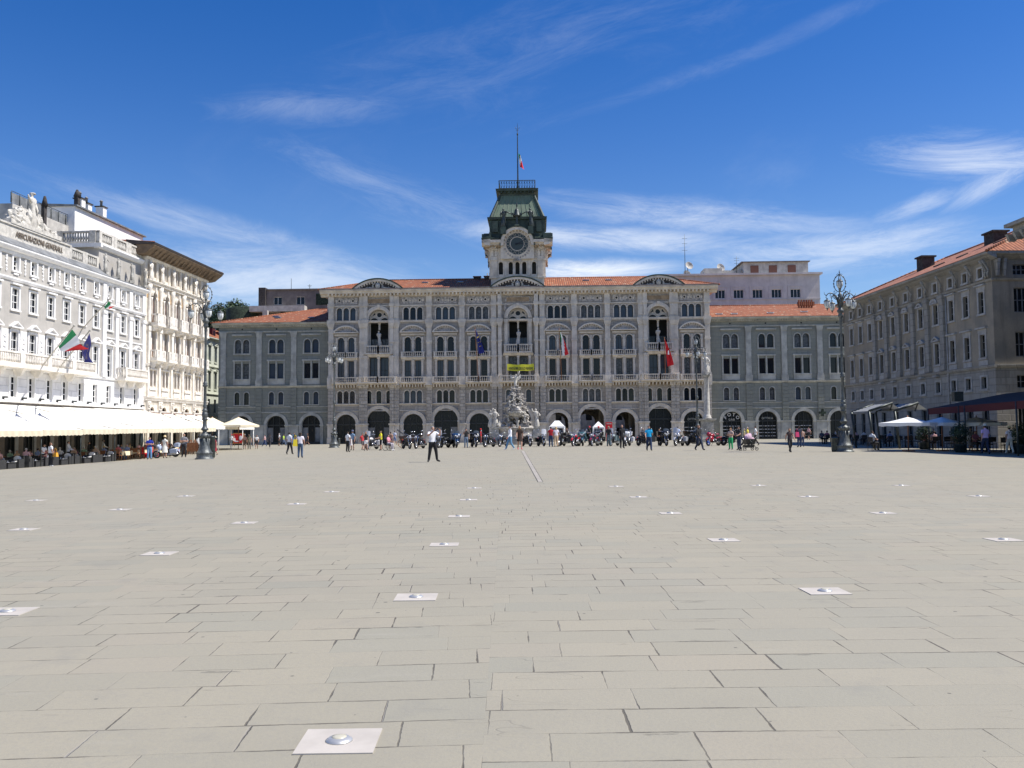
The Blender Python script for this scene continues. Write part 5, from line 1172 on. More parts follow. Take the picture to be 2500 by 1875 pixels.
for px, y0, y1, lab in ((711, 680, 709, 'thin aerial mast on the brown house roof'), (756, 694, 709, 'short television aerial on the brown house roof')):
    a = P(px, y1, 172); b = P(px, y0, 172); t = MB(); t.tube([(0, 0, -.5), (0, 0, b.z-a.z)], .05, 5)
    if px > 750: t.tube([(-.4, 0, (b.z-a.z)*.8), (.4, 0, (b.z-a.z)*.8)], .03, 4); t.tube([(-.3, 0, (b.z-a.z)*.6), (.3, 0, (b.z-a.z)*.6)], .03, 4)
    o = t.build('aerial', M['iron'], None, a); tag(o, lab, 'aerial')
e, wd, z = fbox('apartment_house', 1600, 1997, 672, 0, 166, 14, None, 'pale mauve apartment house with roof penthouse rising behind the right wing')
sc2 = 166/F; X = lambda px: (px-1600)*sc2*1.003; Zp = lambda py, px=1850: CAMZ+(1058-(px-1250)*.00873-py)*sc2
w = MB(); ops = [(X(x_), .93, Zp(727), Zp(706), 0) for x_ in (1712, 1757, 1802, 1848, 1894, 1940)]
w.poly([(0, 0, 0), (wd, 0, 0), (wd, 0, Zp(729)), (0, 0, Zp(729))]); wallband(w, 0, wd, Zp(729), z-.1, ops, .3, 0); w.poly([(wd, 0, 0), (wd, 16, 0), (wd, 16, z-.1), (wd, 0, z-.1)]); w.box(0, wd, 15, 16, 0, z-.1); w.box(0, wd-.1, 1, 1.1, 0, z-.2, 0)
w.build('wall', M['back_beige'], e)
t = MB(); t.box(-.2, wd+.45, -.5, 16, z-.1, z+.25); t.box(0, wd+.05, -.12, -.003, Zp(729)-.15, Zp(729)); t.build('ledge', M['back_beige'], e)
t = MB()
for o_ in ops:
    for s in (-1, 1): t.box(o_[0]+s*1.35-.12, o_[0]+s*1.35+.12, -.06, -.003, Zp(727), Zp(697))
    t.box(o_[0]-1.23, o_[0]+1.23, -.06, -.003, Zp(697)-.2, Zp(697))
bsplit(t, 'window_surround', M['back_beige'], e, .1)
for k, o_ in enumerate(ops):
    wo2 = window_obj(e, [o_], .25, (M['frame_white'], M['glass']), (2, 0), .07)
    if k > 2: t = MB(); t.box(o_[0]-.92, o_[0]+.92, .1, .2, Zp(706)-.75, Zp(706)); t.build('roller_shutter', M['shutter'], wo2)
t = MB(); zt = z+2.5; t.box(X(1818), X(1976), 1, 10, z+.25, zt); t.box(X(1812), X(1980), .6, 10.4, zt, zt+.15, 1); t.box(X(1768), X(1817.6), 2, 9, z+.25, z+1.25); t.box(X(1722), X(1766), 1, 5, z+.25, z+1.5, 2); t.build('penthouse', [M['back_pale'], M['back_brown'], M['back_pale']], e)
for x_ in (1845, 1890, 1936): t = MB(); t.box(X(x_)-.75, X(x_)+.75, .9, .99, z+.5, z+1.9); t.build('roller_shutter', M['shutter'], e)
def dish(px, py, r, lab, Y=168):
    p = P(px, py, Y); t = MB(); t.lathe([(0, 0), (r*.5, .06), (r*.85, .2), (r, .32), (r*.97, .3), (r*.5, .03), (0, -.02)], (0, 0, 0), 18)
    me = t.mesh('satellite_dish', M['back_pale']); me.transform(Matrix.Rotation(R(70), 4, 'X')); o = bpy.data.objects.new('satellite_dish', me); col.objects.link(o); o.location = p; o.rotation_euler = (0, 0, R(20))
    t = MB(); t.tube([(0, .3, 0), (0, .3, -2.2)], .07, 5); t.tube([(0, 0, 0), (0, -.7, .3)], .03, 4); t.build('mount', M['iron'], o); tag(o, lab, 'satellite dish')
dish(1758, 655, .85, 'round satellite dish standing left of the penthouse'); dish(1681, 650, .8, 'satellite dish beside the tall mast behind the town hall roof'); dish(1676, 671, .8, 'low satellite dish half hidden behind the town hall roof')
for px, y0, y1, lab in ((1673, 572, 676, 'tall slim antenna mast with crossbars right of the tower'), (1799, 626, 672, 'thin antenna mast beside the penthouse')):
    a = P(px, y1, 167); b = P(px, y0, 167); h = b.z-a.z; t = MB(); t.tube([(0, 0, -1), (0, 0, h)], [.08, .03], 5)
    for f_ in (.62, .78, .9): t.tube([(-.5, 0, h*f_), (.5, 0, h*f_)], .025, 4)
    o = t.build('antenna_mast', M['iron'], None, a); tag(o, lab, 'aerial')
for px, lab in ((1190, 'pipe-shaped vent behind the roof left of the tower'), (1195.5, 'hooked vent pipe close to the tower left side')):
    a = P(px, 680, 146); t = MB(); t.tube([(0, 0, -1), (0, 0, .9)], .09, 6); (px > 1192) and t.tube([(0, 0, .9), (.2, 0, 1.1)], .12, 6); o = t.build('vent_pipe', M['lead'], None, a); tag(o, lab, 'pipe')
# house seen through the open arches
e = empty('street_house', local(th, (-4, 44, .1)), TH_R, 'house front lit by daylight seen through the open arches of the town hall', 'building')
w = MB()
for k in range(3): wallband(w, 0, 26, -1+k*4, 3+k*4, [(x, .6, -.2+k*4, 2.3+k*4, 0) for x in (2, 5, 8, 11, 14, 17, 20, 23)], .3, 0)
w.box(0, 26, .8, .9, -1, 11, 1); w.build('wall', [M['back_pale'], M['inside']], e)
# hill and trees behind on the left
h_ = MB(); h_.sheet(lambda u, v: Vector((-150+u*105, 175+v*90, (14+9*math.sin(u*3))*math.sin(math.pi*min(1, v*1.1))*math.sin(math.pi*u)**.5-1)), 14, 8); o = h_.build('hill', M['leaf_dark']); o['kind'] = 'structure'
def tree(name, x, y, z, h, r, label, mt, seed, leaves=2600):
    e = empty(name, (x, y, z), 0, label, 'tree', 'trees on the hill behind the left wing'); rg = random.Random(seed)
    t = MB(); t.tube([(0, 0, -2), (.1, 0, h*.4), (0, .1, h*.8)], [.35, .25, .08], 7)
    blobs = []
    for k in range(16):
        a = rg.uniform(0, 6.28); q = rg.uniform(.0, .75)*r; zz = h*rg.uniform(.35, .95); q *= 1.15-.6*abs(zz/h-.5); c = Vector((q*math.cos(a), q*math.sin(a), zz)); blobs.append((c, r*rg.uniform(.28, .48))); t.tube([(0, 0, zz*.6), c], [.1, .03], 4)
    t.build('trunk', M['bark'], e); f = MB()
    for k in range(leaves):
        c, rr = rg.choice(blobs); d = Vector((rg.gauss(0, 1), rg.gauss(0, 1), rg.gauss(0, 1))).normalized(); p = c+d*rr*rg.uniform(.55, 1.08); s = rg.uniform(.16, .34)
        u = Vector((rg.gauss(0, 1), rg.gauss(0, 1), rg.gauss(0, 1))).normalized(); v = u.cross(d+Vector((.01, 0, 0))).normalized(); f.poly([p-u*s, p+v*s*.6, p+u*s, p-v*s*.6], 0 if rg.random() < .6 else 1)
    f.build('crown', mt, e)
tm = [M['leaf_dark'], M['leaf']]
for k, (px, top, Y, r, lab) in enumerate(((575, 742, 195, 3.6, 'dark pointed tree right of the others on the hill'), (545, 752, 190, 3.6, 'dense dark tree just right of the far left lamp'), (520, 748, 200, 4.2, 'dark bushy tree behind the lamp arms'), (600, 760, 185, 3.2, 'low dark tree against the ivy tower'), (560, 765, 180, 4.0, 'broad low tree above the left end of the wing roof'))):
    a = P(px, top, Y); tree('tree', a.x, Y, a.z-11, 11.6, r, lab, tm, k)
# ================================================================== street lamps
def lamp_proto():
    e = empty('street_lamp', (0, 0, 0))
    m = MB(); m.lathe([(.60, 0), (.60, .06), (.54, .1), (.50, .14), (.50, .36), (.52, .4), (.46, .46), (.36, .72), (.29, 1.0), (.25, 1.3), (.24, 1.38), (.30, 1.42), (.33, 1.5), (.31, 1.6), (.20, 1.68), (.14, 1.74), (.13, 1.84), (.17, 1.88), (.25, 1.93), (.22, 2.0), (.15, 2.1), (.13, 2.25),
        (.12, 2.5), (.15, 2.55), (.21, 2.6), (.14, 2.66), (.19, 2.78), (.21, 2.9), (.18, 3.02), (.12, 3.1), (.20, 3.17), (.13, 3.24), (.11, 3.35), (.13, 3.45), (.10, 3.55), (.095, 4.7), (.15, 4.76), (.17, 4.82), (.11, 4.88), (.16, 4.95), (.10, 5.02), (.09, 5.1), (.075, 8.3), (.10, 8.4), (.09, 8.55), (.15, 8.65), (.17, 8.75), (.12, 8.85), (.20, 8.95), (.22, 9.05), (.13, 9.15), (.10, 9.4), (.13, 9.7), (.16, 9.85), (.12, 9.95), (.15, 10.05), (.06, 10.15), (.04, 10.4)], (0, 0, 0), 14)
    for k in range(8):
        a = k*math.pi/4; m.tube([(.33*math.cos(a), .33*math.sin(a), .5), (.27*math.cos(a), .27*math.sin(a), 1.0), (.30*math.cos(a), .30*math.sin(a), 1.35)], [.05, .035, .05], 5)
        m.ell((.33*math.cos(a), .33*math.sin(a), 1.55), (.06, .06, .07), 5, 4)
        m.ell((.12*math.cos(a), .12*math.sin(a), 9.6+.15*(k % 2)), (.09, .09, .13), 5, 4)
    for k in range(24): a = k*math.pi/12; m.ell((.50*math.cos(a), .50*math.sin(a), .42), (.045, .045, .04), 4, 3)
    m.build('pole', M['lampiron'], e)
    am = MB()       # one scrolled arm along +x
    am.tube([(.1, 0, 9.25), (.22, 0, 9.75), (.40, 0, 10.05), (.62, 0, 10.17), (.83, 0, 10.12), (.97, 0, 9.98), (1.0, 0, 9.86), (.93, 0, 9.78), (.86, 0, 9.84)], [.05, .045, .04, .035, .03, .03, .028, .025, .02], 5)
    am.tube([(.15, 0, 9.9), (.3, 0, 9.75), (.45, 0, 9.85), (.46, 0, 10.0), (.36, 0, 10.02), (.33, 0, 9.94)], .025, 5); am.tube([(.97, 0, 9.98), (1.1, 0, 10.08), (1.12, 0, 10.22)], [.03, .02, .01], 4); am.tube([(.93, 0, 9.8), (.93, 0, 9.66)], .02, 4)
    am.tube([(.6, 0, 10.17), (.72, 0, 10.0), (.62, 0, 9.93), (.56, 0, 10.0)], .02, 4)
    ame = am.mesh('arm', M['lampiron'])
    gm = MB(); gm.lathe([(.17, 0), (.19, -.05), (.18, -.25), (.13, -.40), (.06, -.46)], (0, 0, 0), 12); gme = gm.mesh('glass', M['milk'])
    cm_ = MB(); cm_.lathe([(.0, .2), (.03, .16), (.05, .12), (.12, .08), (.20, .03), (.21, -.01), (.18, -.02)], (0, 0, 0), 12); cm_.lathe([(.07, -.44), (.06, -.5), (.02, -.54), (.03, -.58), (0, -.62)], (0, 0, 0), 8)
    for k in range(6): a = k*math.pi/3; cm_.tube([(.185*math.cos(a), .185*math.sin(a), 0), (.19*math.cos(a), .19*math.sin(a), -.25), (.065*math.cos(a), .065*math.sin(a), -.46)], .012, 4)
    cme = cm_.mesh('lantern', M['lampiron'])
    for k in range(4):
        a = R(20+90*k); inst('arm', ame, e, (0, 0, 0), a)
        o = inst('lantern', cme, e, (.93*math.cos(a), .93*math.sin(a), 9.62)); inst('glass', gme, o)
    o = inst('lantern', cme, e, (0, 0, 10.92)); inst('glass', gme, o)
    t = MB(); ring = [(.37*math.cos(R(q)), 0, 10.78+.55*math.sin(R(q))) for q in range(-80, 261, 20)]
    t.tube(ring, .026, 5); t.tube([(y, x, z) for x, y, z in ring], .022, 5)
    for s in (-1, 1):
        for q in (20, 50, -20, 0): t.ell((s*.37*math.cos(R(q)), 0, 10.78+.55*math.sin(R(q))), (.05, .04, .06), 5, 4)
        t.tube([(0, 0, 11.3), (s*.1, 0, 11.42), (s*.17, 0, 11.36), (s*.14, 0, 11.28)], .02, 4); t.tube([(s*.2, 0, 10.2), (s*.36, 0, 10.15), (s*.36, 0, 10.3), (s*.28, 0, 10.32)], .022, 4)
    t.lathe([(.03, 11.3), (.05, 11.38), (.02, 11.45), (.04, 11.52), (.02, 11.58), (0, 11.7)], (0, 0, 0), 6); t.build('crown_ring', M['lampiron'], e); return e
lp = lamp_proto()
for k, (x, y, Hh, rz, lab) in enumerate(((499, 1121, 433, 10, 'tall ornate cast iron lamp with five lanterns at near left, beside the cafe terrace'), (2062, 1102, 443, -8, 'tall ornate cast iron lamp with five lanterns at near right, before the shaded palace'),
        (815.5, 1091, 262, 25, 'ornate five-lantern lamp standing at the left end of the town hall front'), (1704, 1084, 268, -20, 'ornate five-lantern lamp behind the leather-clad man near the statue column'))):
    Y = 11.55*F/Hh; p = P(x, y, Y); o = lp if k == 0 else copy_tree(lp); o.location = (p.x, Y, gz(p.x, Y)-.02); o.rotation_euler = (0, 0, R(rz)); tag(o, lab, 'street lamp', 'ornate five-lantern lamps of the square')
# ================================================================== fountain
fy = 106.0; fx = P(1260, 1060, fy).x; fz_ = gz(fx, fy)
fo = empty('fountain', (fx, fy, fz_), 0, 'baroque stone fountain of piled rocks with an angel on top, before the town hall', 'fountain')
t = MB()
for k, (r, h) in enumerate(((4.4, .18), (3.9, .36), (3.4, .54))): t.lathe([(r, -.5), (r, h), (r-.5, h+.001)], (0, 0, 0), 24, 0, False)
t.box(-4.6, 4.6, -4.6, 4.6, -.5, .09); t.build('steps', M['pit_stone'], fo)
t = MB(); t.lathe([(2.5, .5), (2.6, .6), (2.45, .75), (2.45, 1.75), (2.65, 1.85), (2.65, 2.0), (2.2, 2.0), (2.2, 1.5)], (0, 0, 0), 28); t.build('basin', M['rock'], fo)
rg = random.Random(3); t = MB()
def rk(x, y, z, r, q=1.): t.ell((x, y, z), (r*rg.uniform(.8, 1.3), r*rg.uniform(.7, 1.1), r*rg.uniform(.6, 1.0)*q), 14, 10, 0, .9, rg.uniform(0, 50), Matrix.Rotation(rg.uniform(-.6, .6), 3, 'Y'))
for lev, (z, hw, r, n_) in enumerate(((1.7, 1.25, .55, 12), (2.5, 1.15, .52, 11), (3.3, 1.0, .5, 10), (4.0, .88, .46, 9), (4.7, .74, .42, 8), (5.3, .58, .38, 7), (5.9, .42, .34, 6), (6.4, .28, .30, 5), (6.8, .15, .26, 3))):
    for k in range(n_):
        a = 6.283*k/n_+lev*.7
        if lev < 3 and abs(math.sin(a)+1) < .28: continue
        rk(hw*math.cos(a), hw*.8*math.sin(a), z+rg.uniform(-.2, .2), r*rg.uniform(.7, 1.15))
for k in range(26): a = rg.uniform(0, 6.28); z = rg.uniform(2, 6); hw = 1.4-.22*(z-2); rk(hw*math.cos(a), hw*.85*math.sin(a), z, rg.uniform(.14, .26), 1.5)
t.build('rock_pile', M['rock'], fo)
t = MB(); t.lathe([(.3, 3.2), (.75, 3.4), (1.0, 3.75), (1.05, 3.85), (.85, 3.8)], (0, -.75, 0), 16)
for q in range(12): a = q*.5236; t.ell((.98*math.cos(a), -.75+.98*math.sin(a), 3.72), (.1, .1, .1), 5, 4)
t.build('shell_bowl', M['statue'], fo)
t = MB(); fig_prof(t, 0, 0, 6.9, 1.5, 0, 4, 10)
for s in (-1, 1): t.sheet(lambda u, v, s=s: Vector((s*(.12+.5*u), .15+.1*u, 7.9+.55*u*(1-v*.3)-.5*v*(1-u*.4))), 5, 4)
t.tube([(.12, 0, 8.05), (.35, -.1, 8.35), (.5, -.15, 8.75)], [.09, .07, .05], 5); t.tube([(-.12, 0, 8.0), (-.4, -.15, 7.95), (-.55, -.2, 7.75)], [.08, .06, .04], 5); t.build('angel', M['statue_white'], fo)
for q, (x, z, h) in enumerate(((-.75, 4.6, 1.0), (.6, 4.9, .9), (-.9, 3.0, 1.0), (.2, 1.9, 1.5), (1.05, 2.9, .9), (-.3, 5.5, .8))):
    t = MB(); fig_prof(t, x, -1.05+.12*z*.5, z-.3, h, 0, q, 9); t.tube([(x, -1.0+.06*z, z+h*.4), (x+.4*(-1)**q, -1.1+.06*z, z+h*.6)], [.08, .05], 5); t.build('rock_figure', M['statue'], fo)
for k, (px, dy, lab) in enumerate(((1209, -1.2, 'white stone statue group on a pedestal at the left of the fountain'), (1309.5, -1.2, 'white stone standing figure on a pedestal at the right of the fountain'))):
    p = P(px, 1060, fy+dy); e = empty('statue', (p.x, fy+dy, gz(p.x, fy)), 0, lab, 'statue', 'corner statues of the fountain')
    t = MB(); t.box(-.55, .55, -.5, .5, -.3, .6); t.box(-.45, .45, -.42, .42, .6, 1.9); t.box(-.55, .55, -.5, .5, 1.9, 2.05); t.build('pedestal', M['statue'], e)
    t = MB(); fig_prof(t, 0, 0, 2.05, 2.15, 0, k, 10); t.tube([(.2, 0, 3.75), (.45, -.1, 3.4), (.2, -.25, 3.3)], [.1, .08, .05], 5); t.tube([(-.2, 0, 3.75), (-.45, -.1, 3.95 if k else 3.5), (-.5, -.1, 4.2 if k else 3.2)], [.1, .08, .05], 5)
    if k == 0: fig_prof(t, -.55, .1, 2.05, 2.0, 0, 5, 9); t.ell((.42, -.1, 2.35), (.25, .28, .3), 10, 8, 0, .6, 3); t.tube([(-.4, 0, 3.8), (-.2, 0, 4.3)], [.07, .04], 5)
    t.build('figure', M['statue_white'], e)
# ------------------------------------------------------------------ statue column
cy = 103.5; cxp = P(1727, 1060, cy).x; k_ = cy/F
e = empty('statue_column', (cxp, cy, gz(cxp, cy)), 0, 'tall stone column on a square pedestal carrying a white robed statue', 'monument')
t = MB(); t.box(-1.35, 1.35, -1.35, 1.35, -.4, .2); t.box(-1.1, 1.1, -1.1, 1.1, .2, .42); t.box(-.75, .75, -.75, .75, .42, 1.0); t.box(-.62, .62, -.62, .62, 1.0, 2.5); t.box(-.8, .8, -.8, .8, 2.5, 2.62); t.box(-.9, .9, -.9, .9, 2.62, 2.75); t.box(-.4, .4, -.66, -.621, 1.25, 2.25); t.build('pedestal', M['statue'], e)
t = MB(); t.lathe([(.52, 2.75), (.52, 2.87), (.45, 2.95), (.48, 3.05), (.38, 3.14), (.36, 3.3), (.33, 5.5), (.285, 7.45), (.33, 7.5)], (0, 0, 0), 20); t.build('shaft', M['statue_white'], e)
t = MB(); t.lathe([(.30, 7.5), (.34, 7.75), (.50, 8.0), (.42, 8.0)], (0, 0, 0), 12); t.box(-.45, .45, -.45, .45, 8.0, 8.12)
for q in range(8): a = q*math.pi/4; t.ell((.42*math.cos(a), .42*math.sin(a), 7.85), (.1, .1, .14), 6, 5)
t.build('capital', M['statue'], e)
t = MB(); fig_prof(t, 0, 0, 8.12, 2.2, 0, 2, 12); t.tube([(-.17, 0, 9.9), (-.4, -.15, 9.7), (-.5, -.3, 9.95)], [.11, .08, .06], 6); t.tube([(.2, 0, 9.85), (.38, -.05, 9.5), (.3, -.2, 9.3)], [.11, .09, .06], 6); t.ell((.25, .1, 8.7), (.22, .2, .55), 8, 7, 0, .5, 2); t.build('figure', M['statue_white'], e)
# ================================================================== town hall flags and banner
def towerflag(px, topy, boty, base_y, kind, lab):
    s = (px-1266)*.0611; z1 = (1084.8-topy)*.0611; z0 = (1084.8-base_y)*.0611; zb = (1084.8-boty)*.0611
    e = empty('flag', local(th, (s, -.9, z0)), TH_R, lab, 'flag')
    m = MB(); tip = Vector((-.35, -1.9, z1-z0)); m.tube([(0, 0, 0), tip], [.05, .035], 6); m.ell(tip, (.07, .07, .1), 6, 5); m.build('pole', M['wood'], e)
    f = MB(); h = z1-zb
    def fn(u, v):
        x = -.30+u*(.15+.85*v*(1.3-v*.45))+v*.45; return Vector((x, -1.75+.12*math.sin(u*9+v*3)-.25*u*v+v*.5, (z1-z0)-.15-v*h*(.97-.06*u)-.25*u*(1-v)))
    if kind == 'it': f.sheet(fn, 8, 14, mi=lambda u, v: min(2, max(0, int((u*.9+v*.85)*1.8))))
    else: f.sheet(fn, 8, 14)
    f.build('cloth', ITA if kind == 'it' else [M['f_blue']] if kind == 'eu' else [M['f_red']], e)
    if kind == 'eu':
        g_ = MB()
        for q in range(6): c = fn(.5+.25*math.cos(q), .5+.22*math.sin(q)); g_.ell(c+Vector((0, -.08, 0)), (.07, .02, .07), 5, 4)
        g_.build('star', M['f_gold'], e)
    if kind == 'red': g_ = MB(); c = fn(.5, .5); g_.prism([(c.x-.12, c.z-.3), (c.x+.12, c.z-.3), (c.x+.06, c.z+.3), (c.x-.06, c.z+.3)], c.y-.2, c.y-.16); g_.build('halberd_emblem', M['f_white'], e)
towerflag(1169, 808, 869, 930, 'eu', 'blue flag with gold stars hanging from a balcony left of the tower')
towerflag(1371, 812, 876, 930, 'it', 'green, white and red flag hanging from a pole right of the tower')
towerflag(1622, 836, 904, 930, 'red', 'plain red flag with small white emblem hanging on the right grand bay')
bn = empty('banner', local(th, (.35, -1.5, 11.15)), TH_R, 'yellow banner with black lettering hung on the central balcony', 'banner')
m = MB(); m.sheet(lambda u, v: Vector((-1.98+3.96*u, .05*math.sin(u*9), (-.5+.95*v)+.1*(2*u-1)**2+.03*math.sin(u*14))), 24, 3, sm=True); m.build('cloth', mat('yellow_banner', (.62, .60, .04), .8), bn)
me = text_mesh('VERITÀ PER GIULIO REGENI', .52, .004, bold=.014); me.materials.append(M['black']); wd = max(v.co.x for v in me.vertices)-min(v.co.x for v in me.vertices); me.transform(Matrix.Scale(3.6/wd, 4, (1, 0, 0))); inst('lettering', me, bn, (0, -.09, -.32))
# flags on the left palace
def lflag(base, tip, corners, n_, mats_, mi, lab, stars=0):
    e = empty('flag', base, 0, lab, 'flag'); b = Vector(base); m = MB(); m.tube([(0, 0, 0), Vector(tip)-b], [.06, .04], 6); m.ell(Vector(tip)-b, (.09, .09, .09), 6, 5); m.build('pole', M['statue'], e)
    A, B, C, D = [Vector(c)-b for c in corners]; nrm = (B-A).cross(D-A).normalized()
    fn = lambda u, v: A.lerp(B, u).lerp(D.lerp(C, u), v)+nrm*(.16*math.sin(u*7+v*2)*(.3+u*.7))+Vector((0, 0, -.25*math.sin(u*3.14)*.6))
    f = MB(); f.sheet(fn, 14, 8, mi=mi); f.build('cloth', mats_, e)
    if stars:
        g_ = MB()
        for q in range(12):
            c = fn(.5+.27*math.cos(q*.5236), .5+.30*math.sin(q*.5236))
            for s in (-1, 1):
                pts = [c+nrm*.03*s+(B-A).normalized()*(.13 if j % 2 == 0 else .055)*math.sin(j*.628)+Vector((0, 0, 1))*(.13 if j % 2 == 0 else .055)*math.cos(j*.628) for j in range(10)]; g_.poly(pts)
        g_.build('star', M['f_gold'], e)
Yf = 62.5
lflag(P(104, 893, 70.5), P(181, 795, Yf), [P(176, 804, 62.8), P(214, 852, 61.3), P(166, 857, 62.0), P(141, 847, 64.6)], 0, ITA, lambda u, v: 0 if u < .25 else (1 if u < .62 else 2), 'large tricolour flag flying from a slanted pole over the balcony at left')
lflag(P(146, 897, 72.5), P(219, 807, 66), [P(218.5, 813, 66), P(224, 886, 65.2), P(201, 884, 65.6), P(204, 838, 68)], 0, [M['f_blue']], 0, 'dark blue flag with gold stars hanging beside the tricolour on the grey palace', 1)
lflag(P(193, 812, 78.5), P(270, 727, 73), [P(265, 735, 73.2), P(276, 748, 72.8), P(271, 751, 73.0), P(253, 750, 74.4)], 0, ITA, lambda u, v: min(2, int(u*3)), 'small tricolour flag on a thin slanted pole higher on the grey palace')
# ================================================================== awnings
def gzl(x, y): p = LF(x, y); return gz(p.x, p.y)
for k in range(9):
    x0_, x1_ = 46.2+k*4.82, 46.2+(k+1)*4.82-.01
    e = empty('awning', LF(x0_, 0), LR, 'wide cream canvas awning of the cafe, %s of nine from the near end' % ('first', 'second', 'third', 'fourth', 'fifth', 'sixth', 'seventh', 'eighth', 'ninth')[k], 'awning', 'long row of cream cafe awnings on the left')
    W_ = x1_-x0_; za = 4.15; D_ = 7.5
    zf = lambda u: gzl(x0_+u*W_, -D_)+2.50
    def fn(u, v): return Vector((u*W_, -.1-v*D_, za+(zf(u)-za)*v-.13*math.sin(v*math.pi)*(.6+.4*math.sin(u*math.pi))+.05*math.sin(v*9+k)))
    c = MB(); c.sheet(fn, 8, 12); c.build('canvas', M['canvas'], e)
    c = MB(); n_ = 40
    top = [fn(i/n_, 1.0) for i in range(n_+1)]; c.band([p for p in top], [p+Vector((0, .03*math.sin(i*1.1), -.36-.05*abs(math.sin(i*.8)))) for i, p in enumerate(top)]); c.build('valance', M['parasol'], e)
    for xx in (.08,): c = MB(); zf0 = fn(.02, 1).z; c.tube([(xx, -D_+.12, gzl(x0_, -D_)-.3), (xx, -D_+.12, zf0)], .04, 6); c.tube([(xx, -3.8, -.5), (xx, -3.8, 2.9)], .04, 6); c.tube([(xx, -.1, 3.8), (xx, -D_*.5, (3.8+zf0)*.5-.3), (xx, -D_+.1, zf0-.12)], .03, 5); c.tube([(xx, -D_+.1, zf0-.12), (W_, -D_+.1, fn(1, 1).z-.12)], .03, 5); bsplit(c, 'frame', M['iron'], e, .05)
for k, x in enumerate(cw):
    e = empty('awning', LF(x-1.05, 0), LR, 'small steep cream awning on the cream palace, %s from the left' % ('first', 'second', 'third', 'fourth', 'fifth')[k], 'awning', 'five steep awnings on the cream palace')
    c = MB(); c.sheet(lambda u, v: Vector((2.1*u, -.35-2.6*v, 3.95-1.0*v-.04*math.sin(v*3.14))), 2, 4); c.build('canvas', M['canvas'], e)
    c = MB(); c.tube([(0, -.3, 3.95), (2.1, -.3, 3.95)], .07, 6); c.build('roller', M['wood'], e)
e = empty('awning', LF(89.8, 0), LR, 'low cream canopy strip in front of the cream palace arches', 'awning')
c = MB(); c.sheet(lambda u, v: Vector((13.5*u, -2.9-3.6*v, 2.95-.35*v-.05*math.sin(u*28)*v)), 30, 4); c.band([Vector((13.5*i/40, -6.5, 2.6-.05*math.sin(i*.7))) for i in range(41)], [Vector((13.5*i/40, -6.5, 2.28-.03*(i % 2))) for i in range(41)]); c.build('canvas', M['canvas'], e)
c = MB()
for q in range(5): c.tube([(q*3.35+.05, -6.4, -.4), (q*3.35+.05, -6.4, 2.6)], .045, 6)
c.build('post', M['white_paint'], e)
# parasols
def parasol(p, hw, zc, ze, label, cv, rz=0., pole=True, ribs=4):
    e = empty('parasol', p, rz, label, 'parasol'); c = MB(); n_ = 8
    for k in range(n_):
        a0, a1 = 6.2832*k/n_+.39, 6.2832*(k+1)/n_+.39; r = hw*1.12
        A = Vector((r*math.cos(a0), r*math.sin(a0), ze)); B = Vector((r*math.cos(a1), r*math.sin(a1), ze)); T_ = Vector((0, 0, zc))
        b = len(c.v)
        for (l0, s0), (l1, s1) in zip(((0, 0), (.33, -.04), (.66, -.05)), ((.33, -.04), (.66, -.05), (1, 0))):
            dz0, dz1 = Vector((0, 0, s0)), Vector((0, 0, s1))
            c.poly([T_.lerp(A, l0)+dz0, T_.lerp(A, l1)+dz1, T_.lerp(B, l1)+dz1, T_.lerp(B, l0)+dz0] if l0 else [T_, T_.lerp(A, l1)+dz1, T_.lerp(B, l1)+dz1])
        c.poly([A, B, B+Vector((0, 0, -.2)), A.lerp(B, .5)+Vector((0, 0, -.24)), A+Vector((0, 0, -.2))])
    c.build('canopy', cv, e); c = MB(); c.tube([(0, 0, -.1), (0, 0, zc+.1)], .035, 6)
    for k in range(n_): a0 = 6.2832*k/n_+.39; c.tube([(0, 0, zc-.6), (hw*.55*math.cos(a0), hw*.55*math.sin(a0), (zc+ze)/2-.05)], .012, 3)
    c.box(-.3, .3, -.3, .3, -.05, .08); c.build('pole', M['wood'], e); return e
for px, py, Y, hw, zc, ze, lab, cv in ((582, 1075, 96, 1.95, 3.5, 2.62, 'large ecru parasol over a cafe table before the left wing of the town hall', 'parasol'), (518, 1078, 97, 2.0, 3.55, 2.5, 'ecru parasol half hidden behind the near left lamp', 'parasol')):
    p = P(px, py, Y); parasol((p.x, Y, gz(p.x, Y)), hw, zc, ze, lab, M[cv])
for px, Y, hw, lab in ((2217, 57.0, 1.55, 'leftmost white flat parasol beneath the dark awning on the right, its front edge sunlit'), (2300, 58.5, 1.5, 'middle white parasol beneath the dark awning on the right'), (2385, 58.5, 1.6, 'rightmost white parasol beneath the dark awning on the right')):
    p = P(px, 1060, Y); a = gz(p.x, Y); parasol((p.x, Y, a), hw, P(px, 1018, Y).z-a, P(px, 1032, Y).z-a, lab, M['white_canvas'])
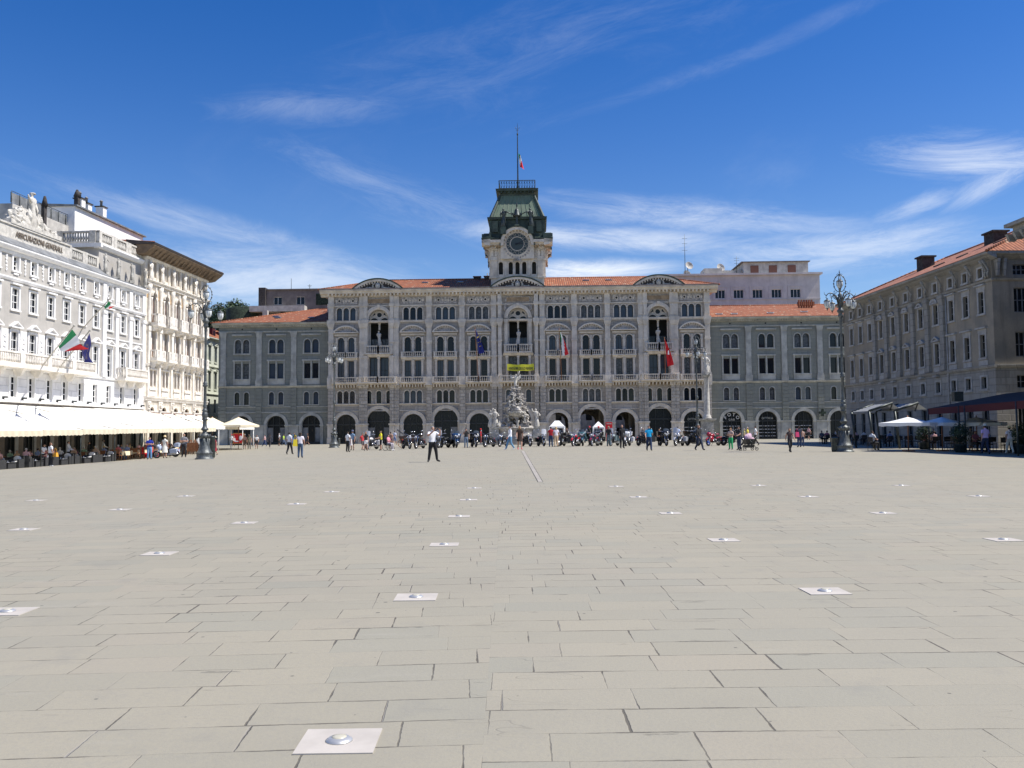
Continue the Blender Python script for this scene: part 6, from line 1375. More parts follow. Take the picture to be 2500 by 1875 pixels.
# two dark-framed pergola awnings and the long dark red awning on the right
for px, lab in ((2165, 'dark framed sloping grey canopy on the right, left one of two'), (2228, 'dark framed sloping grey canopy on the right, right one of two')):
    Y = 66; k_ = Y/F; g0 = P(px-42, 1060, Y); b = gz(g0.x, Y)
    e = empty('canopy', (g0.x, Y, b), 0, lab, 'canopy', 'two dark framed canopies of the right terrace'); hx = lambda a: (a-(px-42))*k_; hz_ = lambda a: CAMZ+(1050-a)*k_-b
    c = MB(); c.tube([(hx(px-32), 0, 0), (hx(px-42), 0, hz_(1003))], .09, 5); c.tube([(hx(px-42), 0, hz_(1003)), (hx(px+16), 0, hz_(984))], .09, 5); c.tube([(hx(px-42), 3.4, hz_(1003)), (hx(px+16), 3.4, hz_(984))], .07, 5); c.tube([(hx(px-32), 3.4, 0), (hx(px-42), 3.4, hz_(1003))], .08, 5); c.tube([(hx(px+16), 0, hz_(984)), (hx(px+30), 1.5, hz_(1003))], .05, 5); bsplit(c, 'frame', M['iron'], e, .05)
    c = MB(); c.sheet(lambda u, v: Vector((hx(px-40)+(hx(px+16)-hx(px-40))*u, .1+3.2*v, hz_(1003)+(hz_(985)-hz_(1003))*u+.03*math.sin(u*40))), 24, 2); c.sheet(lambda u, v: Vector((hx(px+16)+(hx(px+38)-hx(px+16))*u, .1+3.2*v, hz_(985)+(hz_(1000)-hz_(985))*u)), 8, 2); c.build('canvas', M['grey_canvas'], e)
A0 = P(2264, 1003, 62); A1 = P(2530, 984, 44.5); b0 = P(2262, 1000, 62).z; 
e = empty('awning', (A0.x, A0.y, 0), 0, 'long black awning with dark red valance over the shaded terrace at the right edge', 'awning')
d = Vector((A1.x-A0.x, A1.y-A0.y, 0)); n3 = Vector((.98, .2, 0))*6.2
c = MB(); ze0, ze1 = 3.35, 3.35
c.sheet(lambda u, v: d*u+n3*v+Vector((0, 0, 3.05+.0*u+1.05*v)), 6, 3); c.build('canvas', M['dark_canvas'], e)
c = MB(); c.sheet(lambda u, v: d*u+Vector((0, 0, 3.05-.42*v+.0*math.sin(u*60))), 30, 2); c.build('valance', M['red_canvas'], e)
c = MB()
for u in (0.01, .36, .42, .86): q = d*u; c.tube([q+Vector((0, 0, -.1)), q+Vector((0, 0, 3.05))], .05, 6); c.tube([q+Vector((0, 0, 3.0)), q+n3+Vector((0, 0, 4.05))], .04, 5)
c.box((d*.36).x-.28, (d*.36).x+.28, (d*.36).y-.1, (d*.36).y+.3, 3.35, 3.95); bsplit(c, 'frame', M['iron'], e, .05)
# two white gazebos and the red board near the arches
for px, w_, zt, ze, Y, lab in ((1360, 36, 1027, 1041, 100, 'white pointed market tent right of the fountain'), (1461, 26, 1029, 1042, 116, 'small white pointed tent in front of the open arch')):
    p = P(px, 1060, Y); b = gz(p.x, Y); k_ = Y/F; e = empty('market_tent', (p.x, Y, b), 0, lab, 'tent'); hw = w_*k_*.5; za = P(px, zt, Y).z-b; zb = P(px, ze, Y).z-b
    c = MB(); q = [(-hw, -hw), (hw, -hw), (hw, hw), (-hw, hw)]
    for i in range(4): j = (i+1) % 4; f_ = .28 if px < 1400 else .05; c.poly([(*q[i], zb), (*q[j], zb), (q[j][0]*f_, q[j][1]*f_, za), (q[i][0]*f_, q[i][1]*f_, za)]); c.poly([(*q[i], zb-.2), (*q[j], zb-.2), (*q[j], zb), (*q[i], zb)])
    c.poly([(a*f_, b_*f_, za) for a, b_ in q]); c.build('canopy', M['white_canvas'], e); c = MB()
    for a, b_ in q: c.tube([(a, b_, 0), (a, b_, zb)], .035, 5)
    c.build('post', M['white_paint'], e)
p = P(1487, 1060, 128); e = empty('poster_board', (p.x, 128, gz(p.x, 128)), 0, 'red poster board beside the open arch right of the tent', 'sign'); c = MB(); c.box(-.48, .48, -.05, .05, 1.3, 2.75); c.tube([(-.4, 0, 0), (-.4, 0, 1.3)], .04, 5); c.tube([(.4, 0, 0), (.4, 0, 1.3)], .04, 5); c.build('board', M['f_red'], e); c = MB()
c.box(-.36, .36, -.06, -.051, 2.45, 2.58); c.box(-.36, .1, -.06, -.051, 1.6, 1.68); c.build('notice', M['back_pale'], e)
# open dark trap with the black canopy behind the trike is handled with the bikes; red menu board on the left
p = G(582, 1090); e = empty('poster_board', p, 0, 'square red and white picture board with orange frame among the walkers at left', 'sign')
c = MB(); c.box(-.72, .72, -.05, .05, .35, 1.75); c.tube([(-.5, .0, .35), (-.6, .2, 0)], .03, 4); c.tube([(.5, 0, .35), (.6, .2, 0)], .03, 4); c.build('frame', M['orange_wood'], e); c = MB(); c.box(-.6, .6, -.06, -.051, .47, 1.63); c.build('picture', M['f_red'], e)
c = MB(); c.ell((.3, -.065, 1.1), (.2, .008, .32), 10, 6); c.box(-.5, .1, -.066, -.061, .6, .75); c.build('picture_patch', M['f_white'], e)
# litter bin / bollards
for px, py, h, r, lab, mt in ((515.5, 1117.5, 53, .27, 'dark cylindrical litter bin right of the near left lamp', 'iron'), (828, 1088.5, 19, .13, 'grey bollard with pale cap right of the far left lamp', 'lampiron'), (2041, 1103, 36, .27, 'dark litter bin left of the near right lamp base', 'iron')):
    p = G(px, py); H_ = h*p.y/F; c = MB(); c.lathe([(r*.9, 0), (r, .1), (r, H_-.12), (r*1.05, H_-.1), (r*1.0, H_-.02), (r*.5, H_)], (0, 0, 0), 14); o = c.build('litter_bin' if r > .2 else 'bollard', M[mt], None, p)
    tag(o, lab, 'litter bin' if r > .2 else 'bollard')
    if r > .2: c = MB(); c.box(-r*.5, r*.5, -r*1.03, -r*.95, H_*.62, H_*.8); c.build('opening', M['black'], o)
# ================================================================== people
SK = cm('skin', (.47, .27, .19), .6); SKD = cm('skin_tan', (.33, .17, .11), .6)
pend = []
def person(loc, H, yaw, label, top, bot, pose='stand', skin=None, hair=(.03, .02, .015), shoes=(.02, .02, .02), sleeve=1, shorts=0, longhair=0, hat=None, dress=None, build=1.0, lean=0., group=None, seat=.45):
    """pose: stand walk photo cross back sit push; sleeve 0 none 1 short 2 long; dress: colour of a skirt or dress to knee"""
    k = H/1.75; b = build; V = {}; rg = random.Random(int(loc[0]*100+loc[1]*7))
    J = {'pel': (0, 0, .94), 'spi': (0, .01, 1.12), 'che': (0, .0, 1.32), 'nb': (0, .01, 1.46), 'nk': (0, 0, 1.52), 'hd': (0, -.012, 1.60), 'ht': (0, -.008, 1.69)}
    for s, n in ((-1, 'r'), (1, 'l')):
        J['sh'+n] = (s*.17*b, .0, 1.405); J['el'+n] = (s*.235*b, .02, 1.13); J['wr'+n] = (s*.24*b, -.05, .89); J['ha'+n] = (s*.24*b, -.075, .81)
        J['hi'+n] = (s*.085*b, 0, .87); J['kn'+n] = (s*.105, -.02, .49); J['an'+n] = (s*.115, .02, .08); J['to'+n] = (s*.14, -.15, .035)
    if pose == 'walk':
        d = .26; ph = 1 if rg.random() < .5 else -1
        for s, n in ((-1, 'r'), (1, 'l')):
            f = s*ph; x = J['kn'+n][0]
            J['kn'+n] = (s*.1, -.16*f if f > 0 else .02, .5); J['an'+n] = (s*.08, -.30 if f > 0 else .30, .09 if f > 0 else .14); J['to'+n] = (s*.09, -.47 if f > 0 else .16, .06 if f > 0 else .03)
            J['el'+n] = (s*.24*b, .03+.10*f, 1.14); J['wr'+n] = (s*.25*b, .02+.20*f-.1, .93); J['ha'+n] = (s*.245*b, .22*f-.12, .86)
    if pose == 'photo':
        for s, n in ((-1, 'r'), (1, 'l')): J['el'+n] = (s*.30, -.22, 1.27); J['wr'+n] = (s*.15+.10, -.42, 1.52); J['ha'+n] = (s*.08+.10, -.47, 1.58)
        J['anr'] = (-.2, .02, .08); J['anl'] = (.22, 0, .08); J['tor'] = (-.28, -.12, .035); J['tol'] = (.36, -.10, .035); J['knr'] = (-.15, -.02, .49); J['knl'] = (.17, -.02, .49)
    if pose == 'cross':
        for s, n in ((-1, 'r'), (1, 'l')): J['el'+n] = (s*.26*b, -.05, 1.14); J['wr'+n] = (s*.02, -.19-.02*s, 1.17+.03*s); J['ha'+n] = (-s*.07, -.19, 1.18+.03*s)
    if pose == 'face':      # one hand to the face, the other at the side
        J['elr'] = (-.27, -.12, 1.2); J['wrr'] = (-.12, -.2, 1.45); J['har'] = (-.08, -.18, 1.53)
    if pose == 'push':
        for s, n in ((-1, 'r'), (1, 'l')): J['el'+n] = (s*.24*b, -.12, 1.15); J['wr'+n] = (s*.2*b, -.35, 1.06); J['ha'+n] = (s*.18*b, -.42, 1.05)
    if pose == 'sit':
        dz = seat/k+.10-.94
        for n in ('pel', 'spi', 'che', 'nb', 'nk', 'hd', 'ht', 'shr', 'shl'): x, y, z = J[n]; J[n] = (x, y, z+dz)
        for s, n in ((-1, 'r'), (1, 'l')):
            J['hi'+n] = (s*.09, -.03, .90+dz); J['kn'+n] = (s*.13, -.45, .92+dz-.02); J['an'+n] = (s*.13, -.43, .08); J['to'+n] = (s*.14, -.60, .035); J['el'+n] = (s*.24, -.08, 1.15+dz); J['wr'+n] = (s*.15, -.3, 1.10+dz); J['ha'+n] = (s*.12, -.37, 1.12+dz)
    if lean:
        for n in J:
            x, y, z = J[n]
            if z > 1.0 and pose != 'sit': J[n] = (x, y-(z-.94)*math.sin(lean)-.02, .94+(z-.94)*math.cos(lean))
            elif n[:2] in ('wr', 'ha') and pose in ('stand', 'walk'): J[n] = (x, y-.12, z)
    r = {'pel': (.155*b, .12*b), 'spi': (.135*b, .10*b), 'che': (.155*b, .115*b), 'nb': (.075, .07), 'nk': (.052, .052), 'hd': (.076, .092), 'ht': (.066, .082)}
    for n in 'rl': r.update({'sh'+n: (.072, .07), 'el'+n: (.043, .043), 'wr'+n: (.028, .026), 'ha'+n: (.036, .022), 'hi'+n: (.096*b, .1*b), 'kn'+n: (.062, .062), 'an'+n: (.042, .045), 'to'+n: (.036, .03)})
    if not shorts and not dress:
        for n in 'rl': r['kn'+n] = (.080, .082); r['an'+n] = (.060, .062); r['hi'+n] = (.108*b, .112*b)
    for n in 'rl': r['el'+n] = (.050, .050); r['wr'+n] = (.033, .031)
    names = list(J); E = [('pel', 'spi'), ('spi', 'che'), ('che', 'nb'), ('nb', 'nk'), ('nk', 'hd'), ('hd', 'ht')]
    for n in 'rl': E += [('che', 'sh'+n), ('sh'+n, 'el'+n), ('el'+n, 'wr'+n), ('wr'+n, 'ha'+n), ('pel', 'hi'+n), ('hi'+n, 'kn'+n), ('kn'+n, 'an'+n), ('an'+n, 'to'+n)]
    me = bpy.data.meshes.new('sk'); me.from_pydata([Vector(J[n])*k for n in names], [(names.index(a), names.index(c)) for a, c in E], []); me.update()
    o = bpy.data.objects.new('person', me); col.objects.link(o); o.location = loc; o.rotation_euler = (0, 0, R(yaw))
    sm = o.modifiers.new('s', 'SKIN'); lay = me.skin_vertices[0].data
    for i, n in enumerate(names): lay[i].radius = (r[n][0]*k, r[n][1]*k); lay[i].use_root = n == 'pel'
    sb = o.modifiers.new('d', 'SUBSURF'); sb.levels = 2; sb.render_levels = 2
    tag(o, label, 'person', group); o['category'] = 'person'
    pend.append((o, J, k, top, bot, skin or (.47, .27, .19), hair, shoes, sleeve, shorts, longhair, hat, dress, pose, b)); return o
def seg_d(p, a, c):
    d = c-a; t = max(0, min(1, (p-a).dot(d)/max(1e-9, d.length_squared))); return (p-a-d*t).length
def finish_people():
    bpy.context.view_layer.update(); dg = bpy.context.evaluated_depsgraph_get(); new = [bpy.data.meshes.new_from_object(q[0].evaluated_get(dg)) for q in pend]
    for me, (o, J, k, top, bot, skin, hair, shoes, sleeve, shorts, longhair, hat, dress, pose, b) in zip(new, pend):
        o.modifiers.clear(); me.name = 'person'; JV = {n: Vector(v)*k for n, v in J.items()}
        cl = lambda c, nm: cm('%s_%.3f_%.3f_%.3f' % (nm, *c), c, .85)
        me.materials.clear()
        for m_ in (cl(skin, 'sk'), cl(top, 'cloth'), cl(bot, 'cloth'), cl(hair, 'hair'), cl(shoes, 'shoe')): me.materials.append(m_)
        segs = [('pel', 'spi', 2 if pose != 'sit' else 1), ('spi', 'che', 1), ('che', 'nb', 1), ('nb', 'hd', 0), ('hd', 'ht', 9)]
        for n in 'rl': segs += [('che', 'sh'+n, 1), ('sh'+n, 'el'+n, 5), ('el'+n, 'wr'+n, 6), ('wr'+n, 'ha'+n, 0), ('pel', 'hi'+n, 2), ('hi'+n, 'kn'+n, 7), ('kn'+n, 'an'+n, 8), ('an'+n, 'to'+n, 4)]
        for f in me.polygons:
            c = f.center; q = min(segs, key=lambda s: seg_d(c, JV[s[0]], JV[s[1]])-(.05*k if s[2] in (1, 2) else 0)); m_ = q[2]
            if m_ == 2 and pose != 'sit' and c.z > JV['pel'].z+.03*k: m_ = 1
            if m_ == 9: m_ = 3 if (c.y > JV['hd'].y+.01*k or c.z > JV['ht'].z-.005*k) else 0
            elif m_ == 5:
                t = (c-JV[q[0]]).length/max(.01, (JV[q[1]]-JV[q[0]]).length); m_ = 1 if sleeve == 2 or (sleeve == 1 and t < .62) or (sleeve == 0 and t < .1) else 0
            elif m_ == 6: m_ = 1 if sleeve == 2 else 0
            elif m_ == 7: m_ = 0 if (shorts > 1 and (c-JV[q[0]]).length > .25*k) or (dress and c.z < .6*k) else 2
            elif m_ == 8: m_ = 0 if shorts or dress else 2
            f.material_index = m_; f.use_smooth = True
        # features added to the same body mesh: nose, ears, eyes, fingers
        x = MB(); hd = JV['hd']
        x.ell(hd+Vector((0, -.095, .005))*k, (.012*k, .018*k, .022*k), 6, 4, 0)
        for s in (-1, 1): x.ell(hd+Vector((s*.076, .01, .01))*k, (.012*k, .02*k, .03*k), 6, 4, 0); x.ell(hd+Vector((s*.03, -.083, .032))*k, (.012*k, .008*k, .008*k), 5, 4, 3)
        x.ell(hd+Vector((0, -.088, -.035))*k, (.024*k, .007*k, .007*k), 6, 4, 4 if False else 3)
        for n in 'rl':
            w_, h_ = JV['wr'+n], JV['ha'+n]; dv = (h_-w_).normalized(); sd_ = dv.cross(Vector((0, 1, 0)))
            sd_ = sd_.normalized() if sd_.length > .2 else Vector((1, 0, 0)); cr_ = dv.cross(sd_).normalized()
            for q, (off, ln) in enumerate(((-.026, .055), (-.009, .068), (.009, .064), (.026, .05))):
                a = h_+dv*.02*k+cr_*off*k; m1 = a+dv*ln*.55*k+sd_*.004*k; m2 = a+dv*ln*.95*k+sd_*.022*k; x.tube([a, m1, m2], [.0095*k, .0085*k, .006*k], 5, 0)
            a = w_.lerp(h_, .55)+cr_*.03*k; x.tube([a, a+cr_*.03*k+dv*.02*k, a+cr_*.035*k+dv*.05*k], [.011*k, .010*k, .007*k], 5, 0)
        n0 = len(me.vertices); vs = [tuple(v.co) for v in me.vertices]+x.v; fs = [tuple(f.vertices) for f in me.polygons]+[tuple(n0+i for i in f) for f in x.f]; mi = [f.material_index for f in me.polygons]+x.m
        mats_ = list(me.materials); m2 = bpy.data.meshes.new('person'); m2.from_pydata(vs, [], fs)
        for q in mats_: m2.materials.append(q)
        m2.polygons.foreach_set('material_index', mi); m2.polygons.foreach_set('use_smooth', [True]*len(fs)); m2.update(); old = o.data; o.data = m2
        h = MB(); c = JV['hd']+Vector((0, .018, .045))*k; rr = (.086*k, .098*k, .088*k)
        bb = len(h.v); h.ell(c, rr, 12, 8, 0)
        for i in range(bb, len(h.v)):
            vx, vy, vz = h.v[i]
            if vy < c.y-.035*k and vz < c.z+.035*k: h.v[i] = (vx*.8+c.x*.2, c.y+.0, vz)
        if longhair: h.ell(c+Vector((0, .035, -.11))*k, (.085*k, .06*k, .16*k), 10, 7, 0, .2, 1)
        h.build('hair', mats_[3], o)
        if hat:
            h = MB(); h.lathe([(.20 if hat[3] else .12, 0), (.19 if hat[3] else .115, .012), (.098, .03), (.095, .09), (.07, .125), (0, .135)], (0, 0, 0), 14); h.v = [(a*k+JV['ht'].x, b_*k+JV['ht'].y+.01, c_*k+JV['ht'].z+.0) for a, b_, c_ in h.v]; h.build('hat', cl(hat[:3], 'cloth'), o)
        if dress:
            h = MB(); z0 = dress[3] if len(dress) > 3 else .5; n_ = 16
            def ringp(z, rx, ry, ph): return [Vector((rx*(1+.06*math.sin(5*t*6.283/n_+ph))*math.cos(t*6.283/n_), ry*(1+.06*math.sin(5*t*6.283/n_+ph))*math.sin(t*6.283/n_), z))*k for t in range(n_+1)]
            R_ = [ringp(1.08, .15*b, .115*b, 0), ringp(.95, .175*b, .135*b, .4), ringp(.8, .20*b, .165*b, .8), ringp(z0, .23*b, .21*b, 1.2)]
            for a, c_ in zip(R_[1:], R_): h.band(a, c_, 0, True)
            h.build('skirt', cl(dress[:3], 'cloth'), o)
        bpy.data.meshes.remove(me)
W_ = (.78, .78, .78); BK = (.02, .02, .022); JN = (.06, .10, .2); GR = (.22, .22, .23); NV = (.015, .02, .05); TN = (.33, .19, .13)
def at(px, feet, top, **kw):
    p = G(px, feet); H = (feet-top)*p.y/F
    if H < 1.5 or H > 1.92: H = max(1.52, min(1.9, H))
    return p, H
PPL = [  # px, feet, top, yaw, label, top colour, bottom colour, options
 (101.7, 1139, 1082.4, 70, 'woman in white top and dark trousers leaning over the near left cafe table', W_, BK, dict(pose='push', lean=.35, hair=(.05, .03, .02), longhair=1)),
 (122.7, 1139, 1080, 150, 'woman in white top and black trousers carrying an orange handbag at the cafe edge', W_, BK, dict(pose='stand', hair=(.12, .06, .03), longhair=1, shoes=W_)),
 (251, 1124, 1069.5, 120, 'man in white shirt and blue jeans reading a menu at the cafe front', W_, (.05, .12, .28), dict(pose='push', sleeve=2, hair=(.1, .06, .04))),
 (364.8, 1122, 1066.5, 15, 'man in royal blue polo shirt with crossed arms left of the parked blue motorcycle', (.01, .03, .30), (.14, .30, .52), dict(pose='cross', build=1.1)),
 (402, 1118.7, 1065, 170, 'woman in white dress and straw hat standing at the blue motorcycle', (.8, .78, .7), (.8, .78, .7), dict(pose='stand', dress=(.8, .78, .7, .45), hat=(.7, .55, .3, 0), sleeve=0)),
 (448.9, 1116.6, 1058, 10, 'man in grey t-shirt and black trousers looking down beside the cafe chairs', GR, BK, dict(pose='cross')),
 (484, 1107, 1064, 200, 'man in white t-shirt half hidden by the near left lamp', W_, GR, dict(pose='stand')),
 (524, 1112, 1066.5, -60, 'woman in dark red dress and sun hat right of the near left lamp', (.30, .02, .04), (.30, .02, .04), dict(pose='walk', dress=(.30, .02, .04, .42), hat=(.75, .68, .5, 1))),
 (565, 1091, 1061, 10, 'woman in red cap with a white bag left of the picture board', W_, BK, dict(pose='walk', shorts=1, hat=(.6, .02, .02, 0))),
 (597.5, 1097, 1061, 0, 'woman in white hat, pink top and brown skirt right of the picture board', (.6, .35, .3), (.2, .14, .1), dict(pose='stand', dress=(.16, .12, .09, .5), hat=(.75, .73, .7, 0))),
 (608.3, 1097, 1059.7, 15, 'man in olive shirt and brown trousers beside the woman in white hat', (.16, .14, .09), (.14, .12, .09), dict(pose='stand', hair=(.3, .28, .26))),
 (617.8, 1090, 1062, -10, 'person in grey clothes behind the man in olive shirt', (.35, .33, .32), (.2, .16, .13), dict(pose='stand')),
 (626.6, 1096.3, 1061.7, 10, 'woman in short black dress with open white shirt walking by the left wing', (.7, .68, .66), BK, dict(pose='walk', shorts=2, longhair=1, dress=(.02, .02, .02, .66))),
 (646.3, 1090, 1061, -80, 'person in white and red top before the second arch at left', (.7, .45, .45), (.03, .05, .14), dict(pose='walk')),
 (658.5, 1093, 1061.5, 180, 'person in dark grey clothes walking away before the left wing', (.05, .05, .06), (.04, .04, .05), dict(pose='walk', sleeve=2)),
 (681.6, 1089, 1057.6, -60, 'person in white shirt and black skirt with a red bag before the left wing', W_, BK, dict(pose='stand', dress=(.02, .02, .02, .4), hair=(.6, .6, .6))),
 (692.4, 1088, 1061, 80, 'person in bright lime green top before the left wing', (.45, .7, .08), (.08, .12, .2), dict(pose='walk')),
 (706.7, 1110, 1055, 165, 'man in white shirt and black trousers walking away with a blue bag', W_, BK, dict(pose='walk', sleeve=1, build=1.05)),
 (718, 1088, 1056.5, 0, 'person in black t-shirt between the two white-shirted walkers', BK, BK, dict(pose='stand')),
 (733, 1118, 1055, 185, 'woman with black hair, white t-shirt and blue jeans seen from behind', (.8, .74, .76), (.06, .10, .17), dict(pose='stand', longhair=1, build=1.05)),
 (750.7, 1087.5, 1058, -80, 'woman in black dress walking before the third arch of the left wing', (.03, .02, .02), BK, dict(pose='walk', dress=(.03, .02, .02, .55), sleeve=0, hair=(.2, .1, .05))),
 (849, 1103.8, 1053.6, 150, 'man in white shirt and black trousers right of the far left lamp', W_, BK, dict(pose='stand', skin=TN)),
 (860.5, 1100, 1051.5, -20, 'person in blue patterned shirt and cap behind the man in white shirt', (.2, .3, .42), (.05, .05, .06), dict(pose='stand', shorts=1, hat=(.1, .12, .2, 0))),
 (885, 1099.7, 1058, 40, 'small figure in red top left of the white and chrome motorcycle', (.6, .04, .05), (.1, .08, .08), dict(pose='walk', shorts=1)),
 (893, 1101, 1054, 10, 'woman in black tank top and white shorts beside the leftmost motorcycle', BK, (.75, .72, .7), dict(pose='face', shorts=2, sleeve=0, longhair=1, hair=(.25, .08, .03))),
 (929.7, 1099.7, 1051.5, -60, 'person in bright yellow shirt and black shorts pushing the wheelchair', (.72, .66, .03), BK, dict(pose='push', shorts=1, hair=(.2, .14, .08))),
 (954, 1095.6, 1054, 170, 'woman in dark strapless dress seen from behind near the wheelchair', TN, (.04, .02, .03), dict(pose='stand', sleeve=0, dress=(.05, .02, .03, .3))),
 (963.6, 1087, 1052, 160, 'person in white and blue shirt right of the wheelchair', (.5, .55, .7), (.12, .2, .4), dict(pose='walk', shorts=1)),
 (1056.5, 1128, 1040, 22, 'older man in white t-shirt holding up a camera in mid square', (.8, .8, .82), (.012, .011, .013), dict(pose='photo', hair=(.45, .43, .42), build=1.12)),
 (1138, 1093.6, 1046, 5, 'man in dark waistcoat over white shirt and blue jeans between motorcycles', BK, (.16, .22, .3), dict(pose='face', build=1.05)),
 (1174, 1084, 1046.8, 90, 'person in red hooded top left of the fountain', (.65, .02, .03), (.2, .05, .05), dict(pose='stand', sleeve=2, hat=(.65, .02, .03, 0))),
 (1245.5, 1099, 1032, -65, 'man in white shirt and faded blue jeans walking before the fountain', (.82, .82, .85), (.13, .28, .45), dict(pose='walk', sleeve=2, shoes=W_)),
 (1269, 1098.3, 1036.6, 10, 'blonde woman in short black dress and red shoes walking before the fountain', (.03, .015, .01), (.03, .015, .01), dict(pose='walk', dress=(.03, .015, .01, .62), longhair=1, hair=(.55, .38, .18), shoes=(.7, .03, .08))),
 (1345, 1091, 1040.7, 180, 'man in red shirt and dark blue jeans seen from behind below the white tent', (.42, .01, .02), (.03, .06, .13), dict(pose='stand', build=1.08)),
 (1358, 1091, 1040, 190, 'blonde woman in white top and cream trousers beside the man in red shirt', (.8, .74, .8), (.68, .5, .33), dict(pose='stand', longhair=1, hair=(.6, .42, .2))),
 (1376, 1083, 1046, 10, 'dark haired rider in black jacket behind the motorcycles below the tent', BK, BK, dict(pose='stand', sleeve=2, hair=(.12, .07, .04))),
 (1384, 1083, 1045, -10, 'rider in brown jacket behind the motorcycles below the tent', (.09, .06, .05), BK, dict(pose='stand', sleeve=2, hair=(.3, .22, .16))),
 (1439.7, 1088, 1042, -70, 'man in black t-shirt with bare forearms standing between two motorcycles', BK, BK, dict(pose='cross', hat=(.5, .05, .05, 0))),
 (1462, 1087, 1042, 20, 'person in purple shirt and red cap near the small white tent', (.25, .12, .35), BK, dict(pose='stand', hat=(.6, .04, .04, 0))),
 (1486.5, 1090, 1039, 165, 'woman in black top and green-grey jeans in front of the red poster board', BK, (.10, .15, .17), dict(pose='stand', sleeve=2, longhair=1, hair=(.3, .22, .15))),
 (1519, 1095, 1032, 20, 'bald man in black suit beside the white touring motorcycle', (.012, .012, .016), (.012, .012, .016), dict(pose='stand', sleeve=2, hair=(.5, .3, .22))),
 (1584.8, 1101, 1039, 5, 'woman in bright blue top and navy trousers walking toward the camera', (.0, .32, .62), (.012, .03, .08), dict(pose='walk', build=1.15, hair=(.04, .02, .02))),
 (1569.7, 1085, 1044, 10, 'grey haired person in dark clothes left of the woman in bright blue', (.05, .05, .06), BK, dict(pose='stand', hair=(.5, .5, .5))),
 (1610, 1088, 1047, 10, 'person in orange-brown top behind the black touring motorcycle', (.5, .18, .08), BK, dict(pose='stand', hair=(.3, .15, .05))),
 (1655, 1086, 1041, 175, 'man in light blue shirt seen from behind at the chrome motorcycle', (.5, .6, .85), NV, dict(pose='cross')),
 (1707, 1100, 1038, 35, 'man in black leather jacket and dark jeans before the far right lamp', (.014, .014, .016), (.02, .03, .06), dict(pose='walk', sleeve=2, build=1.12, hair=(.35, .18, .12))),
 (1784.6, 1098, 1044, -40, 'woman in bright green trousers holding a pale bundle left of the stroller', (.5, .38, .33), (.02, .40, .14), dict(pose='cross', longhair=1, hair=(.3, .16, .06))),
 (1805, 1099, 1041, -65, 'man in black t-shirt and dark jeans pushing the pink stroller', BK, (.03, .04, .08), dict(pose='push', build=1.05)),
 (1826, 1087, 1042, 60, 'person in yellow shirt behind the pink stroller', (.70, .58, .08), (.2, .2, .2), dict(pose='stand', hair=(.6, .55, .5))),
 (1818, 1086, 1046, 70, 'shorter person in olive and white top behind the stroller', (.45, .42, .2), BK, dict(pose='stand', hair=(.5, .5, .5))),
 (1845, 1088, 1040, -100, 'man in loose white shirt walking right behind the stroller', (.8, .8, .8), (.04, .03, .03), dict(pose='walk', sleeve=1)),
 (1929, 1105, 1045.5, 5, 'woman in black top and black leggings walking toward the camera at right', (.05, .03, .03), BK, dict(pose='walk', longhair=1, hair=(.35, .2, .12), sleeve=0)),
 (1952, 1092, 1040, 195, 'man in navy top and blue jeans with a pink bag on his shoulder', NV, (.02, .04, .10), dict(pose='stand')),
 (1959, 1091, 1052, 175, 'person with pale shoulder close behind the man in navy top', (.6, .4, .32), (.03, .05, .12), dict(pose='stand', hair=(.05, .03, .02))),
 (1975, 1074, 1043, -60, 'woman in pink and white top passing the third arch of the right wing', (.7, .4, .4), BK, dict(pose='walk', dress=(.03, .03, .03, .5))),
 (2371, 1101, 1049, 190, 'woman in grey dress carrying a white bag in the shade at right', (.25, .23, .22), (.2, .18, .17), dict(pose='stand', dress=(.22, .2, .19, .4), hair=(.3, .2, .15))),
 (2280, 1092, 1046, -30, 'man in dark clothes and blue jeans leaning in the shade under the dark awning', (.03, .03, .04), (.06, .11, .2), dict(pose='stand', lean=.15)),
 (2407, 1109.4, 1037.3, 180, 'man in lilac shirt, dark jeans and pale hat walking away at right', (.62, .45, .70), (.02, .03, .07), dict(pose='walk', hat=(.68, .62, .48, 1), build=1.1, sleeve=1)),
 (2466, 1107.8, 1041.7, 175, 'woman in white top, cream trousers and straw hat at the far right', (.82, .78, .84), (.68, .64, .56), dict(pose='walk', hat=(.68, .58, .35, 1), sleeve=1, shoes=W_)),
]
locs = {}
for px, fe, tp, yaw, lab, tc, bc, kw in PPL:
    p, H = at(px, fe, tp); o = person(p, H, yaw, lab, tc, bc, **kw); locs[px] = (p, H, R(yaw), o)
def bag(name, px, off, size, c, lab, cat='bag', handles=True):
    p, H, yw, o = locs[px]; v = Matrix.Rotation(yw, 3, 'Z') @ Vector(off)
    m = MB(); w_, d_, h_ = size; m.tbox((0, 0), (w_*.5, d_*.5, 0), (w_*.42, d_*.3, h_)); o2 = m.build(name, cm('bag_%.2f_%.2f_%.2f' % c, c, .6), None, p+v, yw)
    if handles: m = MB(); m.tube([(-w_*.25, 0, h_), (-w_*.2, 0, h_+.2), (0, 0, h_+.28), (w_*.2, 0, h_+.2), (w_*.25, 0, h_)], .012, 4); m.build('handle', o2.data.materials[0], o2)
    tag(o2, lab, cat)
bag('handbag', 122.7, (-.32, -.12, .62), (.42, .18, .26), (.75, .36, .03), 'bright orange handbag on the arm of the woman at the cafe edge')
bag('shoulder_bag', 733, (.30, .05, .72), (.26, .16, .42), (.85, .66, .03), 'bright yellow shoulder bag of the woman in jeans seen from behind')
bag('shoulder_bag', 706.7, (-.30, .05, .85), (.22, .15, .35), (.1, .3, .6), 'small blue bag at the side of the man in white shirt')
bag('shopping_bag', 860.5, (-.1, -.25, .45), (.4, .14, .55), (.8, .75, .73), 'white paper shopping bag with red mark near the far left lamp')
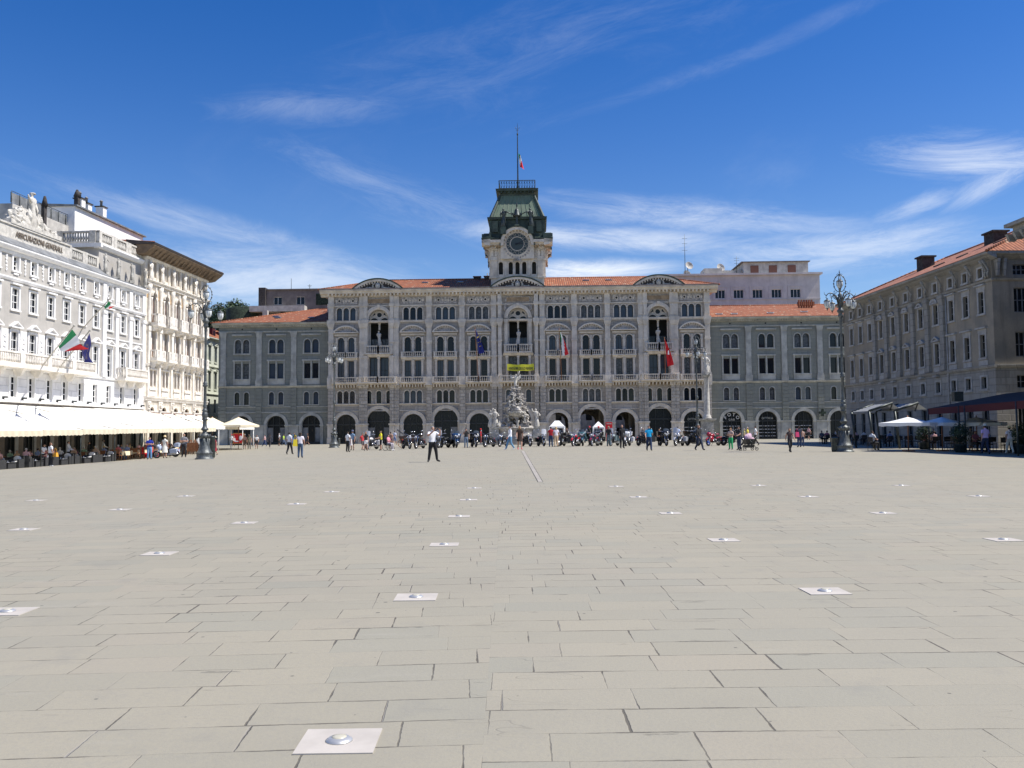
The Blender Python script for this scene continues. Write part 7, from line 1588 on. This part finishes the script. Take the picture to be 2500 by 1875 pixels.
bag('shoulder_bag', 565, (.28, .05, .75), (.4, .15, .35), (.75, .72, .68), 'white shoulder bag of the woman in red cap')
bag('shoulder_bag', 681.6, (-.27, 0, .8), (.25, .12, .25), (.55, .1, .05), 'small red bag of the person in white shirt and black skirt')
bag('shoulder_bag', 1584.8, (.3, .1, .62), (.3, .18, .45), (.02, .02, .02), 'black bag at the hip of the woman in bright blue top')
bag('shoulder_bag', 1519, (-.32, .1, .65), (.5, .2, .38), (.12, .18, .18), 'grey-green bag carried by the man in black suit')
bag('shoulder_bag', 1952, (.26, .1, .85), (.3, .2, .4), (.6, .05, .16), 'bright pink bag on the shoulder of the man in navy top')
bag('shoulder_bag', 2371, (.2, .1, .7), (.3, .1, .35), (.75, .73, .7), 'white bag of the woman in grey dress in the shade')
bag('shoulder_bag', 2466, (-.3, .05, .8), (.3, .15, .4), (.66, .58, .45), 'beige bag at the side of the woman in straw hat at far right')
p, H, yw, o = locs[1056.5]; m = MB(); m.box(-.075, .075, -.02, .02, -.04, .05); m.lathe([(.03, .02), (.03, .05)], (0, 0, 0), 8); q = Matrix.Rotation(yw, 3, 'Z') @ (Vector((.10, -.49, 1.63))*H/1.75); o2 = m.build('camera_in_hands', M['black'], None, p+q, yw); tag(o2, 'small dark camera held up by the older man in white t-shirt', 'camera'); o2.name = 'compact_camera'
p, H, yw, o = locs[251]; m = MB(); m.box(-.11, .11, -.15, .15, 0, .012); q = Matrix.Rotation(yw, 3, 'Z') @ Vector((0, -.5, 1.12)); o2 = m.build('menu', M['f_white'], None, p+q, yw); tag(o2, 'open white menu card held by the man in white shirt', 'menu')
# stroller
p = G(1828, 1100); e = empty('stroller', p, R(-75), 'black stroller with round pink hood pushed along the square at right', 'stroller')
m = MB(); m.sheet(lambda u, v: Vector((.27*math.cos(math.pi*u)*math.sin(.25+v*1.4), -.42*math.cos(.15+v*1.45)+.12, .82+.36*math.sin(math.pi*u)*math.sin(.3+v*1.25)+.03*math.sin(v*20))), 12, 8); m.ell((0, .08, .82), (.27, .36, .1), 12, 6, 0); m.build('hood', cm('pink', (.66, .44, .52)), e)
m = MB(); m.tbox((0, .05), (.2, .3, .42), (.26, .42, .78)); m.tbox((0, .0), (.22, .28, .2), (.24, .33, .38)); m.build('seat', M['black'], e); m = MB()
for s in (-1, 1): m.tube([(s*.27, .55, 1.05), (s*.27, .1, .6), (s*.28, -.45, .12)], .02, 5); m.tube([(s*.27, -.1, .8), (s*.28, .45, .13)], .02, 5)
m.tube([(-.27, .55, 1.05), (.27, .55, 1.05)], .022, 5); m.build('frame', M['iron'], e)
for s in (-1, 1):
    for y in (-.47, .45): m = MB(); a = [(s*.29, y+.11*math.cos(t*.524), .12+.11*math.sin(t*.524)) for t in range(12)]; m.tube(a, .025, 5, 0, True, True); m.tube([(s*.26, y, .12), (s*.32, y, .12)], .03, 6); m.build('wheel', M['black'], e)
# wheelchair with seated child-like figure in pink
p = G(948, 1100); e = empty('wheelchair', p, R(65), 'black wheelchair near the leftmost motorcycles carrying a person in pink', 'wheelchair'); m = MB(); m.box(-.24, .24, -.25, .22, .42, .5); m.box(-.24, .24, .18, .24, .5, 1.0)
for s in (-1, 1): m.tube([(s*.26, .24, 1.05), (s*.26, .22, .5), (s*.26, -.35, .45), (s*.24, -.5, .12)], .018, 5); m.tube([(s*.26, .2, .72), (s*.26, -.2, .72)], .02, 5)
m.build('seat', M['black'], e)
for s in (-1, 1): m = MB(); m.tube([(s*.31, .1+.29*math.cos(t*.35), .3+.29*math.sin(t*.35)) for t in range(18)], .022, 5, 0, True, True); m.tube([(s*.24, .1, .3), (s*.34, .1, .3)], .03, 6); [m.tube([(s*.31, .1, .3), (s*.31, .1+.28*math.cos(t), .3+.28*math.sin(t))], .006, 3) for t in range(6)]; m.build('wheel', M['iron'], e); m = MB(); m.tube([(s*.25, -.35+.08*math.cos(t*.8), .09+.08*math.sin(t*.8)) for t in range(8)], .02, 5, 0, True, True); m.build('front_wheel', M['black'], e)
person(p+Vector((0, 0, 0)), 1.6, 65, 'person in pink top and grey leggings sitting in the wheelchair', (.75, .28, .38), (.45, .42, .45), 'sit', seat=.52, shoes=W_)
# ================================================================== motorcycles
CH = mat('chrome', (.62, .62, .64), .15, metal=1.0); RUB = mat('tyre_rubber', (.012, .012, .012), .75); PNT = mat('bike_paint', (.012, .012, .014), .18); PLS = mat('black_plastic', (.02, .02, .021), .5); LTH = mat('black_leather', (.018, .017, .016), .55); HL = mat('headlight_glass', (.55, .56, .58), .1); SCR = mat('windscreen', (.05, .06, .07), .1)
def wheel(parent, y, r, w, name):
    m = MB(); m.tube([(0, y+(r-w*.5)*math.cos(t*.3307), r+(r-w*.5)*math.sin(t*.3307)) for t in range(19)], w*.5, 8, 0, True, True); o = m.build(name, RUB, parent)
    m = MB(); q = [(0, y+(r-w)*math.cos(t*.3927), r+(r-w)*math.sin(t*.3927)) for t in range(16)]; m.tube(q, w*.22, 5, 0, True, True); m.tube([(-.09, y, r), (.09, y, r)], .05, 8)
    for t in range(8): a = t*.785; m.tube([(0, y, r), (0, y+(r-w)*math.cos(a), r+(r-w)*math.sin(a))], .010, 4)
    for s in (-1,): m.lathe([(.13, -.005), (.13, .005)], (0, 0, 0), 14); n_ = 28
    for i in range(len(m.v)-n_, len(m.v)): vx, vy, vz = m.v[i]; m.v[i] = (-.07+vz, y+vx, r+vy)
    m.build('rim', CH, o)
def bike_proto(style):
    e = empty('motorcycle', (0, 0, 0)); tour = style == 1; sport = style == 2
    fr, rr_ = (.33, .32) if not sport else (.31, .32); wheel(e, -.80, fr, .13, 'front_wheel'); wheel(e, .74, rr_, .18, 'rear_wheel')
    m = MB()
    for s in (-1, 1): m.tube([(s*.10, -.80, fr), (s*.10, -.60, .72), (s*.11, -.50, .98)], [.032, .028, .026], 7)
    m.build('fork', CH, e)
    m = MB(); hb = .43 if not sport else .33; hz__ = 1.10 if not sport else .98
    m.tube([(-hb, -.32, hz__), (-.25, -.42, hz__+.02), (-.08, -.50, hz__-.08), (.08, -.50, hz__-.08), (.25, -.42, hz__+.02), (hb, -.32, hz__)], .016, 5)
    for s in (-1, 1): m.tube([(s*hb*.8, -.35, hz__+.02), (s*hb*.95, -.42, hz__+.20)], .008, 4); m.ell((s*hb*.97, -.43, hz__+.24), (.06, .02, .04), 8, 5); m.tube([(s*(hb-.08), -.34, hz__+.002), (s*(hb+.04), -.30, hz__)], .024, 6)
    m.build('handlebar', CH, e)
    m = MB(); m.ell((0, -.67, .88), (.10, .09, .10), 12, 8)
    if not sport: m.ell((-.17, -.62, .86), (.05, .05, .05), 8, 6); m.ell((.17, -.62, .86), (.05, .05, .05), 8, 6)
    m.build('headlight', CH, e); m = MB(); m.ell((0, -.735, .88), (.085, .035, .085), 12, 7); m.build('headlight_lens', HL, e)
    m = MB(); m.ell((0, -.12, .80), (.16, .30, .13), 14, 9); m.box(-.04, .04, -.2, .3, .62, .74); m.build('fuel_tank', PNT, e)
    m = MB(); m.sheet(lambda u, v: Vector(((v-.5)*.15, -.80+(fr+.03)*math.cos(R(40+115*u)), fr+(fr+.03-.06*(2*v-1)**2)*math.sin(R(40+115*u)))), 10, 4)
    m.sheet(lambda u, v: Vector(((v-.5)*.22, .74+(rr_+.05)*math.cos(R(15+130*u)), rr_+(rr_+.06-.08*(2*v-1)**2)*math.sin(R(15+130*u)))), 12, 4); bsplit(m, 'mudguard', PNT, e)
    m = MB(); m.box(-.10, .10, -.22, .28, .25, .50)
    for s, y in ((-1, -.15), (1, .12)):
        for q in range(5): m.box(-.11, .11, y-.11+q*.012*s, y+.11+q*.012*s, .50+q*.045, .53+q*.045)
    m.lathe([(.12, -.13), (.13, 0), (.12, .13)], (0, 0, 0), 12)
    for i in range(len(m.v)-36, len(m.v)): vx, vy, vz = m.v[i]; m.v[i] = (vz, .0+vx, .42+vy)
    m.build('engine', PLS, e)
    m = MB(); m.tube([(0, -.5, .95), (0, -.35, .62), (0, -.28, .28), (0, .3, .26), (0, .5, .55), (0, .2, .7), (0, -.3, .8)], .022, 5)
    for s in (-1, 1): m.tube([(s*.12, .2, .55), (s*.13, .74, rr_)], .02, 5); m.tube([(s*.13, .45, .6), (s*.13, .72, .38)], .03, 6); m.tube([(s*.12, -.25, .3), (s*.28, -.28, .3)], .02, 5)
    m.tube([(-.1, .1, .25), (-.35, .18, .0)], .014, 4); m.build('frame', PLS, e)
    m = MB(); m.tube([(.12, -.15, .55), (.17, -.3, .42), (.18, -.1, .24), (.19, .4, .24), (.20, 1.0, .28)], [.028, .03, .03, .045, .05], 7); m.tube([(.12, .1, .55), (.18, .2, .33), (.21, .5, .32), (.22, .95, .36)], [.028, .03, .04, .045], 7); m.build('exhaust', CH, e)
    m = MB(); m.ell((0, .30, .72), (.17, .28, .07), 12, 7); m.ell((0, .64, .80), (.12, .16, .06), 10, 6); m.build('seat', LTH, e)
    m = MB(); m.box(-.09, .09, 1.0, 1.02, .42, .56); m.ell((0, 1.0, .66), (.06, .03, .04), 8, 5); m.build('tail_light', M['f_red'], e)
    if tour or style == 3:
        for s in (-1, 1): m = MB(); m.tbox((s*.30, .68), (.09, .27, .34), (.13, .30, .66)); m.ell((s*.30, .68, .66), (.125, .29, .05), 10, 5); m.build('saddlebag', PNT, e)
    if tour:
        m = MB(); m.tbox((0, .92), (.2, .14, .82), (.26, .2, 1.12)); m.ell((0, .92, 1.12), (.25, .2, .05), 10, 5); m.build('top_case', PNT, e)
        m = MB(); m.ell((0, -.58, .98), (.36, .16, .17), 14, 8); m.ell((-.24, -.46, .80), (.1, .14, .2), 8, 6); m.ell((.24, -.46, .80), (.1, .14, .2), 8, 6); m.build('fairing', PNT, e)
        m = MB(); m.sheet(lambda u, v: Vector((.26*math.sin((u-.5)*2), -.62+.12*v-.08*math.cos((u-.5)*2)+.06, 1.10+.25*v*math.cos((u-.5)*1.4))), 8, 4); m.build('windscreen', SCR, e)
        m = MB(); [m.ell((s*.13, -.735, .95), (.07, .03, .055), 8, 6) for s in (-1, 1)]; m.build('auxiliary_lights', HL, e)
    if sport:
        m = MB(); m.ell((0, -.58, .88), (.19, .22, .17), 12, 8); m.ell((0, -.35, .55), (.2, .3, .22), 12, 8); m.build('fairing', PNT, e); m = MB(); m.ell((0, .7, .88), (.1, .25, .06), 10, 6); m.build('tail_cover', PNT, e)
        m = MB(); m.sheet(lambda u, v: Vector((.14*math.sin((u-.5)*2), -.66+.18*v, .98+.16*v)), 6, 3); m.build('windscreen', SCR, e)
    if style == 3: m = MB(); m.sheet(lambda u, v: Vector((.24*math.sin((u-.5)*2), -.60+.1*v-.06*math.cos((u-.5)*2)+.04, 1.0+.42*v*math.cos((u-.5)*1.2))), 8, 4); m.build('windscreen', HL, e)
    return e
def pm_(nm, c, r=.2): return cm('paint_'+nm, c, r)
BL = [ # px, bottom, style, yaw, paint, colour word
 (908.7, 1098, 3, -18, pm_('whitered', (.62, .60, .60)), 'white and chrome cruiser motorcycle with tall windscreen'), (992, 1096.5, 0, 25, None, 'black low cruiser motorcycle in front of the folded dark carriage'), (1025, 1096, 0, -15, None, 'black and chrome cruiser motorcycle with a white helmet look headlight'),
 (1066, 1094, 0, -25, None, 'black cruiser motorcycle partly hidden by the older man in white'), (1083.6, 1094, 3, -25, None, 'black motorcycle with bright chrome forks right of the older man'), (1110.8, 1093.5, 1, 12, pm_('blue', (.015, .05, .13)), 'dark blue touring motorcycle with wide fairing'),
 (1157, 1092.5, 1, 14, None, 'black touring motorcycle right of the man in waistcoat'), (1195, 1092, 0, -24, None, 'black cruiser motorcycle right of the red hooded person'), (1229, 1091, 0, -20, None, 'black motorcycle just left of the man in white shirt before the fountain'),
 (1285, 1090.5, 0, 22, None, 'black naked motorcycle right of the woman in black dress'), (1321, 1090, 3, 15, None, 'black cruiser motorcycle left of the man in red shirt'), (1371, 1090, 1, -20, None, 'large black touring motorcycle right of the blonde woman in cream trousers'),
 (1386, 1089, 0, 60, None, 'low black motorcycle standing almost side-on below the tent'), (1407, 1090, 0, -22, pm_('red', (.42, .01, .02)), 'cruiser motorcycle with bright red tank'), (1423, 1089, 1, -5, pm_('teal', (.05, .12, .14)), 'tall grey-green touring motorcycle behind the red one'),
 (1452, 1089.5, 0, -22, pm_('maroon', (.20, .012, .04)), 'chopper style motorcycle in dark red with long chrome fork'), (1465, 1088.5, 1, -15, None, 'black motorcycle with panniers right of the dark red chopper'), (1500, 1089, 3, -28, pm_('pale', (.30, .36, .36)), 'pale green-grey cruiser motorcycle with chrome fork left of the man in suit'),
 (1533, 1089.5, 1, -18, pm_('white', (.66, .67, .70)), 'white touring motorcycle with large fairing right of the man in suit'), (1570, 1089.5, 0, 20, None, 'black motorcycle left of the woman in bright blue'), (1619, 1089.5, 1, 8, None, 'black touring motorcycle with broad fairing right of the woman in bright blue'),
 (1658.5, 1089.5, 3, -30, pm_('silver', (.35, .37, .42)), 'silver and chrome cruiser motorcycle before the man in light blue shirt'), (1691, 1089, 1, 20, None, 'black motorcycle partly hidden by the man in leather jacket'), (1742.6, 1089, 2, -42, pm_('sportred', (.30, .02, .04)), 'red and black sports motorcycle with blue front wheel'), (1786, 1088.5, 0, 40, None, 'black motorcycle behind the woman in green trousers')]
pr = {k: bike_proto(k) for k in (0, 1, 2, 3)}; used = set()
for px, by, st_, yaw, paint, lab in BL:
    p = G(px, by); p.y += .9
    o = copy_tree(pr[st_], None, {'bike_paint': paint} if paint else None)
    o.location = (p.x*p.y/(p.y-.9), p.y, gz(p.x, p.y)); o.rotation_euler = (0, R(-4 if yaw < 0 else 4), R(yaw)); o.scale = (1.2,)*3; tag(o, lab, 'motorcycle', 'motorcycles parked in a row before the town hall')
    if st_ == 2:
        for c in o.children:
            if c.name.startswith('front_wheel'):
                for d in c.children: d.material_slots[0].link = 'OBJECT'; d.material_slots[0].material = pm_('bluerim', (.02, .10, .5))
p = G(407, 1117.5); o = copy_tree(pr[1], None, {'bike_paint': pm_('bmw', (.42, .48, .60))}); o.location = p; o.rotation_euler = (R(4), 0, R(-88)); tag(o, 'pale blue and white touring motorcycle parked side-on beside the cafe', 'motorcycle')
p = G(470, 1108); o = copy_tree(pr[3], None, None); o.location = p; o.rotation_euler = (0, 0, R(-100)); tag(o, 'dark motorcycle behind the man in grey t-shirt by the near left lamp', 'motorcycle')
for q in pr.values():
    for c in list(q.children):
        for d in list(c.children): bpy.data.objects.remove(d)
        bpy.data.objects.remove(c)
    bpy.data.objects.remove(q)
# folded dark carriage hood behind the second bike
p = G(1003, 1092); e = empty('carriage', p, 0, 'dark open carriage with folding hood between the motorcycles left of centre', 'carriage'); p.y += 1
m = MB(); m.tbox((0, 0), (.9, .6, .5), (1.2, .7, 1.15)); m.build('body', cm('carriage', (.07, .035, .03), .4), e); m = MB(); m.sheet(lambda u, v: Vector((-1.35+1.0*u, -.65+1.3*v, 1.75-.75*u+.12*math.sin(v*3.14))), 8, 6); m.build('hood', M['black'], e)
for s in (-1, 1): m = MB(); m.tube([(s*.8+.42*math.cos(t*.39), -.7, .42+.42*math.sin(t*.39)) for t in range(16)], .035, 5, 0, True, True); [m.tube([(s*.8, -.7, .42), (s*.8+.4*math.cos(t*.7), -.7, .42+.4*math.sin(t*.7))], .014, 4) for t in range(9)]; m.build('wheel', M['wood'], e)
# ================================================================== cafe terrace on the left
am = MB(); am.box(-.38, .38, -.35, .38, .10, .40); am.box(-.38, -.26, -.35, .38, .40, .62); am.box(.26, .38, -.35, .38, .40, .62); am.box(-.38, .38, .28, .40, .40, .82)
am.box(-.38, .38, -.35, .38, .02, .10); arm_me = am.mesh('armchair', M['wicker'])
am = MB(); am.ell((0, -.04, .44), (.26, .30, .07), 12, 6); cu1 = am.mesh('seat_cushion', M['cushion']); am = MB(); am.ell((0, .20, .64), (.26, .08, .20), 12, 7); cu2 = am.mesh('back_cushion', M['cushion'])
am = MB(); am.box(-.42, .42, -.42, .42, .02, .40); am.box(-.45, .45, -.45, .45, .40, .43); low_me = am.mesh('low_table', M['wicker'])
am = MB(); am.box(-.40, .40, -.40, .40, .71, .74); am.tube([(0, 0, .02), (0, 0, .71)], .03, 6); am.box(-.22, .22, -.22, .22, 0, .03); tab_me = am.mesh('table', M['wood'])
am = MB(); am.box(-.42, .42, -.42, .42, .745, .755)
for k in range(4): a = k*math.pi/2; am.poly([(math.cos(a)*.42-math.sin(a)*.42, math.sin(a)*.42+math.cos(a)*.42, .75), (math.cos(a)*.42+math.sin(a)*.42, math.sin(a)*.42-math.cos(a)*.42, .75), (math.cos(a)*.46+math.sin(a)*.34, math.sin(a)*.46-math.cos(a)*.34, .42), (math.cos(a)*.46-math.sin(a)*.34, math.sin(a)*.46+math.cos(a)*.34, .42)])
clo_me = am.mesh('tablecloth', M['cloth_cream'])
am = MB(); am.box(-.22, .22, -.22, .22, .43, .47)
for s in (-1, 1):
    for y in (-.2, .2): am.tube([(s*.2, y, 0), (s*.2, y, .95 if y > 0 else .45)], .018, 4)
am.box(-.21, .21, .18, .21, .6, .92); ch_me = am.mesh('chair', M['wood'])
am = MB(); am.lathe([(.03, 0), (.035, .02), (.03, .10), (.035, .12)], (0, 0, 0), 8); am.lathe([(.05, 0), (.05, .02)], (.14, .05, 0), 8); am.box(-.16, -.06, -.1, .05, 0, .015); ware = am.mesh('tableware', M['f_white'])
M['wood_dark'] = mat('shade_darkened_wood', (.03, .022, .018), .6)  # darker copy of the wood, terrace shade put into its colour
ch_dk = ch_me.copy(); ch_dk.materials[0] = M['wood_dark']; tab_dk = tab_me.copy(); tab_dk.materials[0] = M['wood_dark']
rowN = ('front', 'second', 'third', 'rear'); rg = random.Random(8)
def place(name, me, x, y, rz, lab, cat, grp, z=0.): 
    p = LF(x, y); o = bpy.data.objects.new(name, me); col.objects.link(o); o.location = (p.x, p.y, gz(p.x, p.y)+z); o.rotation_euler = (0, 0, LR+rz); tag(o, lab, cat, grp); return o
GT = 'guests seated at the cafe terrace'
tops = [(.5, .12, .12), (.6, .6, .62), (.2, .25, .4), (.65, .5, .3), (.3, .1, .15), (.7, .68, .66), (.1, .1, .12), (.45, .3, .2), (.6, .35, .35), (.2, .3, .2)]
ords = ['first', 'second', 'third', 'fourth', 'fifth', 'sixth', 'seventh', 'eighth', 'ninth', 'tenth', 'eleventh', 'twelfth']
for r_, yy in enumerate((-6.35, -4.5, -2.7)):
    for k in range(12):
        x = 52.6+k*3.0+(r_ % 2)*1.2; lounge = r_ == 0 and k < 7 or (r_ == 1 and k < 6)
        if x > 87.5: continue
        rn = rowN[r_]; onn = '%s from near end' % ords[k]
        if lounge:
            t_ = place('low_table', low_me, x, yy, 0, 'dark wicker low table, cafe %s row, %s' % (rn, onn), 'table', 'dark wicker tables of the cafe lounge'); place('tableware', ware, x+.1, yy-.05, rg.uniform(0, 6), 'white cups on the %s row wicker table, %s' % (rn, onn), 'tableware', 'cups on the cafe tables', .43)
            for s, rz in ((-1, R(-90)), (1, R(90))):
                # chairs face the table; back cushion toward outside
                o = place('armchair', arm_me, x+s*.98, yy+rg.uniform(-.12, .12), (R(90) if s < 0 else R(-90))+rg.uniform(-.15, .15), 'black wicker armchair, %s of %s row wicker table, %s' % ('near side' if s < 0 else 'far side', rn, onn), 'armchair', 'black wicker armchairs of the cafe lounge')
                inst('cushion', cu1, o); inst('cushion', cu2, o)
                if rg.random() < (.25 if r_ == 0 else .6):
                    q = o.location.copy(); person(q, rg.uniform(1.6, 1.75), math.degrees(o.rotation_euler[2])+0, 'guest %s in wicker armchair, %s side of %s row table %s' % (rg.choice(('relaxing', 'chatting', 'resting')), 'near' if s < 0 else 'far', rn, onn), tops[(k*3+r_+s) % 10], rg.choice((BK, JN, GR)), 'sit', group=GT, seat=.47, hair=rg.choice(((.03, .02, .015), (.2, .12, .06), (.4, .38, .36))))
        else:
            o = place('table', tab_me, x, yy, 0, 'square cafe table in the %s row, %s' % (rn, onn), 'table', 'square cafe tables'); place('tablecloth', clo_me, x, yy, 0, 'cream tablecloth on the %s row cafe table, %s' % (rn, onn), 'tablecloth', 'cream tablecloths'); place('tableware', ware, x, yy, rg.uniform(0, 6), 'white cups on the %s row clothed table, %s' % (rn, onn), 'tableware', 'cups on the cafe tables', .757)
            for s in (-1, 1):
                o = place('chair', ch_me, x+s*.72, yy, R(90) if s < 0 else R(-90), 'wooden cafe chair, %s side of %s row clothed table, %s' % ('near' if s < 0 else 'far', rn, onn), 'chair', 'wooden cafe chairs')
                if rg.random() < .72: person(o.location.copy(), rg.uniform(1.6, 1.75), math.degrees(o.rotation_euler[2]), 'guest on wooden chair, %s side of %s row clothed table %s' % ('near' if s < 0 else 'far', rn, onn), tops[(k*3+r_*2+s) % 10], rg.choice((BK, JN, GR)), 'sit', group=GT, seat=.47, hair=rg.choice(((.03, .02, .015), (.2, .12, .06), (.4, .38, .36), (.5, .35, .15))))
for x, y, lab in ((66.5, -5.9, 'waiter in white shirt and black trousers between the first cafe rows'), (61, -2.2, 'waiter in dark clothes standing deep under the cafe awning'), (75.5, -2.4, 'dark clothed person walking behind the rear cafe tables')):
    q = LF(x, y); person((q.x, q.y, gz(q.x, q.y)), 1.75, 100, lab, (.6, .6, .62) if 'white' in lab else BK, BK, 'push' if 'white' in lab else 'stand', sleeve=2)
# red-orange upholstered chairs by the man in blue
for k, (px, py, lab) in enumerate(((352, 1120, 'orange cane chair with red seat left of the man in royal blue'), (377, 1119, 'orange cane chair with red seat right of the man in royal blue'))):
    q = G(px, py); m = MB(); m.box(-.24, .24, -.24, .24, .40, .50, 1)
    for s in (-1, 1):
        for y in (-.22, .22): m.tube([(s*.22, y, 0), (s*.23, y, .95 if y > 0 else .68)], .022, 5)
        m.tube([(s*.23, -.22, .68), (s*.23, .22, .68)], .02, 5)
    m.sheet(lambda u, v: Vector(((u-.5)*.5, .24-.05*math.cos((u-.5)*3), .52+.45*v)), 6, 3, 1); m.box(-.24, .24, -.26, -.2, .1, .4, 1); o = m.build('cane_chair', [M['orange_wood'], M['f_red']], None, q, R(150-60*k)); tag(o, lab, 'chair')
# folded easels and closed parasols
for k, (px, py) in enumerate(((466, 1110), (476, 1109))):
    q = G(px, py); m = MB(); m.tube([(-.35, -.1, 0), (-.05, 0, 1.35)], .03, 4); m.tube([(.35, -.1, 0), (.05, 0, 1.35)], .03, 4); m.tube([(0, .45, 0), (0, 0, 1.35)], .03, 4); m.box(-.33, .33, -.12, -.08, .3, 1.1); o = m.build('easel_board', M['wood'], None, q); tag(o, 'dark wooden a-frame board by the near left lamp, %s one' % ('left', 'right')[k], 'sign')
for k, (px, Y) in enumerate(((345, 74), (390, 82))):
    q = P(px, 1060, Y); m = MB(); m.lathe([(.05, 0), (.05, 1.1), (.16, 1.2), (.2, 1.5), (.13, 2.2), (.03, 2.6)], (0, 0, 0), 8); o = m.build('closed_parasol', M['iron'], None, (q.x, Y, gz(q.x, Y))); tag(o, 'closed dark parasol among the cafe tables, %s one' % ('left', 'right')[k], 'parasol')
# ================================================================== shaded terrace on the right
for k in range(11):
    for j in range(2):
        q = RF(-(88-k*3.4), -3.2-2.2*j-(1.5 if k > 6 else 0)); z = gz(q.x, q.y)
        o = bpy.data.objects.new('table', tab_dk); col.objects.link(o); o.location = (q.x, q.y, z); tag(o, 'dark table of the shaded right terrace, %s from far end, %s row' % (ords[k] if k < 12 else 'last', ('inner', 'outer')[j]), 'table', 'dark tables of the right terrace')
        for s in (-1, 1):
            o = bpy.data.objects.new('chair', ch_dk); col.objects.link(o); o.location = (q.x, q.y+s*.75, z); o.rotation_euler = (0, 0, 0 if s > 0 else math.pi); tag(o, 'dark chair of the shaded terrace, %s side of the %s table, %s row' % ('far' if s > 0 else 'near', ords[k], ('inner', 'outer')[j]), 'chair', 'dark chairs of the right terrace')
            if rg.random() < .42: person((q.x, q.y+s*.75, z), 1.68, 0 if s > 0 else 180, 'guest seated on the shaded terrace, %s side of the %s table, %s row' % ('far' if s > 0 else 'near', ords[k], ('inner', 'outer')[j]), tops[(k*2+j*5+s) % 10], BK, 'sit', group='guests seated on the right terrace', seat=.47)
def shrub(p, h, r, lab, seed):
    e = empty('potted_shrub', p, 0, lab, 'plant', 'potted shrubs of the right terrace'); m = MB(); m.lathe([(.28, 0), (.36, .5), (.38, .52), (.3, .5)], (0, 0, 0), 12); m.build('pot', M['iron'], e); f = MB(); rg2 = random.Random(seed)
    for i in range(700):
        d = Vector((rg2.gauss(0, 1), rg2.gauss(0, 1), rg2.gauss(0, 1))).normalized(); c = Vector((0, 0, .5+h*.5))+Vector((d.x*r, d.y*r, d.z*h*.5))*rg2.uniform(.5, 1.05); u = Vector((rg2.gauss(0, 1), rg2.gauss(0, 1), rg2.gauss(0, 1))).normalized()*.07; v = u.cross(d+Vector((.01, 0, .02))).normalized()*.04; f.poly([c-u, c+v, c+u, c-v])
    f.build('foliage', M['leaf_dark'], e)
for k, (px, py, lab) in enumerate(((2256, 1095, 'leafy dark potted shrub at the left post of the dark awning'), (2345, 1103, 'leafy dark potted shrub left of the woman in grey dress'), (2492, 1106, 'leafy dark potted shrub at the right edge of the picture'))): q = G(px, py+2); shrub((q.x, q.y, q.z), 1.3, .55, lab, k)
# chairs outside the pharmacy
for k, px in enumerate((2012, 2022, 2034)):
    q = P(px, 1060, 96); o = bpy.data.objects.new('chair', ch_dk); col.objects.link(o); o.location = (q.x, 96, gz(q.x, 96)); o.rotation_euler = (0, 0, k*1.3); tag(o, 'dark chair outside below the pharmacy cross, %s' % ('left', 'middle', 'right')[k], 'chair')
q = P(2040, 1060, 96); person((q.x, 96, gz(q.x, 96)), 1.65, 60, 'person in pale top sitting left of the near right lamp', (.55, .5, .48), BK, 'sit', seat=.47); o = bpy.data.objects.new('chair', ch_dk); col.objects.link(o); o.location = (q.x, 96, gz(q.x, 96)); o.rotation_euler = (0, 0, R(60)); tag(o, 'dark chair under the person in pale top near the right lamp', 'chair')
q = P(2129, 1060, 59); person((q.x, 59, gz(q.x, 59)), 1.7, 120, 'person in white top sitting at the left edge of the shaded terrace', (.75, .75, .75), BK, 'sit', seat=.47); o = bpy.data.objects.new('chair', ch_dk); col.objects.link(o); o.location = (q.x, 59, gz(q.x, 59)); o.rotation_euler = (0, 0, R(120)); tag(o, 'dark chair under the person in white top at the edge of the shaded terrace', 'chair')
finish_people()
